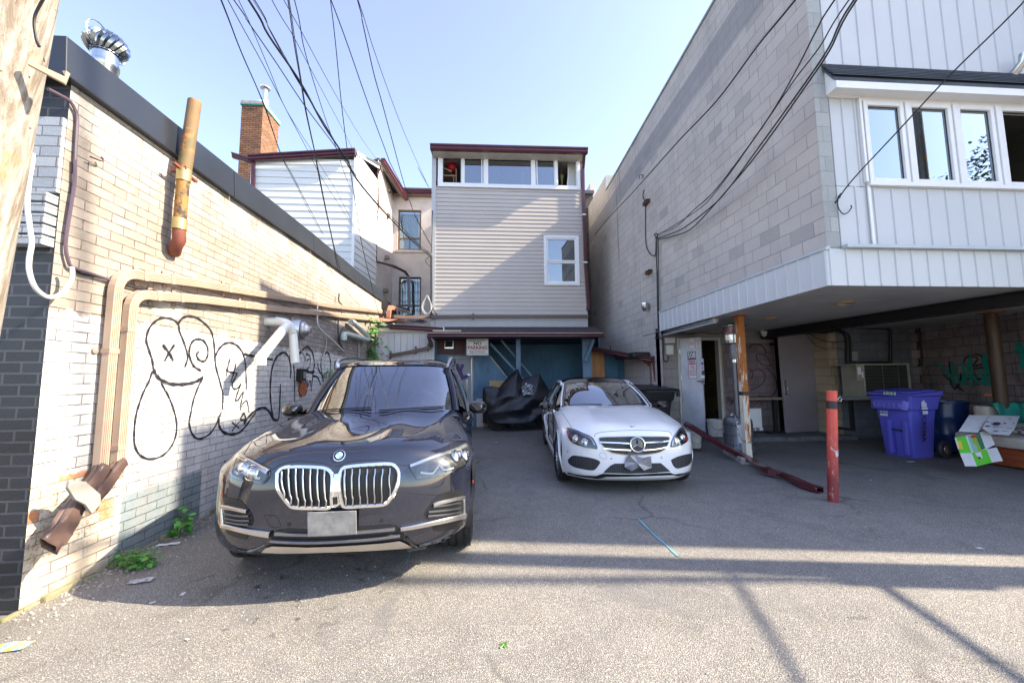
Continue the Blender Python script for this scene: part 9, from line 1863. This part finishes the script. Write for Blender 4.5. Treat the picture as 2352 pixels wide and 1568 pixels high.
def plant(nm_, label, cat, base, stems, H, spread, nleaf, L, lean=(0, 0), lob=True):
    r = thing(nm_, base, label, cat); mbs = MB(); mbl = MB(); base = Vector(base)
    for s_ in range(stems):
        a = rp_.uniform(0, 6.28); dx, dy = math.cos(a)*spread, math.sin(a)*spread*.7; h = H*rp_.uniform(.55, 1.0)
        P = crom([base+Vector((rp_.uniform(-.03, .03), rp_.uniform(-.03, .03), 0)), base+Vector((dx*.4+lean[0]*.5, dy*.4+lean[1]*.5, h*.5)), base+Vector((dx+lean[0], dy+lean[1], h))], 8); mbs.tube(P, [max(.002, .007*(1-i/len(P))) for i in range(len(P))], 5)
        for k in range(nleaf):
            t = rp_.uniform(.25, 1); q = P[min(len(P)-1, int(t*(len(P)-1)))]; a2 = rp_.uniform(0, 6.28); d = Vector((math.cos(a2), math.sin(a2), rp_.uniform(-.5, .4))); LL = L*rp_.uniform(.55, 1.15)
            st_ = q+d*LL*.5; mbs.tube([q, st_], .0015, 3); leaf(mbl, st_, d+Vector((0, 0, -.25)), LL, LL*.75, (rp_.uniform(-.4, .4), rp_.uniform(-.6, .1), 1), lob)
    mbs.build('stem', m_stem, r); mbl.build('foliage', m_leaf, r, smooth=False)
pq = PY(866, 790, 10.2); plant('leafy_plant', 'tall bright green leafy plant between the brick wall and shed', 'plant', (pq.x, 10.2, PY(866, 835, 10.2).z-.5), 9, 1.75, .33, 26, .13)
w1 = PX(415, 1215, LX+.1); plant('weed', 'tall green weed against the grey painted patch of wall', 'weed', (LX+.08, w1.y, gz(w1.y)), 3, .32, .07, 9, .075)
w2 = G(322, 1305); plant('weed', 'bushy green weed by the wall near the white scrap', 'weed', (w2.x, w2.y, gz(w2.y)), 14, .13, .10, 8, .05, lob=False)
w3 = G(285, 1300); plant('weed', 'small spreading weed left of the bushy one', 'weed', (w3.x, w3.y, gz(w3.y)), 6, .14, .08, 6, .06)
w4 = G(392, 1230); plant('weed', 'tiny weed under the tall one beside paper litter', 'weed', (w4.x, w4.y, gz(w4.y)), 6, .08, .05, 5, .05)
w5 = G(485, 1172); plant('weed', 'small weed by the wall just behind the dark car front', 'weed', (LX+.1, w5.y, gz(w5.y)), 5, .12, .06, 6, .06)
w6 = PX(752, 855, LX+.08); plant('weed', 'small green sprig growing out of the brick above the dark car', 'weed', (LX+.06, w6.y, w6.z-.12), 2, .22, .05, 7, .09)
w7 = G(1155, 1480); plant('weed', 'tiny weed alone in the sunlit foreground asphalt', 'weed', (w7.x, w7.y, gz(w7.y)), 3, .012, .02, 3, .02, lob=False)
# ================================================================== LITTER AND GROUND MARKS
m_paper = M('dirty_paper', (.66, .66, .66), .7, var=.2, scale=30)
def scrap(nm_, label, u, v, s1, s2, rz, mat=m_paper, cat='litter', crumple=.3):
    q = G(u, v); mb = MB(); n = 5; rows = []
    for j in range(n+1):
        rows.append([q+Vector(((i/n-.5)*s1*math.cos(rz)-(j/n-.5)*s2*math.sin(rz), (i/n-.5)*s1*math.sin(rz)+(j/n-.5)*s2*math.cos(rz), .006+rp_.uniform(0, crumple)*min(s1, s2)*.4)) for i in range(n+1)])
    mb.grid(rows); o = mb.build(nm_, mat, smooth=False, solid=.001); return tag(o, label, cat)
scrap('paper_scrap', 'crumpled printed white scrap in front of the bushy weed', 325, 1335, .14, .07, .2, M('printed_scrap', (.6, .6, .62), .6, col2=(.12, .12, .14), scale=40))
scrap('paper_scrap', 'white paper scrap by the tall weed', 387, 1251, .16, .05, .3)
scrap('paper_scrap', 'small white scrap under the purple bin', 2092, 1061, .13, .05, 0)
scrap('paper_scrap', 'pale scrap beside the dark car front tyre', 958, 1262, .16, .04, .4, M('tan_scrap', (.5, .45, .36), .7))
scrap('candy_wrapper', 'striped red, yellow and blue wrapper at the lower left corner', 28, 1488, .15, .08, .1, None or (lambda m: m)(M('striped_wrapper', (.7, .55, .1), .35, col2=(.15, .35, .7), scale=14, lo=.48, hi=.52, stretch=(3, .4, 1), dirt=((.7, .05, .05), .6))))
for i, (u, v, s) in enumerate(((1400, 1015, .12), (1437, 1006, .06), (1140, 1016, .05), (2250, 1260, .05), (2000, 1103, .03), (420, 1365, .04), (430, 1470, .02), (350, 1385, .03))):
    scrap('leaf_scrap', ['pale flat scrap left of the white car rear wheel', 'small pale fleck near the white car rear wheel', 'tiny scrap on the asphalt behind the dark car', 'white scrap on the shaded asphalt at right', 'tiny white scrap in front of the purple bin', 'white chip on the sunlit ground by the shadow edge', 'tiny white chip in the left foreground', 'pale stone chip near the brick wall'][i], u, v, s, s*.6, i, crumple=.2)
m_chalk = M('blue_chalk', (.16, .42, .50), .85, var=.35, scale=40, lo=.3, hi=.6)
def chalk(pts, w_, label, z=.005):
    mb = MB(); P = crom([G(u, v) for u, v in pts], 6); mb.ribbon([p+Vector((0, 0, z)) for p in P], w_, (0, 0, 1), .25); return tag(mb.build('painted_line', m_chalk), label, 'paint mark')
chalk([(1465, 1190), (1500, 1226), (1530, 1252), (1558, 1278)], .018, 'pale blue chalk line running from shade to sun at centre'); chalk([(945, 1262), (932, 1296)], .016, 'short blue chalk mark under the dark car bumper')
st_ = G(1165, 1380)
rs_ = random.Random(5); mbp = MB()
for k in range(760):
    u = rs_.uniform(0, 900) if k % 3 else rs_.uniform(0, 2352); v = rs_.uniform(1180, 1560)
    q = G(u, v)
    if k >= 420: q = Vector((LX+abs(rs_.gauss(0, .12))+.01, rs_.uniform(2.7, 6), 0)); q.z = gz(q.y)
    if q.x < LX+.01: q.x = LX+rs_.uniform(.03, .5)
    s = rs_.uniform(.002, .008)*(1.6 if q.x < LX+.4 else 1); mbp.ball(q+Vector((0, 0, s*.3)), s, 6, (1, rs_.uniform(.6, 1), .6))
o_ = mbp.build('gravel_grit', M('pale_grit', (.42, .39, .35), .85, var=.4, scale=30), smooth=False); tag(o_, None, None, None, 'stuff')
# ================================================================== WHAT STANDS OUTSIDE THE FRAME AND SHADES THE LOT
nb = thing('neighbour_building', (10, 2.1, 0), 'plain neighbouring building outside the right edge shading the lot', 'building')
mb = MB(); mb.box((10.2, 2.12, -.1), (15, 3.9, 11.2)); mb.build('wall', m_bkx, nb)
pl = thing('street_pole', (8, 2.1, 0), 'thick wooden pole outside the right edge whose shadow crosses the lot', 'utility pole'); mb = MB(); mb.cyl((8.0, 2.14, -.1), (8.0, 2.14, 6.9), .13, 20, .11); mb.build('shaft', polemat(), pl, smooth=True)
mb = MB(); mb.cyl((8.0, 1.98, 3.6), (8.0, 1.98, 4.3), .09, 20); mb.build('shadow_bump', m_galv, pl)  # unseen lump added to put a bump in the pole shadow
tp = thing('bent_caster', (12.4, .7, 0), 'unseen slim bent line added for the soft shadow on the brick wall', 'pole'); mb = MB(); mb.tube([(12.4, 1.5, 0), (12.4, 1.3, 8), (12.4, 1.15, 9.6), (12.4, .94, 12), (12.4, .66, 15.1), (12.4, .5, 17)], .055, 12); mb.build('shaft', m_galv, tp)  # unseen, bent so that its shadow follows the wall and ground strips
tr = thing('broadleaf_tree', (28, -9, -.1), 'broadleaf tree behind the camera mirrored in the bay windows', 'tree'); mb = MB(); mb.tube([(28, -9, -.1), (28.2, -9, 4), (27.8, -8.8, 8), (28, -9, 12)], [.35, .28, .2, .06], 12)
for k in range(7): a = k*.9; mb.tube([(28, -9, 4+k), (28+2.6*math.cos(a), -9+2.6*math.sin(a), 6.5+k)], [.1, .02], 6)
mb.build('trunk', M('bark', (.12, .09, .07), .9), tr, smooth=True); mb = MB()
for k in range(5200):
    a, b, rr = rp_.uniform(0, 6.28), rp_.uniform(-1, 1), rp_.uniform(.35, 1)**.5; q = Vector((28+3.9*rr*math.cos(a)*math.sqrt(1-b*b), -9+3.9*rr*math.sin(a)*math.sqrt(1-b*b), 9.5+5.2*rr*b)); q += Vector((noise.noise(q*.5), noise.noise(q*.5+Vector((9, 0, 0))), 0))*1.2
    d = Vector((rp_.uniform(-1, 1), rp_.uniform(-1, 1), rp_.uniform(-1, .3))); x, y = perp(d); s = rp_.uniform(.08, .19); mb.add([q, q+d*s+x*s*.5, q+d*s*2, q+d*s-x*s*.5], [(0, 1, 2, 3)])
mb.build('crown', M('dull_leaf', (.05, .11, .03), .6, var=.5, scale=1), tr)
# sagging cable bundle behind the camera
for i, (pa_, pb_, r_) in enumerate((((5.2, -4, 3.6), (8.0, 2.2, 4.1), .075), ((3.4, -3, 3.2), (7.7, 2.2, 4.6), .02))):
    P = [Vector(pa_).lerp(Vector(pb_), k/10)-Vector((0, 0, .25*math.sin(math.pi*k/10))) for k in range(11)]; mb = MB(); mb.tube(P, [r_*(1.2 if i == 0 and k < 7 else (.4 if i == 0 else 1)) for k in range(11)], 8); tag(mb.build('cable_bundle', m_wire, smooth=True), ['thick lashed cable bundle sagging behind the camera', 'slim lashed cable sagging behind the camera'][i], 'cable')
